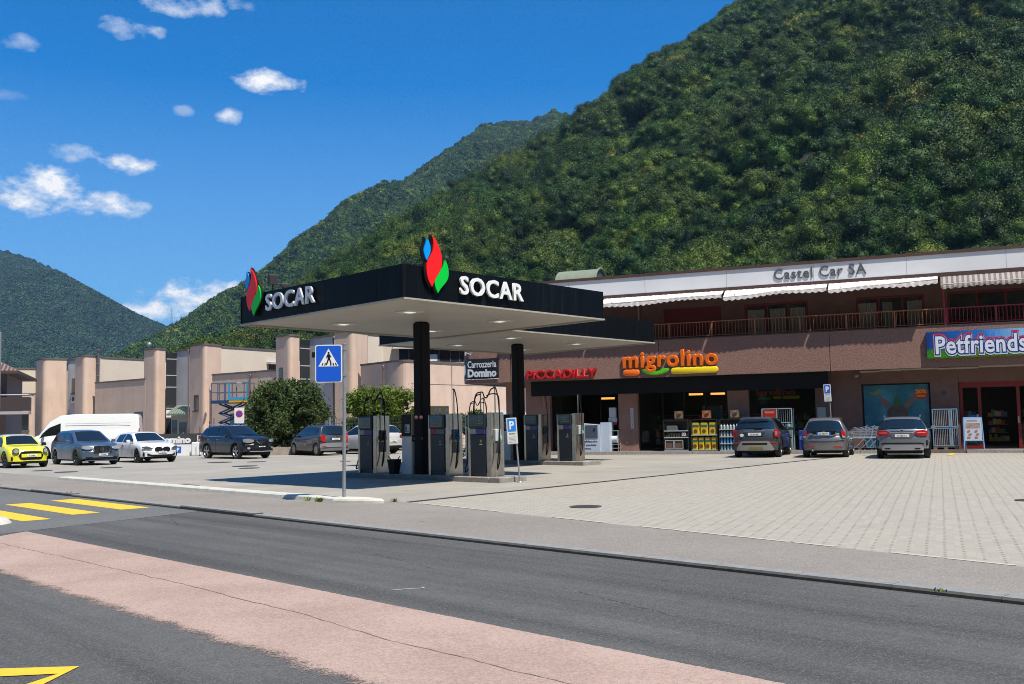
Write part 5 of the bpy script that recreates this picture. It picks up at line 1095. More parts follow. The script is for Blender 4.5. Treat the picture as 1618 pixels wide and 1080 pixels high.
    def mirrors(s, x, z, m):
        for sg in (-1, 1):
            o = MB(); o.rbox(x-.06,x+.08,min(sg*(s.hw+.02),sg*(s.hw+.19)),max(sg*(s.hw+.02),sg*(s.hw+.19)),z,z+.13,.035); o.box(x-.02,x+.03,min(sg*(s.hw-.09),sg*(s.hw+.05)),max(sg*(s.hw-.09),sg*(s.hw+.05)),z,z+.04); mo = o.build('mirror', m, s.t)
            o = MB(); o.box(x-.066,x-.061,min(sg*(s.hw+.04),sg*(s.hw+.17)),max(sg*(s.hw+.04),sg*(s.hw+.17)),z+.02,z+.115); o.build('mirror_glass', M_chrome, mo)
    def handles(s, xs, z, m):
        for x in xs:
            for sg in (-1, 1): o = MB(); y = sg*(s.hw+.012); o.rbox(x-.09,x+.09,min(y,y-sg*.025),max(y,y-sg*.025),z,z+.028,.008); o.build('door_handle', m, s.t)
    def seams(s, xs, z0=None, z1=None):
        o = MB()
        for x in xs:
            zs = np.linspace((s.zlow(x)+.06), s.belt(x)-.02, 8)
            for sg in (-1, 1):
                V = []
                for z in zs:
                    R_ = s.ring(x); yy = s.hw+.0015
                    for a_, b_ in zip(R_[1:], R_[2:6]):
                        if a_[1] <= z <= b_[1]: yy = a_[0]+(b_[0]-a_[0])*(z-a_[1])/(b_[1]-a_[1]+1e-6)+.003
                    for dx in (-.006,.006): V.append(s.xform(x+dx, sg*yy, z))
                F_ = [(2*i,2*i+1,2*i+3,2*i+2) for i in range(7)]; o.add(V, F_ if sg > 0 else [f_[::-1] for f_ in F_])
        o.build('door_seam', M_black, s.t)
    def plate(s, front, y=0., z=.45, w=.52, h=.11, eu=False, par=None, off=.03, txt='TI 254861'):
        p = s.patch('number_plate', [(y-w/2,z,z+h),(y,z,z+h),(y+w/2,z,z+h)], front, M_plate, par, off=off, th=.012)
        x = s.endx(0, z+h/2, front, off+.003)
        if eu:
            for sg in (-1,1): s.patch('plate_band', [(y+sg*w/2-(.05 if sg > 0 else 0),z,z+h),(y+sg*w/2+(.05 if sg < 0 else 0),z,z+h)], front, M_bluesign, p, off=off+.002, th=.01)
        tx = text('plate_characters', txt, w*.66, h*.5, M_black, p, extrude=.002, offset=.01)
        rot = Matrix.Rotation(PI/2 if front else -PI/2, 4, 'Z'); tx.matrix_local = Matrix.Translation((x, (-w*.33 if front else w*.33), z+h*.25)) @ rot
        return p
    def arches(s, m, wd=.05):
        for xw in (s.xf, s.xr):
            for sg in (-1, 1):
                o = MB(); V = []; n = 20
                for i in range(n+1):
                    a_ = -.12+(PI+.24)*i/n
                    for rr, yy in ((s.r+.045,.002),(s.r+.045,.018),(s.r+.045+wd,.016),(s.r+.045+wd,.0)):
                        z = s.r+rr*math.sin(a_); x = xw+rr*math.cos(a_); V.append(s.xform(x, sg*(s.hw+yy), max(z,.16)))
                F_ = [(4*i+j,4*i+j+1,4*i+j+5,4*i+j+4) for i in range(n) for j in range(3)]; o.add(V, F_ if sg < 0 else [f_[::-1] for f_ in F_]); o.build('wheel_arch_trim', m, s.t, smooth=50)
def wxy(x, y, ang, s, wheel=None): return thing
def ell(cy, cz, ry, rz, n=10): return [(cy+ry*math.cos(PI-PI*k/n), cz-rz*math.sin(PI*k/n)-1e-4, cz+rz*math.sin(PI*k/n)+1e-4) for k in range(n+1)]
def mirror_cols(c): return [(-y, a_, b_) for y, a_, b_ in c[::-1]]
def both(s, name, cols, front, m, **k): s.patch(name, cols, front, m, **k); s.patch(name, mirror_cols(cols), front, m, **k)
def carthing(name, label, cat, rear_axle_or_center, ang, group=None): return thing(name, label, cat, (*rear_axle_or_center,0), math.radians(ang), group)

# 1 yellow three-door hatchback, nose to the camera
c = Car(L=3.86,W=1.73,H=1.42,r=.31,wb=2.5,fo=.76,roofw=.60,bend=.34,lean=.10,
  prof=[(-1.93,.62),(-1.9,.86),(-1.80,1.0),(-1.62,1.36),(-1.3,1.405),(-.2,1.42),(.22,1.38),(.78,1.0),(.86,.965),(1.5,.90),(1.78,.80),(1.9,.66),(1.93,.55)], bl=[(-1.93,.95),(1.0,.90),(1.93,.75)])
t = carthing('parked_car', 'yellow three-door hatchback with a white roof parked at the far left', 'car', (-22.0,44.7), -46); M_y = paint('paint_yellow', (.80,.74,.03)); c.build(t, M_y)
def roofcap(c, x0, x1, m, name='roof_panel', lift=.010, wf=1.0):
    o = MB(); V = []; n = 14
    for i in range(n+1):
        x = x0+(x1-x0)*i/n; R_ = c.ring(x); yr = R_[8][0]*wf
        for j in range(-6,7):
            u = j/6; y = u*yr; z = c.top(x)+.012-(.012+.045)*abs(u)**4+lift; V.append(c.xform(x, y, z))
    o.add(V, [(13*i+j,13*(i+1)+j,13*(i+1)+j+1,13*i+j+1) for i in range(n) for j in range(12)]); return o.build(name, m, c.t, smooth=50)
roofcap(c, -1.6, .24, paint('paint_white', (.75,.75,.74))); c.glass_end('windscreen', .27,.80); c.glass_end('rear_window',-1.78,-1.62); c.glass_side('side_window', -.42,.50, cut1=.22); c.glass_side('side_window', -1.45,-.47, cut0=-.12)
c.wheels(mat('rim_dark', (.10,.10,.11), .35, metal=.7), 5); c.mirrors(.55,.93,M_black); c.handles([-.35],.78,M_chrome); c.seams([-.48,.72]); c.arches(M_black,.06)
both(c,'headlight',ell(-.60,.72,.125,.125,14),True,mat('lamp_ring', (.04,.045,.05), .2, coat=1.),off=.035); both(c,'headlight_lens',ell(-.60,.715,.09,.09,12),True,M_lens,off=.05)
g_ = c.patch('grille', [(-.50,.50,.52),(-.42,.36,.66),(-.30,.34,.70),(0,.34,.71),(.30,.34,.70),(.42,.36,.66),(.50,.50,.52)], True, M_black, off=.012); c.patch('grille_bar', [(-.40,.45,.59),(0,.45,.60),(.40,.45,.59)], True, M_y, g_, off=.03); c.patch('grille_chrome', [(-.42,.665,.69),(-.3,.69,.715),(0,.70,.725),(.3,.69,.715),(.42,.665,.69)], True, M_chrome, g_, off=.03)
c.patch('bumper_intake', [(-.62,.20,.27),(0,.18,.30),(.62,.20,.27)], True, M_black, off=.02); c.plate(True, z=.47, w=.40, h=.09, off=.045, par=g_); both(c,'fog_grille',[(-.76,.33,.48),(-.70,.30,.46)],True,M_black,off=.02)
both(c,'tail_light',[(-.76,.72,.96),(-.62,.72,.97)],False,M_tail,off=.012)
# 2 blue-grey compact people carrier
c = Car(L=4.38,W=1.82,H=1.57,r=.33,wb=2.67,fo=.85,roofw=.62,bend=.36,lean=.14,
  prof=[(-2.19,.65),(-2.15,.95),(-2.0,1.1),(-1.75,1.46),(-1.4,1.54),(-.3,1.57),(.15,1.52),(.95,1.08),(1.05,1.04),(1.7,.98),(2.0,.90),(2.14,.72),(2.19,.6)], bl=[(-2.19,1.06),(-.5,1.0),(1.1,.95),(2.19,.8)])
t = carthing('parked_car', 'blue-grey compact people carrier with a tall chrome kidney grille', 'car', (-19.75,46.55), -47); M_b = paint('paint_bluegrey', (.10,.135,.20), .45); c.build(t, M_b)
c.glass_end('windscreen', .22,.98); c.glass_end('rear_window',-2.0,-1.75); c.glass_side('side_window', -.38,.72, cut1=.26); c.glass_side('side_window', -1.25,-.44); c.glass_side('quarter_window', -1.75,-1.32,.1,.8)
c.wheels(mat('rim_dark', (.10,.10,.11), .35, metal=.7), 5); c.mirrors(.72,1.0,M_b); c.handles([-.25,-1.15],.90,M_b); c.seams([-.41,.85,-1.3])
both(c,'headlight',[(-.82,.74,.84),(-.70,.70,.86),(-.55,.70,.84),(-.42,.73,.80)],True,M_lens,off=.016)
g_ = c.patch('grille', [(-.42,.62,.72),(-.38,.52,.84),(-.20,.50,.86),(-.03,.52,.85),(.03,.52,.85),(.20,.50,.86),(.38,.52,.84),(.42,.62,.72)], True, M_chrome, off=.02)
for sg in (-1,1): c.patch('grille_opening', [(sg*.20-.155,.56,.81),(sg*.20+.155,.56,.82)], True, M_black, g_, off=.028)
for k in range(5):
    for sg in (-1,1): c.patch('grille_slat', [(sg*.20-.12+.06*k-.008,.56,.82),(sg*.20-.12+.06*k+.008,.56,.82)], True, M_chrome, g_, off=.034, th=.006)
c.plate(True, z=.42, w=.40, h=.09, off=.04); c.patch('bumper_intake', [(-.70,.30,.36),(-.4,.25,.37),(.4,.25,.37),(.70,.30,.36)], True, M_black, off=.014); c.patch('bumper_trim', [(-.45,.355,.385),(.45,.355,.385)], True, M_chrome, off=.03); c.patch('bumper_lip', [(-.72,.19,.23),(.72,.19,.23)], True, M_b, off=.03)
# 3 white hatchback
c = Car(L=4.32,W=1.80,H=1.43,r=.325,wb=2.67,fo=.84,roofw=.58,bend=.38,lean=.14,
  prof=[(-2.16,.6),(-2.12,.92),(-1.98,1.0),(-1.5,1.32),(-1.1,1.39),(-.3,1.43),(.1,1.39),(.85,1.0),(.95,.97),(1.6,.90),(1.95,.80),(2.1,.66),(2.16,.55)], bl=[(-2.16,.99),(-.5,.93),(1,.88),(2.16,.75)])
t = carthing('parked_car', 'white sporty hatchback with black grille parked in front of the van', 'car', (-17.75,48.45), -47); M_w = paint('paint_white', (.75,.75,.74)); c.build(t, M_w)
c.glass_end('windscreen', .17,.89); c.glass_end('rear_window',-1.95,-1.5); c.glass_side('side_window', -.40,.60, cut1=.26); c.glass_side('side_window', -1.2,-.46)
c.wheels(mat('rim_dark', (.10,.10,.11), .35, metal=.7), 5); c.mirrors(.62,.93,M_w); c.handles([-.25,-1.15],.83,M_w); c.seams([-.43,.8,-1.25])
both(c,'headlight',[(-.84,.66,.74),(-.68,.64,.76),(-.52,.62,.70),(-.44,.62,.66)],True,mat('lamp_dark_glass', (.12,.13,.15), .1, coat=1., metal=.3),off=.016)
both(c,'grille',ell(-.185,.615,.185,.115,12),True,M_black,off=.024)
c.patch('bumper_intake', [(-.66,.34,.44),(-.5,.29,.37),(-.3,.27,.37),(.3,.27,.37),(.5,.29,.37),(.66,.34,.44)], True, M_black, off=.014); both(c,'side_vent',[(-.82,.30,.50),(-.76,.27,.46)],True,M_black,off=.016); c.plate(True, z=.44, w=.40, h=.08, off=.03)
# 4 white high-roof van behind
c = Car(L=6.1,W=2.05,H=2.44,r=.34,wb=3.75,fo=1.0,sill=.35,roofw=.86,bend=.35,rbend=.05,lean=.10,
  prof=[(-3.05,2.25),(-2.98,2.39),(-2.5,2.43),(.5,2.44),(1.2,2.38),(1.45,2.22),(1.75,2.05),(2.42,1.30),(2.6,1.24),(2.92,1.08),(3.02,.85),(3.05,.7)], bl=[(-3.05,1.30),(1.0,1.30),(2.0,1.22),(2.7,1.05),(3.05,.9)])
t = carthing('van', 'white high-roof panel van parked sideways behind the blue and white cars', 'van', (-24.15,57.0), 194); c.build(t, paint('paint_vanwhite', (.80,.80,.79)))
c.glass_end('windscreen', 1.78,2.42); c.glass_side('side_window', 1.15,2.1,.03,.62,cut1=.30); c.wheels(mat('steel_rim', (.25,.25,.26), .5, metal=.5), 6); c.mirrors(2.0,1.25,M_black); c.seams([1.0,2.2]); c.handles([1.1],1.05,M_black)
o = MB()
for sg in (-1,1): o.box(-2.9,.7,min(sg*1.02,sg*1.03),max(sg*1.02,sg*1.03),.55,.68); o.box(-2.5,.9,min(sg*.985,sg*1.0),max(sg*.985,sg*1.0),1.90,1.915)
o.build('side_moulding', mat('moulding_grey', (.10,.10,.105), .6), t)
both(c,'tail_light',[(-.98,1.0,1.6),(-.88,1.0,1.6)],False,M_tail,off=.012); both(c,'headlight',[(-.9,.72,.98),(-.6,.70,.88)],True,M_lens,off=.012); c.patch('bumper', [(-.95,.36,.58),(0,.36,.58),(.95,.36,.58)], True, mat('moulding_grey', (.10,.10,.105), .6), off=.03)
# 5 black SUV
c = Car(L=4.64,W=1.82,H=1.66,r=.355,wb=2.705,fo=.93,sill=.30,roofw=.62,bend=.34,lean=.10,
  prof=[(-2.32,.75),(-2.28,1.08),(-2.15,1.2),(-1.85,1.55),(-1.4,1.63),(-.3,1.66),(.1,1.62),(.90,1.17),(1.0,1.13),(1.8,1.08),(2.1,1.0),(2.26,.82),(2.32,.7)], bl=[(-2.32,1.18),(-1.6,1.12),(1,1.04),(2.32,.9)])
t = carthing('parked_car', 'black SUV with silver roof rails and V-shaped chrome grille', 'car', (-14.10,51.30), -42.6); M_k = paint('paint_black', (.018,.021,.026), .4); c.build(t, M_k)
c.glass_end('windscreen', .17,.93); c.glass_end('rear_window',-2.15,-1.86); c.glass_side('side_window', -.40,.66, cut1=.26); c.glass_side('side_window', -1.22,-.46); c.glass_side('quarter_window', -1.72,-1.28,.1,.8)
c.wheels(mat('rim_bright', (.55,.55,.56), .25, metal=.8), 5, rimf=.74); c.mirrors(.70,1.06,M_k); c.handles([-.25,-1.15],.93,M_chrome); c.seams([-.43,.82,-1.28]); c.arches(M_black,.05)
o = MB()
for sg in (-1,1): o.tube([(-1.6,sg*.60,1.62),(-1.5,sg*.62,1.70),(-.9,sg*.63,1.715),(-.2,sg*.63,1.715),(.0,sg*.62,1.66)], .022, 6)
o.build('roof_rail', M_chrome, t)
o = MB()
for sg in (-1,1):
    P = [(-1.75,.08),(-1.2,.05),(-.4,.05),(.3,.05),(.75,.03)]; o.tube([c.xform(x, sg*(c.hw-.035), c.belt(x)+.02) for x, _ in P], .012, 5)
o.build('window_chrome', M_chrome, t)
both(c,'headlight',[(-.86,.82,.97),(-.7,.78,.97),(-.5,.80,.93),(-.42,.84,.90)],True,mat('lamp_bright', (.45,.46,.46), .1, coat=1., metal=.5),off=.016)
g_ = c.patch('grille', [(-.42,.72,.92),(0,.66,.93),(.42,.72,.92)], True, M_black, off=.014); 
for sg in (-1,1): c.patch('chrome_arm', [(sg*.32,.86,.93),(sg*.14,.72,.80)] if sg < 0 else [(.14,.72,.80),(.32,.86,.93)], True, M_chrome, g_, off=.03)
c.patch('badge', ell(0,.80,.085,.075,8), True, M_chrome, g_, off=.036); c.patch('chrome_lower', [(-.14,.70,.76),(.14,.70,.76)], True, M_chrome, g_, off=.03)
c.patch('bumper_intake', [(-.6,.42,.52),(0,.40,.56),(.6,.42,.52)], True, M_black, off=.016); c.patch('skid_trim', [(-.62,.34,.385),(0,.32,.37),(.62,.34,.385)], True, mat('skid_silver', (.40,.40,.44), .35, metal=.6), off=.03); c.plate(True, z=.56, w=.36, h=.05, off=.03); both(c,'fog_lamp',ell(-.66,.52,.06,.05,8),True,M_lens,off=.022); both(c,'tail_light',[(-.86,.95,1.15),(-.70,.97,1.15)],False,M_tail,off=.02)
# 6 grey people carrier seen from its rear left corner
c = Car(L=3.88,W=1.76,H=1.60,r=.315,wb=2.57,fo=.74,roofw=.62,bend=.30,lean=.12,
  prof=[(-1.94,.62),(-1.91,1.0),(-1.84,1.08),(-1.62,1.50),(-1.3,1.57),(-.4,1.60),(.25,1.52),(1.1,1.08),(1.2,1.03),(1.6,.90),(1.85,.72),(1.94,.6)], bl=[(-1.94,1.10),(-.5,1.0),(1.1,.93),(1.94,.75)])
t = carthing('parked_car', 'dark grey one-box people carrier showing its red left tail light', 'car', (-10.45,54.05), 128.5); M_g = paint('paint_grey', (.085,.085,.092), .5); c.build(t, M_g)
c.glass_end('windscreen', .32,1.12); c.glass_end('rear_window',-1.86,-1.58); c.glass_side('side_window', -.30,.85, cut1=.26); c.glass_side('side_window', -1.05,-.36); c.glass_side('quarter_window', -1.5,-1.12,.12,.8)
c.wheels(None, 9); c.mirrors(.85,.98,M_g); c.handles([-.2,-1.0],.88,M_g); c.seams([-.33,.9,-1.05])
both(c,'tail_light',[(-.80,.78,1.02),(-.72,.74,1.12),(-.62,.70,1.05),(-.56,.70,.80)],False,M_tail,off=.014); c.patch('bumper', [(-.86,.42,.62),(-.5,.44,.66),(.5,.44,.66),(.86,.42,.62)], False, paint('bumper_silver', (.36,.36,.38), .5), off=.045); c.patch('bumper_lower', [(-.84,.25,.40),(.84,.25,.40)], False, mat('lower_grey', (.12,.12,.125), .5), off=.035)
c.patch('chrome_strip', [(-.30,.915,.94),(.30,.915,.94)], False, M_chrome, off=.03); c.patch('badge', ell(0,.98,.055,.055,8), False, M_chrome, off=.03); c.plate(False, z=.79, w=.46, h=.10, off=.028); both(c,'reflector',[(-.78,.46,.50),(-.55,.46,.50)],False,M_tail,off=.055)
# 7 white SUV behind the left pump
c = Car(L=4.4,W=1.83,H=1.58,r=.35,wb=2.6,fo=.86,sill=.28,roofw=.62,bend=.32,lean=.10,
  prof=[(-2.2,.7),(-2.17,1.02),(-2.05,1.12),(-1.68,1.48),(-1.3,1.55),(-.3,1.58),(.1,1.53),(.88,1.10),(.98,1.06),(1.8,.98),(2.08,.86),(2.2,.65)], bl=[(-2.2,1.10),(-.5,1.02),(1,.97),(2.2,.8)])
t = carthing('parked_car', 'white SUV partly hidden behind the leftmost fuel pump', 'car', (-8.0,54.9), 138); c.build(t, paint('paint_silverwhite', (.62,.63,.64), .15))
c.glass_end('windscreen', .17,.91); c.glass_end('rear_window',-2.07,-1.70); c.glass_side('side_window', -.38,.62, cut1=.26); c.glass_side('side_window', -1.2,-.44); c.wheels(); c.mirrors(.66,1.02,M_w); c.seams([-.41,.82]); both(c,'tail_light',[(-.84,.86,1.02),(-.5,.88,1.0)],False,M_tail,off=.02); c.patch('bumper_lower', [(-.84,.28,.44),(.84,.28,.44)], False, M_black, off=.02); c.plate(False, z=.6, w=.46, h=.10)
# 8-10 three cars nosed in to the shop
def rearcar(a_mid, ybk, c, label, m):
    p = fw_(a_mid, ybk-0); nx, ny = -math.sin(FZ), math.cos(FZ); cx, cy = p[0]+nx*c.L/2, p[1]+ny*c.L/2
    t = thing('parked_car', label, 'car', (cx,cy,0), FZ+PI/2, 'cars parked nose-in at the shop'); c.build(t, m); return t
c = Car(L=4.26,W=1.80,H=1.58,r=.345,wb=2.57,fo=.90,sill=.34,roofw=.60,bend=.32,rbend=.17,lean=.10,
  prof=[(-2.13,.72),(-2.10,1.05),(-2.02,1.13),(-1.78,1.50),(-1.6,1.565),(-.4,1.58),(.05,1.54),(.85,1.10),(.95,1.06),(1.7,1.0),(2.0,.88),(2.13,.66)], bl=[(-2.13,1.12),(-.5,1.04),(1,1.0),(2.13,.8)])
M_fi = paint('paint_darkslate', (.065,.073,.085), .45)
t = rearcar(-2.12,-3.95,c,'dark slate crossover seen from behind with a round white sticker',M_fi)
c.glass_end('windscreen', .1,.88); c.glass_end('rear_window',-2.03,-1.78,-.05); c.glass_side('side_window', -.38,.6, cut1=.26); c.glass_side('side_window', -1.3,-.44); c.wheels(mat('rim_dark', (.10,.10,.11), .35, metal=.7)); c.mirrors(.66,1.02,M_fi); c.handles([-.25,-1.1],.93,M_chrome); c.seams([-.41,.82]); c.arches(M_black,.07)
M_tail2 = mat('tail_dark', (.10,.02,.025), .2, coat=1.)
for sg in (-1,1):
    cs = [(.80*sg-.10,.84,1.06),(.80*sg-.04,.80,1.10),(.80*sg+.03,.80,1.10),(.80*sg+.07,.84,1.06)]; q = c.patch('tail_light', cs, False, M_tail, off=.022); cs = [(.80*sg-.045,.88,1.02),(.80*sg+.02,.88,1.02)]; c.patch('lamp_core', cs, False, M_tail2 if sg > 0 else mat('core_grey', (.22,.22,.24), .3), q, off=.03)
c.patch('garnish', [(-.42,1.035,1.05),(.42,1.035,1.05)], False, M_chrome, off=.02); c.patch('badge', ell(0,1.065,.06,.04,8), False, M_chrome, off=.03); c.plate(False, z=.86, w=.50, h=.105, off=.014, txt='TI 194 307'); c.patch('plate_recess', [(-.34,.84,.985),(.34,.84,.985)], False, mat('recess_dark', (.03,.032,.038), .4), off=.006)
both(c,'reflector',[(-.84,.555,.60),(-.58,.56,.60)],False,M_tail,off=.045)
M_sk = mat('skid_grey', (.27,.26,.25), .45, metal=.3)
b_ = c.patch('bumper_cladding', [(-.86,.30,.60),(-.5,.30,.66),(.5,.30,.66),(.86,.30,.60)], False, mat('cladding', (.05,.05,.053), .6), off=.03)
c.patch('skid_plate', [(-.72,.28,.33),(-.62,.28,.52),(-.52,.28,.64),(.52,.28,.64),(.62,.28,.52),(.72,.28,.33)], False, M_sk, b_, off=.05); c.patch('skid_slot', [(-.48,.50,.57),(.48,.50,.57)], False, M_black, b_, off=.056); c.patch('painted_reflection', [(-.32,.33,.42),(.22,.33,.42)], False, mat('reflection_yellow', (.20,.17,.02), .5), b_, off=.056)  # yellow reflection painted as a patch on the skid plate
c.patch('round_sticker', ell(.50,.87,.075,.062,10), False, M_plate, off=.02)
o = MB(); V_s = [c.xform(-1.80+.0,y,c.top(-1.80)+.05) for y in (-.56,.56)]; o.tube([(-1.87,-.55,1.545),(-1.93,0,1.56),(-1.87,.55,1.545)], .03, 6); o.build('roof_spoiler', M_fi, t)
o = MB(); o.rbox(-2.05,-2.0,-.3,.05,1.135,1.165,.01); o.build('wiper', M_black, t)
c = Car(L=3.84,W=1.68,H=1.53,r=.30,wb=2.39,fo=.78,roofw=.55,bend=.34,rbend=.22,lean=.12,
  prof=[(-1.92,.6),(-1.90,.86),(-1.84,.93),(-1.60,1.40),(-1.4,1.49),(-.4,1.53),(.1,1.48),(.85,1.06),(.95,1.02),(1.5,.92),(1.8,.78),(1.92,.6)], bl=[(-1.92,1.0),(-1.3,1.08),(-.5,.98),(1,.93),(1.92,.75)])
M_la = paint('paint_warmgrey', (.20,.19,.19), .5)
t = rearcar(.50,-4.25,c,'small rounded grey hatchback, middle of the three cars parked at the shop',M_la)
c.glass_end('windscreen', .15,.88); gw = c.glass_end('rear_window',-1.835,-1.60,.1); c.glass_side('side_window', -.38,.6, cut1=.26); c.glass_side('side_window', -1.2,-.44); c.wheels(mat('rim_dark', (.10,.10,.11), .35, metal=.7)); c.mirrors(.66,.97,M_la); c.seams([-.41,.82]); c.handles([-.25],.86,M_chrome)
c.patch('lower_window', [(-.46,.95,1.0),(-.38,.90,1.0),(0,.88,1.0),(.38,.90,1.0),(.46,.95,1.0)], False, M_glass, off=.004)
c.patch('window_surround', [(-.50,.92,.955),(-.40,.85,.885),(-.25,.825,.85),(.25,.825,.85),(.40,.85,.885),(.50,.92,.955)], False, M_chrome, off=.016); 
both(c,'tail_light',[(-.78,.80,.90),(-.70,.80,1.02),(-.63,.84,1.06)],False,M_tail,off=.02); both(c,'reverse_lamp',[(-.76,.74,.80),(-.66,.76,.84)],False,M_lens,off=.02)
c.plate(False, z=.855, w=.50, h=.10, eu=True, off=.03, txt='EK 482 RT'); c.patch('badge', ell(0,1.0,.05,.035,8), False, M_chrome, off=.02)
c.patch('bumper_crease', [(-.74,.66,.675),(0,.62,.635),(.74,.66,.675)], False, M_la, off=.02); both(c,'reflector',[(-.66,.40,.435),(-.34,.39,.43)],False,M_tail,off=.016)
o = MB(); o.tube([(-1.9,.42,.28),(-1.75,.42,.28)], .035, 10); o.build('exhaust', M_chrome, t)
c = Car(L=4.42,W=1.82,H=1.50,r=.345,wb=2.70,fo=.88,sill=.32,roofw=.60,bend=.34,rbend=.17,lean=.10,
  prof=[(-2.21,.68),(-2.18,1.0),(-2.10,1.07),(-1.74,1.42),(-1.55,1.48),(-.4,1.50),(.1,1.46),(.90,1.07),(1.0,1.03),(1.7,.96),(2.05,.84),(2.21,.64)], bl=[(-2.21,1.08),(-.5,1.0),(1,.96),(2.21,.8)])
M_gl = paint('paint_silvergrey', (.25,.265,.295), .6)
t = rearcar(3.30,-5.35,c,'silver-grey SUV with wide red tail lights and roof rails, right of the parked three',M_gl)
c.glass_end('windscreen', .15,.92); c.glass_end('rear_window',-2.11,-1.76,-.05); c.glass_side('side_window', -.38,.64, cut1=.26); c.glass_side('side_window', -1.35,-.44); c.wheels(mat('rim_dark', (.10,.10,.11), .35, metal=.7)); c.mirrors(.68,1.0,M_gl); c.seams([-.41,.82]); c.handles([-.25,-1.1],.9,M_chrome); c.arches(M_black,.045)
for sg in (-1,1):
    cs = [(-.85,.83,.97),(-.72,.81,1.02),(-.52,.83,1.0),(-.42,.89,.95)]; cs = cs if sg < 0 else mirror_cols(cs); q = c.patch('tail_light', cs, False, M_tail, off=.02); cs = [(-.78,.905,.935),(-.50,.905,.935)]; cs = cs if sg < 0 else mirror_cols(cs); c.patch('lamp_strip', cs, False, mat('tail_bright', (.75,.20,.20), .3), q, off=.028)
c.patch('garnish', [(-.38,.945,.985),(.38,.945,.985)], False, M_chrome, off=.02); c.patch('badge', ell(0,.985,.045,.045,8), False, M_chrome, off=.034); c.patch('plate_recess', [(-.42,.86,.90),(-.30,.72,.90),(.30,.72,.90),(.42,.86,.90)], False, mat('recess_grey', (.10,.105,.115), .4), off=.008); c.plate(False, z=.77, w=.48, h=.10, off=.02, txt='TI 228 916')
c.patch('bumper_slot', [(-.72,.50,.54),(-.6,.53,.57),(.6,.53,.57),(.72,.50,.54)], False, M_black, off=.03); c.patch('skid_plate', [(-.70,.30,.42),(-.6,.30,.50),(.6,.30,.50),(.70,.30,.42)], False, mat('skid_silver', (.40,.40,.44), .35, metal=.6), off=.045)
for sg in (-1,1): c.patch('exhaust', [(sg*.50-.09,.34,.385),(sg*.50+.09,.34,.385)], False, M_black, off=.055); 
both(c,'side_vent',[(-.84,.46,.66),(-.80,.46,.66)],False,M_black,off=.012)
o = MB()
for sg in (-1,1): o.tube([(-1.6,sg*.585,1.45),(-1.5,sg*.60,1.54),(-.9,sg*.61,1.555),(-.2,sg*.61,1.555),(.0,sg*.60,1.50)], .022, 6)
o.build('roof_rail', M_chrome, t)
# ---------------------------------------------------------------- workshop row behind
a = NT('pink_render'); v = a.tc.outputs['Object']; c = a.ramp(a.noise(v, .6, 6), [(.3,(.56,.40,.315)),(.7,(.66,.49,.39))]); c = a.mix(a.ramp(a.noise(a.mapping(v, scale=(2,2,.2)), 1.5, 4), [(.5,(0,0,0)),(.8,(.35,.35,.35))]), c, (.37,.25,.21)); a.set(a.p.inputs['Base Color'], c); a.p.inputs['Roughness'].default_value = .9; a.bump(a.noise(v, 12, 4), .3); M_pk = a.m
M_crm = mat('cream_render', (.70,.60,.49), .9, noise=(.62,.53,.43), nscale=.5); M_gry = mat('grey_render', (.50,.51,.55), .85, noise=(.40,.41,.45), nscale=.8); M_coping = mat('roof_edge', (.13,.11,.10), .7)
M_wdark = mat('window_dark', (.025,.028,.032), .08, coat=1.)
WB = thing('workshop_building', 'long sawtooth row of pink, cream and grey two storey workshops behind the cars', 'building', (0,0,0))
def wall(name, P, z0, z1, m, th=.25, par=None, closed=False, cap=True):
    """wall along a polyline in plan"""
    o = MB(); pts = [Vector(p) for p in P]; n = len(pts); off = []
    for i, p in enumerate(pts):
        d0 = (pts[i]-pts[i-1]).normalized() if i else (pts[1]-pts[0]).normalized(); d1 = (pts[i+1]-pts[i]).normalized() if i < n-1 else d0
        nn = Vector((-(d0+d1).y, (d0+d1).x)).normalized(); off.append(p+nn*th)
    o.prism([tuple(p) for p in pts]+[tuple(p) for p in off[::-1]], z0, z1); w = o.build(name, m, par or WB, smooth=25)
    if cap:
        o = MB(); o2 = [p-(q-p).normalized()*.06 for p, q in zip(pts, off)]; o3 = [q+(q-p).normalized()*.06 for p, q in zip(pts, off)]
        o.prism([tuple(p) for p in o2]+[tuple(p) for p in o3[::-1]], z1+.002, z1+.13); o.build('coping', M_coping, w)
    return w
def arcp(c, p0, p1, n=6):
    """rounded corner from p0 to p1 around the corner point c"""
    return [tuple((1-t)**2*Vector(p0)+2*(1-t)*t*Vector(c)+t*t*Vector(p1)) for t in [k/n for k in range(n+1)]]
def pier(p0, corner, p1, z1=8.2, back=None):
    p0, corner, p1 = Vector(p0), Vector(corner), Vector(p1); r_ = min(.5, (p1-corner).length*.5); a_ = corner+(p0-corner).normalized()*r_; b_ = corner+(p1-corner).normalized()*r_
    P = [tuple(p0)]+arcp(corner, a_, b_)+[tuple(p1)]; return wall('pier', P, 0, z1, M_pk)
def panel(name, A, B_, f0, f1, z0, z1, m, off=-.03, th=.05, par=None):
    """flat piece set on the wall line A-B between fractions f0, f1"""
    A, B_ = Vector(A), Vector(B_); d = (B_-A); n = Vector((-d.y, d.x)).normalized(); a_ = A+d*f0+n*off; b_ = A+d*f1+n*off
    o = MB(); o.prism([tuple(a_), tuple(b_), tuple(b_+n*th), tuple(a_+n*th)], z0, z1); return o.build(name, m, par or WB)
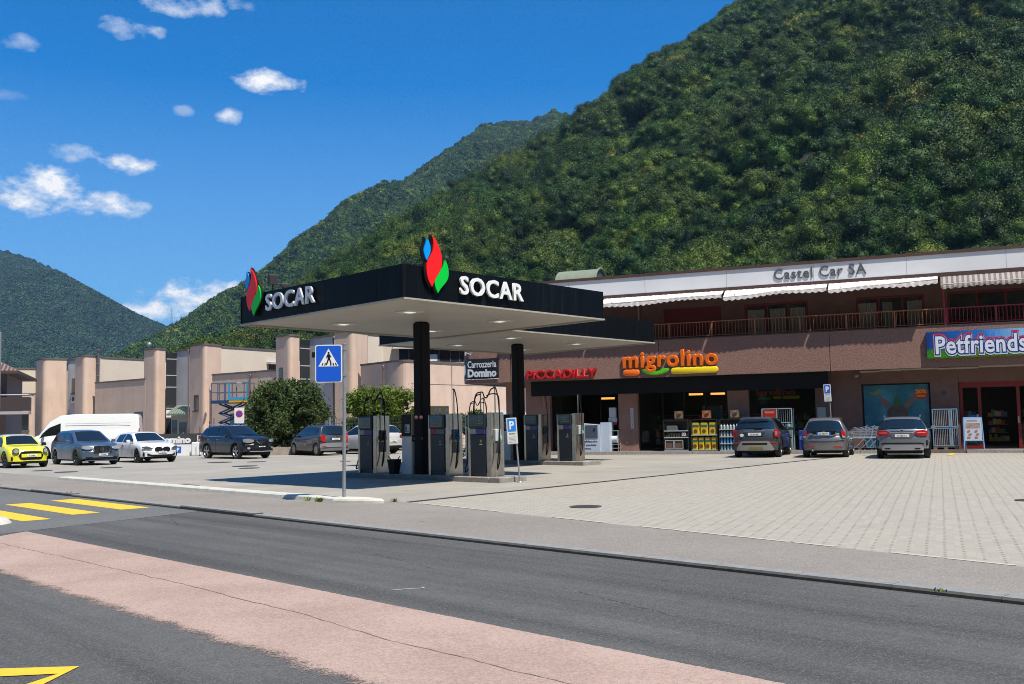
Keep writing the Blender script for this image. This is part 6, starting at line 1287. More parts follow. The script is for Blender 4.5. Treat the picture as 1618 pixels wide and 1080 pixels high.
def wwin(A, B_, f0, f1, z0, z1, nm='window'):
    w = panel(nm, A, B_, f0, f1, z0, z1, mat('frame_brown', (.10,.06,.045), .6), -.02, .04); d = .06/((Vector(B_)-Vector(A)).length)
    panel('pane', A, B_, f0+d, f1-d, z0+.06, z1-.06, M_wdark, -.035, .012, par=w); panel('sill', A, B_, f0-d*1.5, f1+d*1.5, z0-.1, z0-.005, M_coping, -.14, .13, par=w); return w
pier((-45.6,96.2),(-43.9,94.1),(-42.3,95.3)); wall('grey_wall', [(-42.3,95.6),(-40.2,94.2)], 0, 8.1, M_gry)
wall('side_wall', [(-40.3,92.6),(-40.9,95)][::-1], 0, 8.1, M_pk)
pier((-40.3,92.6),(-38.8,91.0),(-37.9,92.5)); wall('cream_wall', [(-37.9,92.5),(-33.6,99.8)], 5.4, 8.1, M_crm)
wall('lower_wall', [(-37.9,91.3),(-31.3,85.7)], 0, 5.7, M_pk)
wall('far_cream_wall', [(-52,92.6),(-45.4,96.4)], 5.0, 7.4, M_crm); wall('far_lower_wall', [(-56,93.5),(-44.6,93.8)], 0, 4.9, M_pk)
pier((-31.5,85.9),(-29.9,84.4),(-29.5,85.4)); 
gz = panel('stair_glazing', (-29.5,85.6),(-28.9,86.4),0,1,1.0,8.0,M_wdark); 
for z in (2.4,3.2,5.0,6.0,7.4): panel('glazing_bar', (-29.5,85.6),(-28.9,86.4),0,1,z,z+.08,mat('bar_grey', (.4,.4,.4), .5),-.05,.03,par=gz)
panel('white_panel', (-29.5,85.6),(-28.9,86.4),0,1,2.5,3.1,M_white,-.06,.05)
wall('grey_wall', [(-28.9,86.4),(-26.8,84.6)], 0, 8.1, M_gry)
pier((-26.6,82.9),(-24.8,80.9),(-24.0,82.8)); wall('cream_wall', [(-24.0,82.8),(-20.2,89.0)], 5.4, 8.1, M_crm); wall('lower_wall', [(-24.2,81.0),(-17.9,75.9)], 0, 5.7, M_pk)
pier((-17.8,75.6),(-16.4,74.1),(-15.9,75.0)); gz = panel('stair_glazing', (-15.9,75.2),(-15.35,76.0),0,1,1.0,8.0,M_wdark)
for z in (2.4,3.4,5.0,6.0,7.3): panel('glazing_bar', (-15.9,75.2),(-15.35,76.0),0,1,z,z+.08,mat('bar_grey', (.4,.4,.4), .5),-.05,.03,par=gz)
wall('grey_wall', [(-15.35,76.0),(-13.1,74.0)], 0, 8.1, M_gry)
pier((-12.9,73.0),(-11.4,71.8),(-10.6,73.6)); wall('cream_wall', [(-10.6,73.8),(-9.6,75.4)], 5.4, 8.15, M_crm); wall('cream_wall', [(-9.75,75.3),(-9.0,75.2),(8,80)], 5.4, 8.1, M_crm)
wall('lower_wall', [(-10.9,72.2),(-8.2,68.6)]+arcp((-7.3,67.6),(-8.0,68.4),(-6.9,68.3))+[(3.6,83.5)], 0, 5.75, M_pk)
# main massing and roofs behind the walls
o = MB(); o.prism([(-25.5,86),(-20.9,90.2),(-16.5,92),(-14.5,80),(-9.5,77.5),(2,81),(-2,104),(-28,110)], 0, 7.4); o.prism([(-45,98),(-40,97.5),(-34.5,101),(-30.5,92),(-31,112),(-50,115)], 0, 7.3); o.build('rear_block', M_pk, WB)
# windows
for f0, f1, z0, z1, A, B_ in ((.10,.22,1.7,3.3,(-56,93.5),(-44.6,93.8)),(.60,.68,1.6,3.3,(-56,93.5),(-44.6,93.8)),(.74,.82,1.6,3.3,(-56,93.5),(-44.6,93.8)),(.88,.96,1.6,3.3,(-56,93.5),(-44.6,93.8)),
    (.27,.60,5.0,6.4,(-42.3,95.6),(-40.2,94.2)),(.2,.5,1.4,2.8,(-42.3,95.6),(-40.2,94.2)),(.24,.36,1.2,2.5,(-37.9,91.3),(-31.3,85.7)),(.80,.96,1.6,3.0,(-37.9,91.3),(-31.3,85.7)),
    (.30,.62,2.9,4.2,(-26.6,82.9),(-24.8,80.9)),(.35,.75,.3,2.1,(-28.9,86.4),(-26.8,84.6)),(.35,.6,.4,1.8,(-15.35,76.0),(-13.1,74.0))): wwin(A, B_, f0, f1, z0, z1)
w = panel('corner_window', (-24.0,82.8),(-20.2,89.0), .74,.98,5.9,6.9,M_wdark,-.04,.05); panel('window_hood', (-24.0,82.8),(-20.2,89.0), .70,1.0,6.93,7.1,mat('hood_pale', (.45,.45,.47), .6),-.5,.5,par=w)
A, B_ = (-9.0,75.2),(8,80); w = panel('ribbon_window', A, B_, .03,.33,6.2,7.15,M_wdark,-.03,.04)
panel('window_hood', A, B_, .0,.33,7.16,7.32,mat('hood_white', (.7,.7,.7), .6),-.45,.45,par=w); panel('window_post', A, B_, .325,.338,6.0,7.2,mat('hood_white', (.7,.7,.7), .6),-.2,.15,par=w)
for q in (.07,.10,.13,.2,.25,.29): panel('mullion', A, B_, q,q+.004,6.2,7.15,mat('frame_grey', (.12,.13,.14), .5),-.05,.03,par=w)
panel('curtain', A, B_, .135,.195,6.25,6.75,M_white,-.045,.01,par=w); panel('side_render', A, B_, .34,.46,5.8,8.05,M_pk,-.04,.03)
o = MB(); A_, B2 = Vector((-6.9,68.3)), Vector((3.6,83.5)); d = (B2-A_); n = Vector((-d.y,d.x)).normalized()
panel('garage_opening', tuple(A_), tuple(B2), .0,.22,.2,2.75,mat('opening_dark', (.05,.045,.02), .9),-.02,.03); panel('joint_line', tuple(A_), tuple(B2), .0,.9,4.25,4.28,M_coping,-.012,.02); panel('joint_line', tuple(A_), tuple(B2), .24,.243,.5,5.7,M_coping,-.013,.02)
panel('white_door', tuple(A_), tuple(B2), .50,.62,.2,2.4,mat('door_pale', (.6,.62,.62), .5),-.03,.04)
# porch with green sheet roof between the piers
pt_ = MB(); pt_.add([(-29.0,84.3,2.75),(-26.4,82.9,2.75),(-26.9,84.6,3.5),(-28.8,86.3,3.5)], [(0,1,2,3)]); pt_.add([(-29.0,84.3,2.6),(-26.4,82.9,2.6),(-26.4,82.9,2.75),(-29.0,84.3,2.75)], [(0,1,2,3)])
a = NT('porch_roof'); c = a.mix(a.ramp(a.n('ShaderNodeTexWave', {'Vector': a.tc.outputs['Object'], 'Scale': 1.3}, bands_direction='X').outputs[0], [(.4,(0,0,0)),(.6,(1,1,1))]), (.10,.13,.095), (.24,.29,.23)); a.set(a.p.inputs['Base Color'], c); pt_.build('porch_roof', a.m, WB)
wall('porch_wall', [(-28.7,84.6),(-26.6,83.4)], 0, 2.6, mat('porch_grey', (.36,.35,.34), .8), .15, cap=False); panel('porch_door', (-28.7,84.6),(-26.6,83.4), .40,.75,.1,2.0,M_wdark,-.03,.05); panel('porch_window', (-28.7,84.6),(-26.6,83.4), .04,.28,.9,2.2,M_wdark,-.03,.05)
# air conditioner, flue pipes
o = MB(); o.rbox(-.45,.45,-.2,.2,0,.65,.04); ac = o.build('air_conditioner', M_white, WB); ac.location = (-40.95,94.3,4.1); ac.rotation_euler = (0,0,-.6); o = MB(); o.disc((-.1,-.205,.33), .24, 18); o.build('fan_grille', mat('fan_dark', (.06,.06,.065), .6), ac)
o = MB(); o.tube([(-37.9,91.9,.5),(-37.9,91.9,8.6)], .13, 10); o.lathe([(.13,8.6),(.2,8.7),(.2,8.85),(0,8.95)], 12, (-37.9,91.9,0)); o.build('flue_pipe', mat('flue_dark', (.16,.16,.17), .4, metal=.5), WB)
o = MB(); 
for k in range(6): o.lathe([(.16,0),(.16,.07)], 10, (-37.9,91.9,2.0+k*1.1))
o.build('pipe_band', M_galv, WB)
o = MB(); o.lathe([(0,0),(.06,0),(.06,.3),(.17,.35),(.22,.5),(.17,.66),(0,.72)], 14, (-31.4,86.8,8.3)); o.build('roof_ventilator', M_galv, WB)
o = MB(); o.tube([(-24.0,80.15,4.9),(-24.05,80.0,4.5)], .1, 8); o.build('wall_lamp', mat('lamp_body', (.4,.3,.25), .5), WB); o = MB(); o.rbox(-14.9,-14.5,74.6,74.95,6.6,7.0,.04); o.build('wall_fixture', M_black, WB)
for x, y, h in ((-33.6,87.9,5.6),(-26.75,83.1,8.0),(-20.3,77.9,5.6),(-13.05,73.4,8.0),(-8.9,69.3,5.6)):
    o = MB(); o.tube([(x,y-.12,.1),(x,y-.12,h)], .06, 8); o.lathe([(.09,h-.25),(.09,h-.05),(.06,h)], 8, (x,y-.12,0)); o.build('downpipe', mat('downpipe_brown', (.16,.11,.09), .5), WB)
for f0, f1, z0, z1, A, B_ in ((.5,.58,1.2,2.4,(-37.9,91.3),(-31.3,85.7)),(.30,.42,1.3,2.6,(-24.2,81.0),(-17.9,75.9)),(.62,.74,1.3,2.6,(-24.2,81.0),(-17.9,75.9)),(.25,.5,4.6,5.9,(-17.8,75.6),(-16.4,74.1)),(.62,.72,6.1,7.1,(-37.9,92.5),(-33.6,99.8))): wwin(A, B_, f0, f1, z0, z1)
# house at the left edge
HB = thing('house', 'grey house with a tiled hip roof and balcony cut by the left edge', 'building', (-30.4,60,0), math.radians(20))
o = MB(); o.box(-9,0.2,0,8,0,5.1); o.build('wall', mat('house_wall', (.19,.155,.17), .9, noise=(.16,.13,.145), nscale=1), HB)
a = NT('roof_tiles'); wv = a.n('ShaderNodeTexWave', {'Vector': a.tc.outputs['Object'], 'Scale': 1.4}, bands_direction='X').outputs[0]; c = a.mix(a.ramp(wv, [(.3,(0,0,0)),(.7,(1,1,1))]), (.10,.055,.04), (.30,.19,.14)); c = a.mix(a.ramp(a.noise(a.tc.outputs['Object'], 3, 5), [(.4,(0,0,0)),(.7,(.6,.6,.6))]), c, (.16,.10,.08)); a.set(a.p.inputs['Base Color'], c); a.bump(wv, .8, .06)
o = MB(); o.add([(-10,-1.5,5.1),(.95,-1.5,5.1),(.95,9.5,5.1),(-10,9.5,5.1),(-8.2,4,7.4),(-2.8,4,7.1)], [(0,1,5,4),(1,2,5),(2,3,4,5),(3,0,4)]); o.build('roof', a.m, HB)
o = MB(); o.box(-10,.95,-1.5,9.5,4.93,5.095); o.build('eaves', mat('eaves_brown', (.06,.04,.035), .8), HB)
o = MB(); o.box(-6,1.55,-1.35,-.02,2.55,2.72); b_ = o.build('balcony', mat('balcony_pale', (.36,.33,.34), .8), HB); o = MB(); o.box(-6,1.55,-1.35,-1.3,2.74,3.55); o.box(1.5,1.55,-1.3,0,2.74,3.55); o.build('balcony_panel', mat('balcony_dark', (.05,.035,.035), .5), b_); o = MB(); o.tube([(-6,-1.33,3.68),(1.53,-1.33,3.68),(1.53,0,3.68)], .03, 6); o.build('handrail', mat('rail_pale', (.5,.48,.5), .5), b_)
o = MB(); o.box(.2,3.5,.5,.7,0,1.05); o.build('garden_wall', mat('garden_wall', (.2,.15,.14), .9), HB)
# low garden wall, fence, boards
t = thing('low_wall', 'low pale concrete wall at the foot of the dark bush', 'wall', (-16.3,54.4,0), math.radians(9)); o = MB(); o.box(0,5.9,0,.25,0,.42); o.build('wall_body', mat('lowwall', (.38,.33,.28), .9, noise=(.27,.22,.18), nscale=3, bump=.4), t)
def fencething(x0, y0, x1, y1, h, label, m, group=None):
    L_ = math.hypot(x1-x0, y1-y0); t = thing('mesh_fence', label, 'fence', (x0,y0,0), math.atan2(y1-y0, x1-x0), group); n = max(1, round(L_/2.4))
    for i in range(n+1): o = MB(); o.box(L_*i/n-.035,L_*i/n+.035,-.03,.03,0,h+.03); o.build('fence_post', M_galv, t)
    o = MB(); 
    for k in range(int(L_/.09)): o.box(k*.09-.008,k*.09+.008,-.006,.006,.04,h)
    for k in range(int(h/.2)+1): o.box(0,L_,-.005,.007,.04+k*.2,.06+k*.2)
    o.build('mesh_panel', m, t)
fencething(-10.4,57.2,-1.5,59.0,1.98,'dark green wire mesh fence with steel posts behind the white SUV',mat('fence_green', (.035,.05,.04), .6))
o = MB(); 
t = thing('banner_board', 'long dark board with white lettering behind the white hatchback', 'banner', (-21.2,58.0,0), 0)
o = MB(); o.box(0,4.4,0,.06,.58,1.24); o.build('board', mat('banner_grey', (.045,.048,.05), .6), t); text('lettering','Domino',1.95,.42,M_let,t,extrude=.01,offset=.07,M=T(.72,-.002,.68)); text('number','5',.30,.5,M_let,t,extrude=.01,offset=.06,M=T(3.0,-.002,.62))
for x in (.1,2.2,4.3): o = MB(); o.box(x-.03,x+.03,.07,.13,0,1.3); o.build('board_post', M_galv, t)
t = thing('parking_board', 'low white board with a small blue parking symbol beside the white hatchback', 'board', (-19.8,57.3,0), 0); o = MB(); o.box(0,1.55,0,.05,.0,.63); o.build('board', M_white, t); o = MB(); o.box(.60,.94,-.012,-.001,.16,.52); b_ = o.build('blue_square', mat('p_blue_10', (.01,.10,.55), .5), t); text('letter','P',.14,.22,M_let,b_,extrude=.004,offset=.03,M=T(.70,-.012,.23))
t = thing('white_car_bonnet_board', 'white barrier panel standing between the lettered board and the black SUV', 'barrier', (-18.2,57.0,0), 0) ; o = MB(); o.rbox(0,.55,0,.1,.05,.75,.05); o.build('panel', M_white, t)
for i, (px, h) in enumerate(((330,1.9),(337,2.1),(347,1.8),(315,1.6))):
    x = (px-809)/1590*56.5; t = thing('steel_rod', ('thin upright rod nearest the lettered board','tallest thin rod rising above the black SUV','rightmost thin rod rising above the black SUV roof','shortest thin rod at the left of the black SUV')[i], 'rod', (x,56.5,0), 0, 'thin steel rods behind the black SUV'); o = MB(); o.tube([(0,0,0),(0,0,h)], .02, 6); o.build('rod', M_black, t); o = MB(); o.box(-.05,.05,-.05,.05,0,.04); o.build('base', M_black, t)
# scissor lift
t = thing('scissor_lift', 'raised blue scissor lift with a yellow and light blue platform edge', 'scissor lift', (-17.8,64,0), math.radians(-8))
M_lb = mat('lift_blue', (.015,.05,.14), .5); M_ly = mat('lift_yellow', (.65,.38,.02), .5); M_ll = mat('lift_lightblue', (.04,.30,.50), .5)
o = MB(); o.box(-1.2,1.2,-.6,.6,3.05,3.25); pf = o.build('platform', M_lb, t); o = MB(); o.box(.0,1.22,-.63,-.605,3.10,3.22); o.build('yellow_edge', M_ly, pf); o = MB(); o.box(.0,1.22,-.63,-.605,3.24,3.42); o.build('light_blue_edge', M_ll, pf)
o = MB()
for y in (-.58,.58):
    for x in (-1.17,-.75,-.3,.0,.5,1.17): o.box(x-.025,x+.025,y-.025,y+.025,3.25,4.35)
    for z in (3.75,4.33): o.box(-1.19,1.19,y-.022,y+.022,z-.022,z+.022)
for x in (-1.17,1.17):
    for z in (3.75,4.33): o.box(x-.02,x+.02,-.58,.58,z-.02,z+.02)
o.build('guard_rail', mat('lift_rail', (.10,.12,.20), .5), pf); o = MB(); o.box(-.05,.05,-.62,-.56,3.25,4.4); o.box(1.14,1.2,-.62,-.56,3.25,4.4); o.build('light_rail', M_ll, pf); o = MB(); o.rbox(.5,.85,-.68,-.5,4.05,4.35,.03); o.build('control_box', mat('control_grey', (.3,.28,.27), .5), pf)
o = MB(); 
for k in range(4):
    z0, z1 = .7+k*.58, .7+(k+1)*.58
    for y in (-.4,.4): o.tube([(-.75,y,z0),(.75,y,z1)], .055, 6); o.tube([(.75,y+.06,z0),(-.75,y+.06,z1)], .055, 6)
    o.tube([(-.75,-.4,z0),(-.75,.46,z0)], .04, 6); o.tube([(.75,-.4,z0),(.75,.46,z0)], .04, 6)
o.build('scissor_arm', M_lb, t)
o = MB(); o.rbox(-1.1,1.1,-.5,.5,.22,.68,.05); o.build('chassis', M_lb, t)
for x in (-.8,.8):
    for y in (-.5,.5): o = MB(); o.lathe([(0,-.09),(.22,-.09),(.25,-.05),(.25,.05),(.22,.09),(0,.09)], 16, (x,y,.25), 'y'); o.build('wheel', M_rub, t)
# ---------------------------------------------------------------- foliage
def clump(rng, blobs, n, size, flat=.35, core=.72, coreseg=7, stretch=1.0, rnd=.75, jit=.13):
    """leaf-sized quads over and inside a cluster of blobs, plus dark cores; returns V, Q"""
    Vs, Qs, o = [], [], 0; B_ = np.array(blobs); wts = (B_[:,3]*B_[:,5]); wts = wts/wts.sum(); cnt = rng.multinomial(n, wts)
    for (cx,cy,cz,ra,rb,rc), k in zip(blobs, cnt):
        d = rng.normal(size=(k,3)); d /= np.linalg.norm(d,axis=1)[:,None]; d[:,2] = np.where(d[:,2] < -.45, -d[:,2], d[:,2])
        rad = 1+rng.normal(size=(k,1))*jit-.22*rng.rand(k,1)**2; lump = 1+.13*np.sin(d[:,[0]]*7+cx)*np.cos(d[:,[1]]*6+cy)*np.sin(d[:,[2]]*7+cz)
        P = np.array([cx,cy,cz])+d*np.array([ra,rb,rc])*rad*lump
        nrm = d+rng.normal(size=(k,3))*rnd; nrm /= np.linalg.norm(nrm,axis=1)[:,None]; u = np.cross(nrm, rng.normal(size=(k,3))); u /= np.linalg.norm(u,axis=1)[:,None]; w = np.cross(nrm,u)
        s_ = size*(.55+.9*rng.rand(k,1)); u = u*s_*stretch; w = w*s_*.62
        bend = nrm*s_*.25
        V = np.stack([P-u, P-w*1.0+bend, P+u, P+w*1.0+bend], 1).reshape(-1,3); Vs.append(V); Qs.append((np.arange(k)*4)[:,None]+np.array([0,1,2,3])+o); o += len(V)
        m = coreseg; th = np.linspace(0,PI,m); ph = np.linspace(0,2*PI,m*2,endpoint=False); S = np.array([[cx+ra*core*math.sin(a_)*math.cos(b_), cy+rb*core*math.sin(a_)*math.sin(b_), cz+rc*core*math.cos(a_)] for a_ in th for b_ in ph])
        if core > 0: S += rng.normal(size=S.shape)*.06*ra; Vs.append(S); Qs.append(np.array([(i*2*m+j, (i+1)*2*m+j, (i+1)*2*m+(j+1)%(2*m), i*2*m+(j+1)%(2*m)) for i in range(m-1) for j in range(2*m)])+o); o += len(S)
    return np.concatenate(Vs), np.concatenate(Qs)
def planted(name, label, cat, loc, blobs, n, size, m, trunk, seed, stretch=1.5, core=.7, jit=.2):
    t = thing(name, label, cat, loc); rng = np.random.RandomState(seed); V, Q = clump(rng, blobs, n, size, core=core, stretch=stretch, jit=jit)
    me = npmesh('crown', V, Q, m); o = bpy.data.objects.new('crown', me); col.objects.link(o); o.parent = t
    o = MB(); 
    for pts, r_ in trunk: o.tube(pts, r_, 7)
    o.build('trunk', M_bark, t); return t
r = np.random.RandomState(4)
bl = []
for k in range(44):
    a_ = r.rand()*2*PI; h = .35+r.rand()*3.1; rad = 2.15*math.sin(PI*min(1,(h+.5)/4.6))**.55; q = r.rand()**.5; s_ = .42+r.rand()*.38
    bl.append((math.cos(a_)*rad*q*.95, math.sin(a_)*rad*q*.8, h, s_, s_, s_*1.05))
for k in range(90):
    a_ = r.rand()*2*PI; el = r.rand()*1.5; R_ = 2.0; x, y, z = math.cos(a_)*math.cos(el)*2.15, math.sin(a_)*math.cos(el)*1.8, 1.7+math.sin(el)*2.15
    for q in (1.0,1.08,1.15): bl.append((x*q, y*q, 1.7+(z-1.7)*q, .13*(1.5-q)*2, .13*(1.5-q)*2, .2*(1.5-q)*2))
planted('large_bush','broad dark olive-green bush behind the black SUV and grey people carrier','bush',(-13.15,58.6,0),bl+[(0,0,1.6,1.3,1.2,1.4)],46000,.05,M_bush,[([(0,0,0),(.1,0,.8)],[.12,.1]),([(.1,0,.5),(.8,.1,1.8)],[.07,.03]),([(.1,0,.5),(-.7,-.1,2.0)],[.07,.03])],5,2.0,.45,.22)
bl = []
for k in range(30):
    a_ = r.rand()*2*PI; h = 1.5+r.rand()*1.9; rad = 1.9*math.sin(PI*min(1,(h-.6)/3.5))**.6; q = r.rand()**.5; s_ = .35+r.rand()*.3; bl.append((math.cos(a_)*rad*q, math.sin(a_)*rad*q*.8, h, s_, s_, s_*.8))
for k in range(62):
    a_ = r.rand()*2*PI; el = .05+r.rand()*1.05; ln = (2.45*math.cos(el)**.5*.9+.3)*(.75+.3*r.rand())
    for q in (.35,.5,.64,.77,.88,.98): s_ = (.30-.2*q)*(.8+.5*r.rand()); bl.append((math.cos(a_)*math.cos(el)*ln*q+r.randn()*.07, math.sin(a_)*math.cos(el)*ln*q*.75+r.randn()*.07, 1.5+math.sin(el)*ln*q*1.22-.15*q*q+r.randn()*.05, s_, s_, s_*.9))
planted('small_tree','bright green small tree behind the wire fence left of the nearer pillar','tree',(-7.9,59.6,0),bl,46000,.05,M_tree,[([(0,0,0),(.05,0,1.2),(.2,0,2.3)],[.11,.09,.05])]+[([(.05,0,1.1+.1*k),(math.cos(k*1.3)*.9,math.sin(k*1.3)*.7,2.2),(math.cos(k*1.3)*1.7,math.sin(k*1.3)*1.2,3.1)],[.05,.03,.012]) for k in range(7)],6,1.9,.2,.42)
bl = [(r.randn()*.8, r.randn()*.5, .9+r.rand()*1.0, .4,.4,.4) for k in range(14)]
planted('hedge_shrub','dark shrub behind the fence between the pumps','shrub',(-2.2,60.2,0),bl,5000,.08,M_bush,[([(0,0,0),(0,0,1)],[.06,.04])],7,1.7)
bl = [(r.randn()*1.5, r.randn()*.5, .7+r.rand()*1.2, .5,.5,.5) for k in range(20)]
planted('hedge_shrub','dark hedge along the fence left of the white terminal','shrub',(-7.6,61.8,0),bl,9000,.08,M_bush,[([(0,0,0),(0,0,1)],[.06,.04])],8,1.7)
# ---------------------------------------------------------------- mountains: modelled terrain, wooded
def fbm(x, y, seed=0, oct=5, f=1.):
    """cheap smooth value noise"""
    def h(i, j): 
        n = np.sin(i*127.1+j*311.7+seed*74.7)*43758.5453; return n-np.floor(n)
    out = 0; amp = .5
    for k in range(oct):
        X, Y = x*f, y*f; i, j = np.floor(X), np.floor(Y); u, v = X-i, Y-j; u = u*u*(3-2*u); v = v*v*(3-2*v)
        out = out+amp*((h(i,j)*(1-u)+h(i+1,j)*u)*(1-v)+(h(i,j+1)*(1-u)+h(i+1,j+1)*u)*v); amp *= .5; f *= 2.03
    return out-.5
class Hill:
    def __init__(s, tab, rr, rf, p, amp, seed, f):  # azimuth deg -> ridge elevation tangent, ridge distance, foot distance
        s.az = np.array([a_ for a_, _ in tab]); s.el = np.array([e for _, e in tab]); s.rr = rr; s.rf = rf; s.p = p; s.amp = amp; s.seed = seed; s.f = f
    def z(s, az, t):
        R_ = np.interp(az, *s.rr); F_ = np.interp(az, *s.rf); r_ = F_+(R_-F_)*t; x, y = r_*np.sin(np.radians(az)), r_*np.cos(np.radians(az))
        el = np.interp(az, s.az, s.el); H_ = el*R_+1.6; n = fbm(x, y, s.seed, 5, s.f)
        base = H_*np.where(t <= 1, np.clip(t,0,1)**s.p, 1-(t-1)*1.1)
        g = s.amp*n*np.clip(t*4,0,1)*np.where(t <= 1, np.clip((1-t)*5,0,1), np.clip((t-1)*5,0,1))*2
        z = base+g; cap = el*r_*.985+1.6
        return x, y, np.where(t < 1, np.minimum(z, cap), z)
    def mesh(s, name, na, nt, m):
        az = np.linspace(s.az[0], s.az[-1], na)[:,None]; t = np.linspace(0,1.25,nt)[None,:]; x, y, z = s.z(az+0*t, t+0*az); z[:,0] = -3
        V = np.stack([x,y,z],-1).reshape(-1,3); i, j = np.meshgrid(np.arange(na-1), np.arange(nt-1), indexing='ij'); Q = np.stack([i*nt+j,(i+1)*nt+j,(i+1)*nt+j+1,i*nt+j+1],-1).reshape(-1,4)[:, ::-1]
        me = npmesh(name, V, Q, m, smooth=True); o = bpy.data.objects.new(name, me); col.objects.link(o); return tag(o, kind='structure')
T1 = [(-22,.0),(-19,.012),(-15,.055),(-12,.103),(-10.3,.138),(-8.9,.1605),(-7.6,.174),(-5.3,.2003),(-2.9,.2317),(-1.9,.2426),(.1,.2648),(1.9,.2823),(3.7,.2989),(5.8,.3247),(7.9,.352),(9.5,.3668),(11.7,.3908),(13.9,.4126),(17,.45),(22,.50),(30,.56),(40,.60)]
T1 = [(a_, e_-(.013 if a_ > -9.5 else .006)) for a_, e_ in T1]
T2 = [(-24,.03),(-22.5,.05),(-21,.0672),(-19.6,.0834),(-18.3,.0962),(-17.2,.1086),(-16,.1229),(-15.2,.1299),(-13.6,.1502),(-12.4,.1699),(-12.1,.1788),(-10.5,.2001),(-9.4,.2196),(-7.4,.238),(-6,.2427),(-3.8,.272),(-1.4,.3011),(-.1,.3041),(1.4,.3048),(2.7,.3152),(3.8,.3073),(7,.29),(12,.27)]
T2 = [(a_, e_-.005) for a_, e_ in T2]
T3 = [(-42,.20),(-34,.19),(-30,.172),(-28,.162),(-27.1,.158),(-25.8,.1524),(-24.5,.142),(-23.2,.1294),(-21.7,.1143),(-20.4,.1011),(-19,.0913),(-17,.074),(-14,.05)]
H1 = Hill(T1, ([-22,-9,0,14,40],[520,640,780,940,960]), ([-22,-9,0,14,40],[300,280,260,250,240]), 1.12, 52, 3, 1/120.)
H2 = Hill(T2, ([-24,-12,0,12],[1300,1900,2400,2400]), ([-24,-12,12],[560,620,700]), 1.15, 120, 7, 1/420.)
H3 = Hill(T3, ([-42,-20,-14],[4300,3900,3600]), ([-42,-14],[1500,1700]), 1.25, 330, 11, 1/1100.)
H1.mesh('near_mountain', 180, 120, M_hill); H2.mesh('middle_mountain', 150, 140, M_hill); H3.mesh('far_mountain', 150, 150, M_hill)
def proto(name, seed, n, size, m, conifer=False, rad=1.0):
    rng = np.random.RandomState(seed); bl = []
    for k in range(20):
        a_ = rng.rand()*2*PI; h = .28+.62*rng.rand(); q = math.sqrt(rng.rand())*.62*math.sin(PI*min(1, h*.9+.12)); s_ = .13+.13*rng.rand(); bl.append((math.cos(a_)*q*rad, math.sin(a_)*q*rad, h*1.05, s_, s_, s_*.85))
    bl.append((0,0,.45,.36,.36,.42)); bl.append((0,0,.12,.25,.25,.25))
    V, Q = clump(rng, bl, n, size, coreseg=5, rnd=.62, core=.74, jit=.19); me = npmesh(name, V, Q, m); return bpy.data.objects.new(name, me)
def forest(name, hill, m, protos, count, tmin, tmax, azr, smin, smax, seed, dens=None, sink=.12):
    rng = np.random.RandomState(seed); R0 = np.interp(azr[0], *hill.rf); az = azr[0]+(azr[1]-azr[0])*rng.rand(count*3); u = rng.rand(count*3)
    F_ = np.interp(az, *hill.rf); R_ = np.interp(az, *hill.rr); r_ = np.sqrt(u*((R_*tmax)**2-F_**2)+F_**2); t = (r_-F_)/(R_-F_); ok = (t > tmin) & (t < tmax)
    x, y, z = hill.z(az, t)
    if dens is not None: ok &= (fbm(x, y, 5, 4, dens[0])+.5+rng.randn(len(x))*.05 < dens[1])
    idx = np.nonzero(ok)[0][:count]; x, y, z = x[idx], y[idx], z[idx]; n = len(x); sc_ = smin+(smax-smin)*rng.rand(n)**1.3; sc_ *= 1+.35*fbm(x, y, 9, 3, 1/90.)*2
    me = bpy.data.meshes.new(name); me.vertices.add(n); me.vertices.foreach_set('co', np.stack([x,y,z-sc_*sink],1).astype(np.float32).ravel())
    a1 = me.attributes.new('tree_scale','FLOAT','POINT'); a1.data.foreach_set('value', sc_.astype(np.float32)); a2 = me.attributes.new('tree_rot','FLOAT','POINT'); a2.data.foreach_set('value', (rng.rand(n)*6.28).astype(np.float32))
    a3 = me.attributes.new('tree_kind','INT','POINT'); a3.data.foreach_set('value', rng.randint(0,len(protos),n).astype(np.int32))
    o = bpy.data.objects.new(name, me); col.objects.link(o); tag(o, kind='stuff')
    ng = bpy.data.node_groups.new(name+'_scatter','GeometryNodeTree'); ng.interface.new_socket('Geometry', in_out='INPUT', socket_type='NodeSocketGeometry'); ng.interface.new_socket('Geometry', in_out='OUTPUT', socket_type='NodeSocketGeometry')
    N = ng.nodes.new; gi, go = N('NodeGroupInput'), N('NodeGroupOutput'); jn = N('GeometryNodeGeometryToInstance')
    for p in protos:
        oi = N('GeometryNodeObjectInfo'); oi.inputs['Object'].default_value = p; oi.inputs['As Instance'].default_value = True; ng.links.new(oi.outputs['Geometry'], jn.inputs[0])
    def attr(nm, ty):
        q = N('GeometryNodeInputNamedAttribute'); q.data_type = ty; q.inputs[0].default_value = nm; return q.outputs[0]
    ip = N('GeometryNodeInstanceOnPoints'); ip.inputs['Pick Instance'].default_value = True
    js = N('GeometryNodeJoinGeometry'); 
    ng.nodes.remove(jn)
    for nd in [n_ for n_ in ng.nodes if n_.bl_idname == 'GeometryNodeObjectInfo']: ng.links.new(nd.outputs['Geometry'], js.inputs[0])
    ng.links.new(gi.outputs[0], ip.inputs['Points']); ng.links.new(js.outputs[0], ip.inputs['Instance']); ng.links.new(attr('tree_kind','INT'), ip.inputs['Instance Index'])
    cx = N('ShaderNodeCombineXYZ'); ng.links.new(attr('tree_rot','FLOAT'), cx.inputs[2]); ng.links.new(cx.outputs[0], ip.inputs['Rotation']); ng.links.new(attr('tree_scale','FLOAT'), ip.inputs['Scale'])
    ng.links.new(ip.outputs[0], go.inputs[0]); md = o.modifiers.new('scatter','NODES'); md.node_group = ng; return o
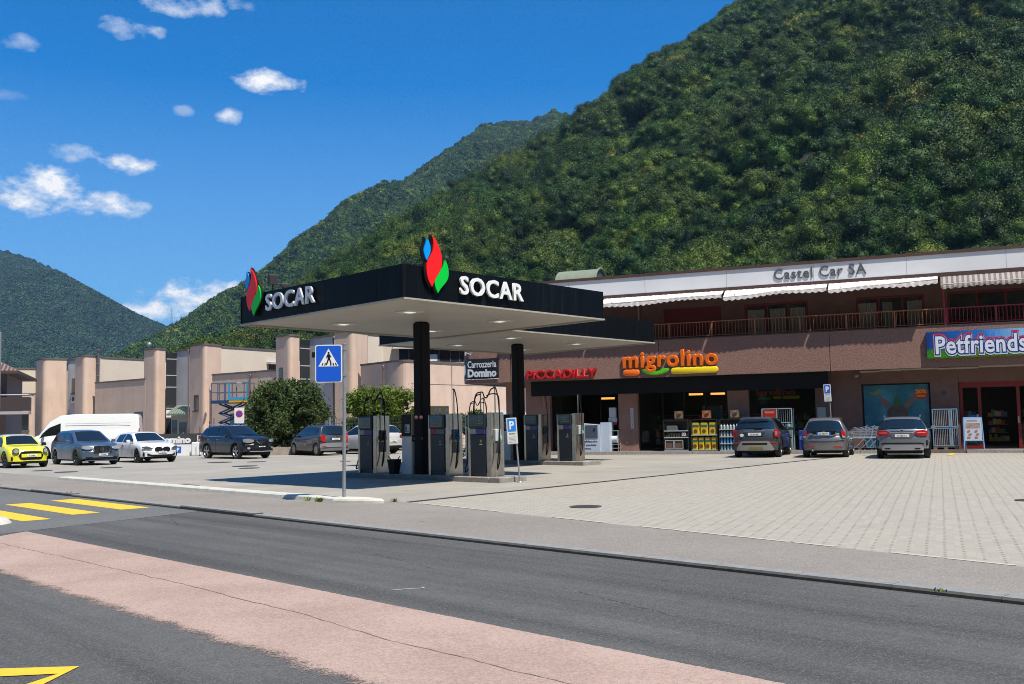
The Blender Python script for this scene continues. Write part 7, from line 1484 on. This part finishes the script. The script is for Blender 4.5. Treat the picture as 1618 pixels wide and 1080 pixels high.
H4 = Hill([(95,.30),(120,.42),(150,.55),(185,.62),(215,.5),(240,.40),(265,.28)], ([95,265],[800,800]), ([95,265],[60,60]), 1.15, 40, 21, 1/140.)  # unseen slope behind the camera, added to block low sky and darken reflections
H4.mesh('added_opposite_mountain', 90, 60, M_hill)
PN = [proto('tree_form', 20+k, 15000, .015, M_for, rad=1+.1*k) for k in range(5)]
PM = [proto('tree_form_mid', 40+k, 700, .06, M_for) for k in range(3)]
PF = [proto('tree_form_far', 60+k, 160, .13, M_far) for k in range(3)]
forest('near_forest', H1, M_for, PN, 7000, .0, 1.04, (-22,34), 10, 22, 1, sink=.02)
forest('middle_forest', H2, M_for, PM, 42000, .0, 1.03, (-24,8), 11, 19, 2, (1/160.,.80))
forest('far_forest', H3, M_far, PF, 60000, .0, 1.01, (-34,-15), 12, 20, 3, (1/300.,.74))
forest('added_opposite_forest', H4, M_for, PM, 6000, .0, 1.0, (96,264), 9, 20, 8)  # unseen trees on the added slope, also there to darken reflections
# pylon on the far ridge
def pylon():
    az = math.radians(-18.75); R_ = 3780.; x, y = R_*math.sin(az), R_*math.cos(az); z0 = .0935*R_
    t = thing('power_pylon', 'distant lattice power pylon in the notch between the two mountains', 'pylon', (x,y,z0), .5)
    o = MB(); h = 74.
    for sx in (-1,1):
        for sy in (-1,1): o.tube([(sx*4.5,sy*4.5,-10),(sx*1.6,sy*1.6,h*.55),(sx*.5,sy*.5,h)], [.55,.45,.3], 4)
    for k in range(7): z = h*k/8; w = 4.5-3.9*k/8; o.tube([(-w,-w,z),(w,w,z+h/8)], .3, 4); o.tube([(w,-w,z),(-w,w,z+h/8)], .3, 4)
    o.build('mast', mat('pylon_grey', (.28,.33,.38), .6), t)
    o = MB()
    for z, w in ((h*.52,10),(h*.70,12),(h*.86,8)): o.tube([(-w,0,z),(0,0,z+1.5),(w,0,z)], .4, 4); o.tube([(-w,0,z),(w,0,z)], .35, 4)
    o.build('cross_arm', mat('pylon_grey', (.28,.33,.38)), t)
pylon()
# air between the camera and the far slopes
HZ = MB(); HZ.box(-3600,1300,-1100,5600,-1.2,1000); hz = HZ.build('haze', bpy.data.materials.new('haze_air'))
hm = hz.data.materials[0]; hm.use_nodes = True; nt = hm.node_tree; nt.nodes.clear(); pv = nt.nodes.new('ShaderNodeVolumePrincipled'); pv.inputs['Color'].default_value = (.36,.64,1,1); pv.inputs['Density'].default_value = 5.8e-5; pv.inputs['Anisotropy'].default_value = .2
mo = nt.nodes.new('ShaderNodeOutputMaterial'); nt.links.new(pv.outputs[0], mo.inputs['Volume']); tag(hz, kind='stuff')
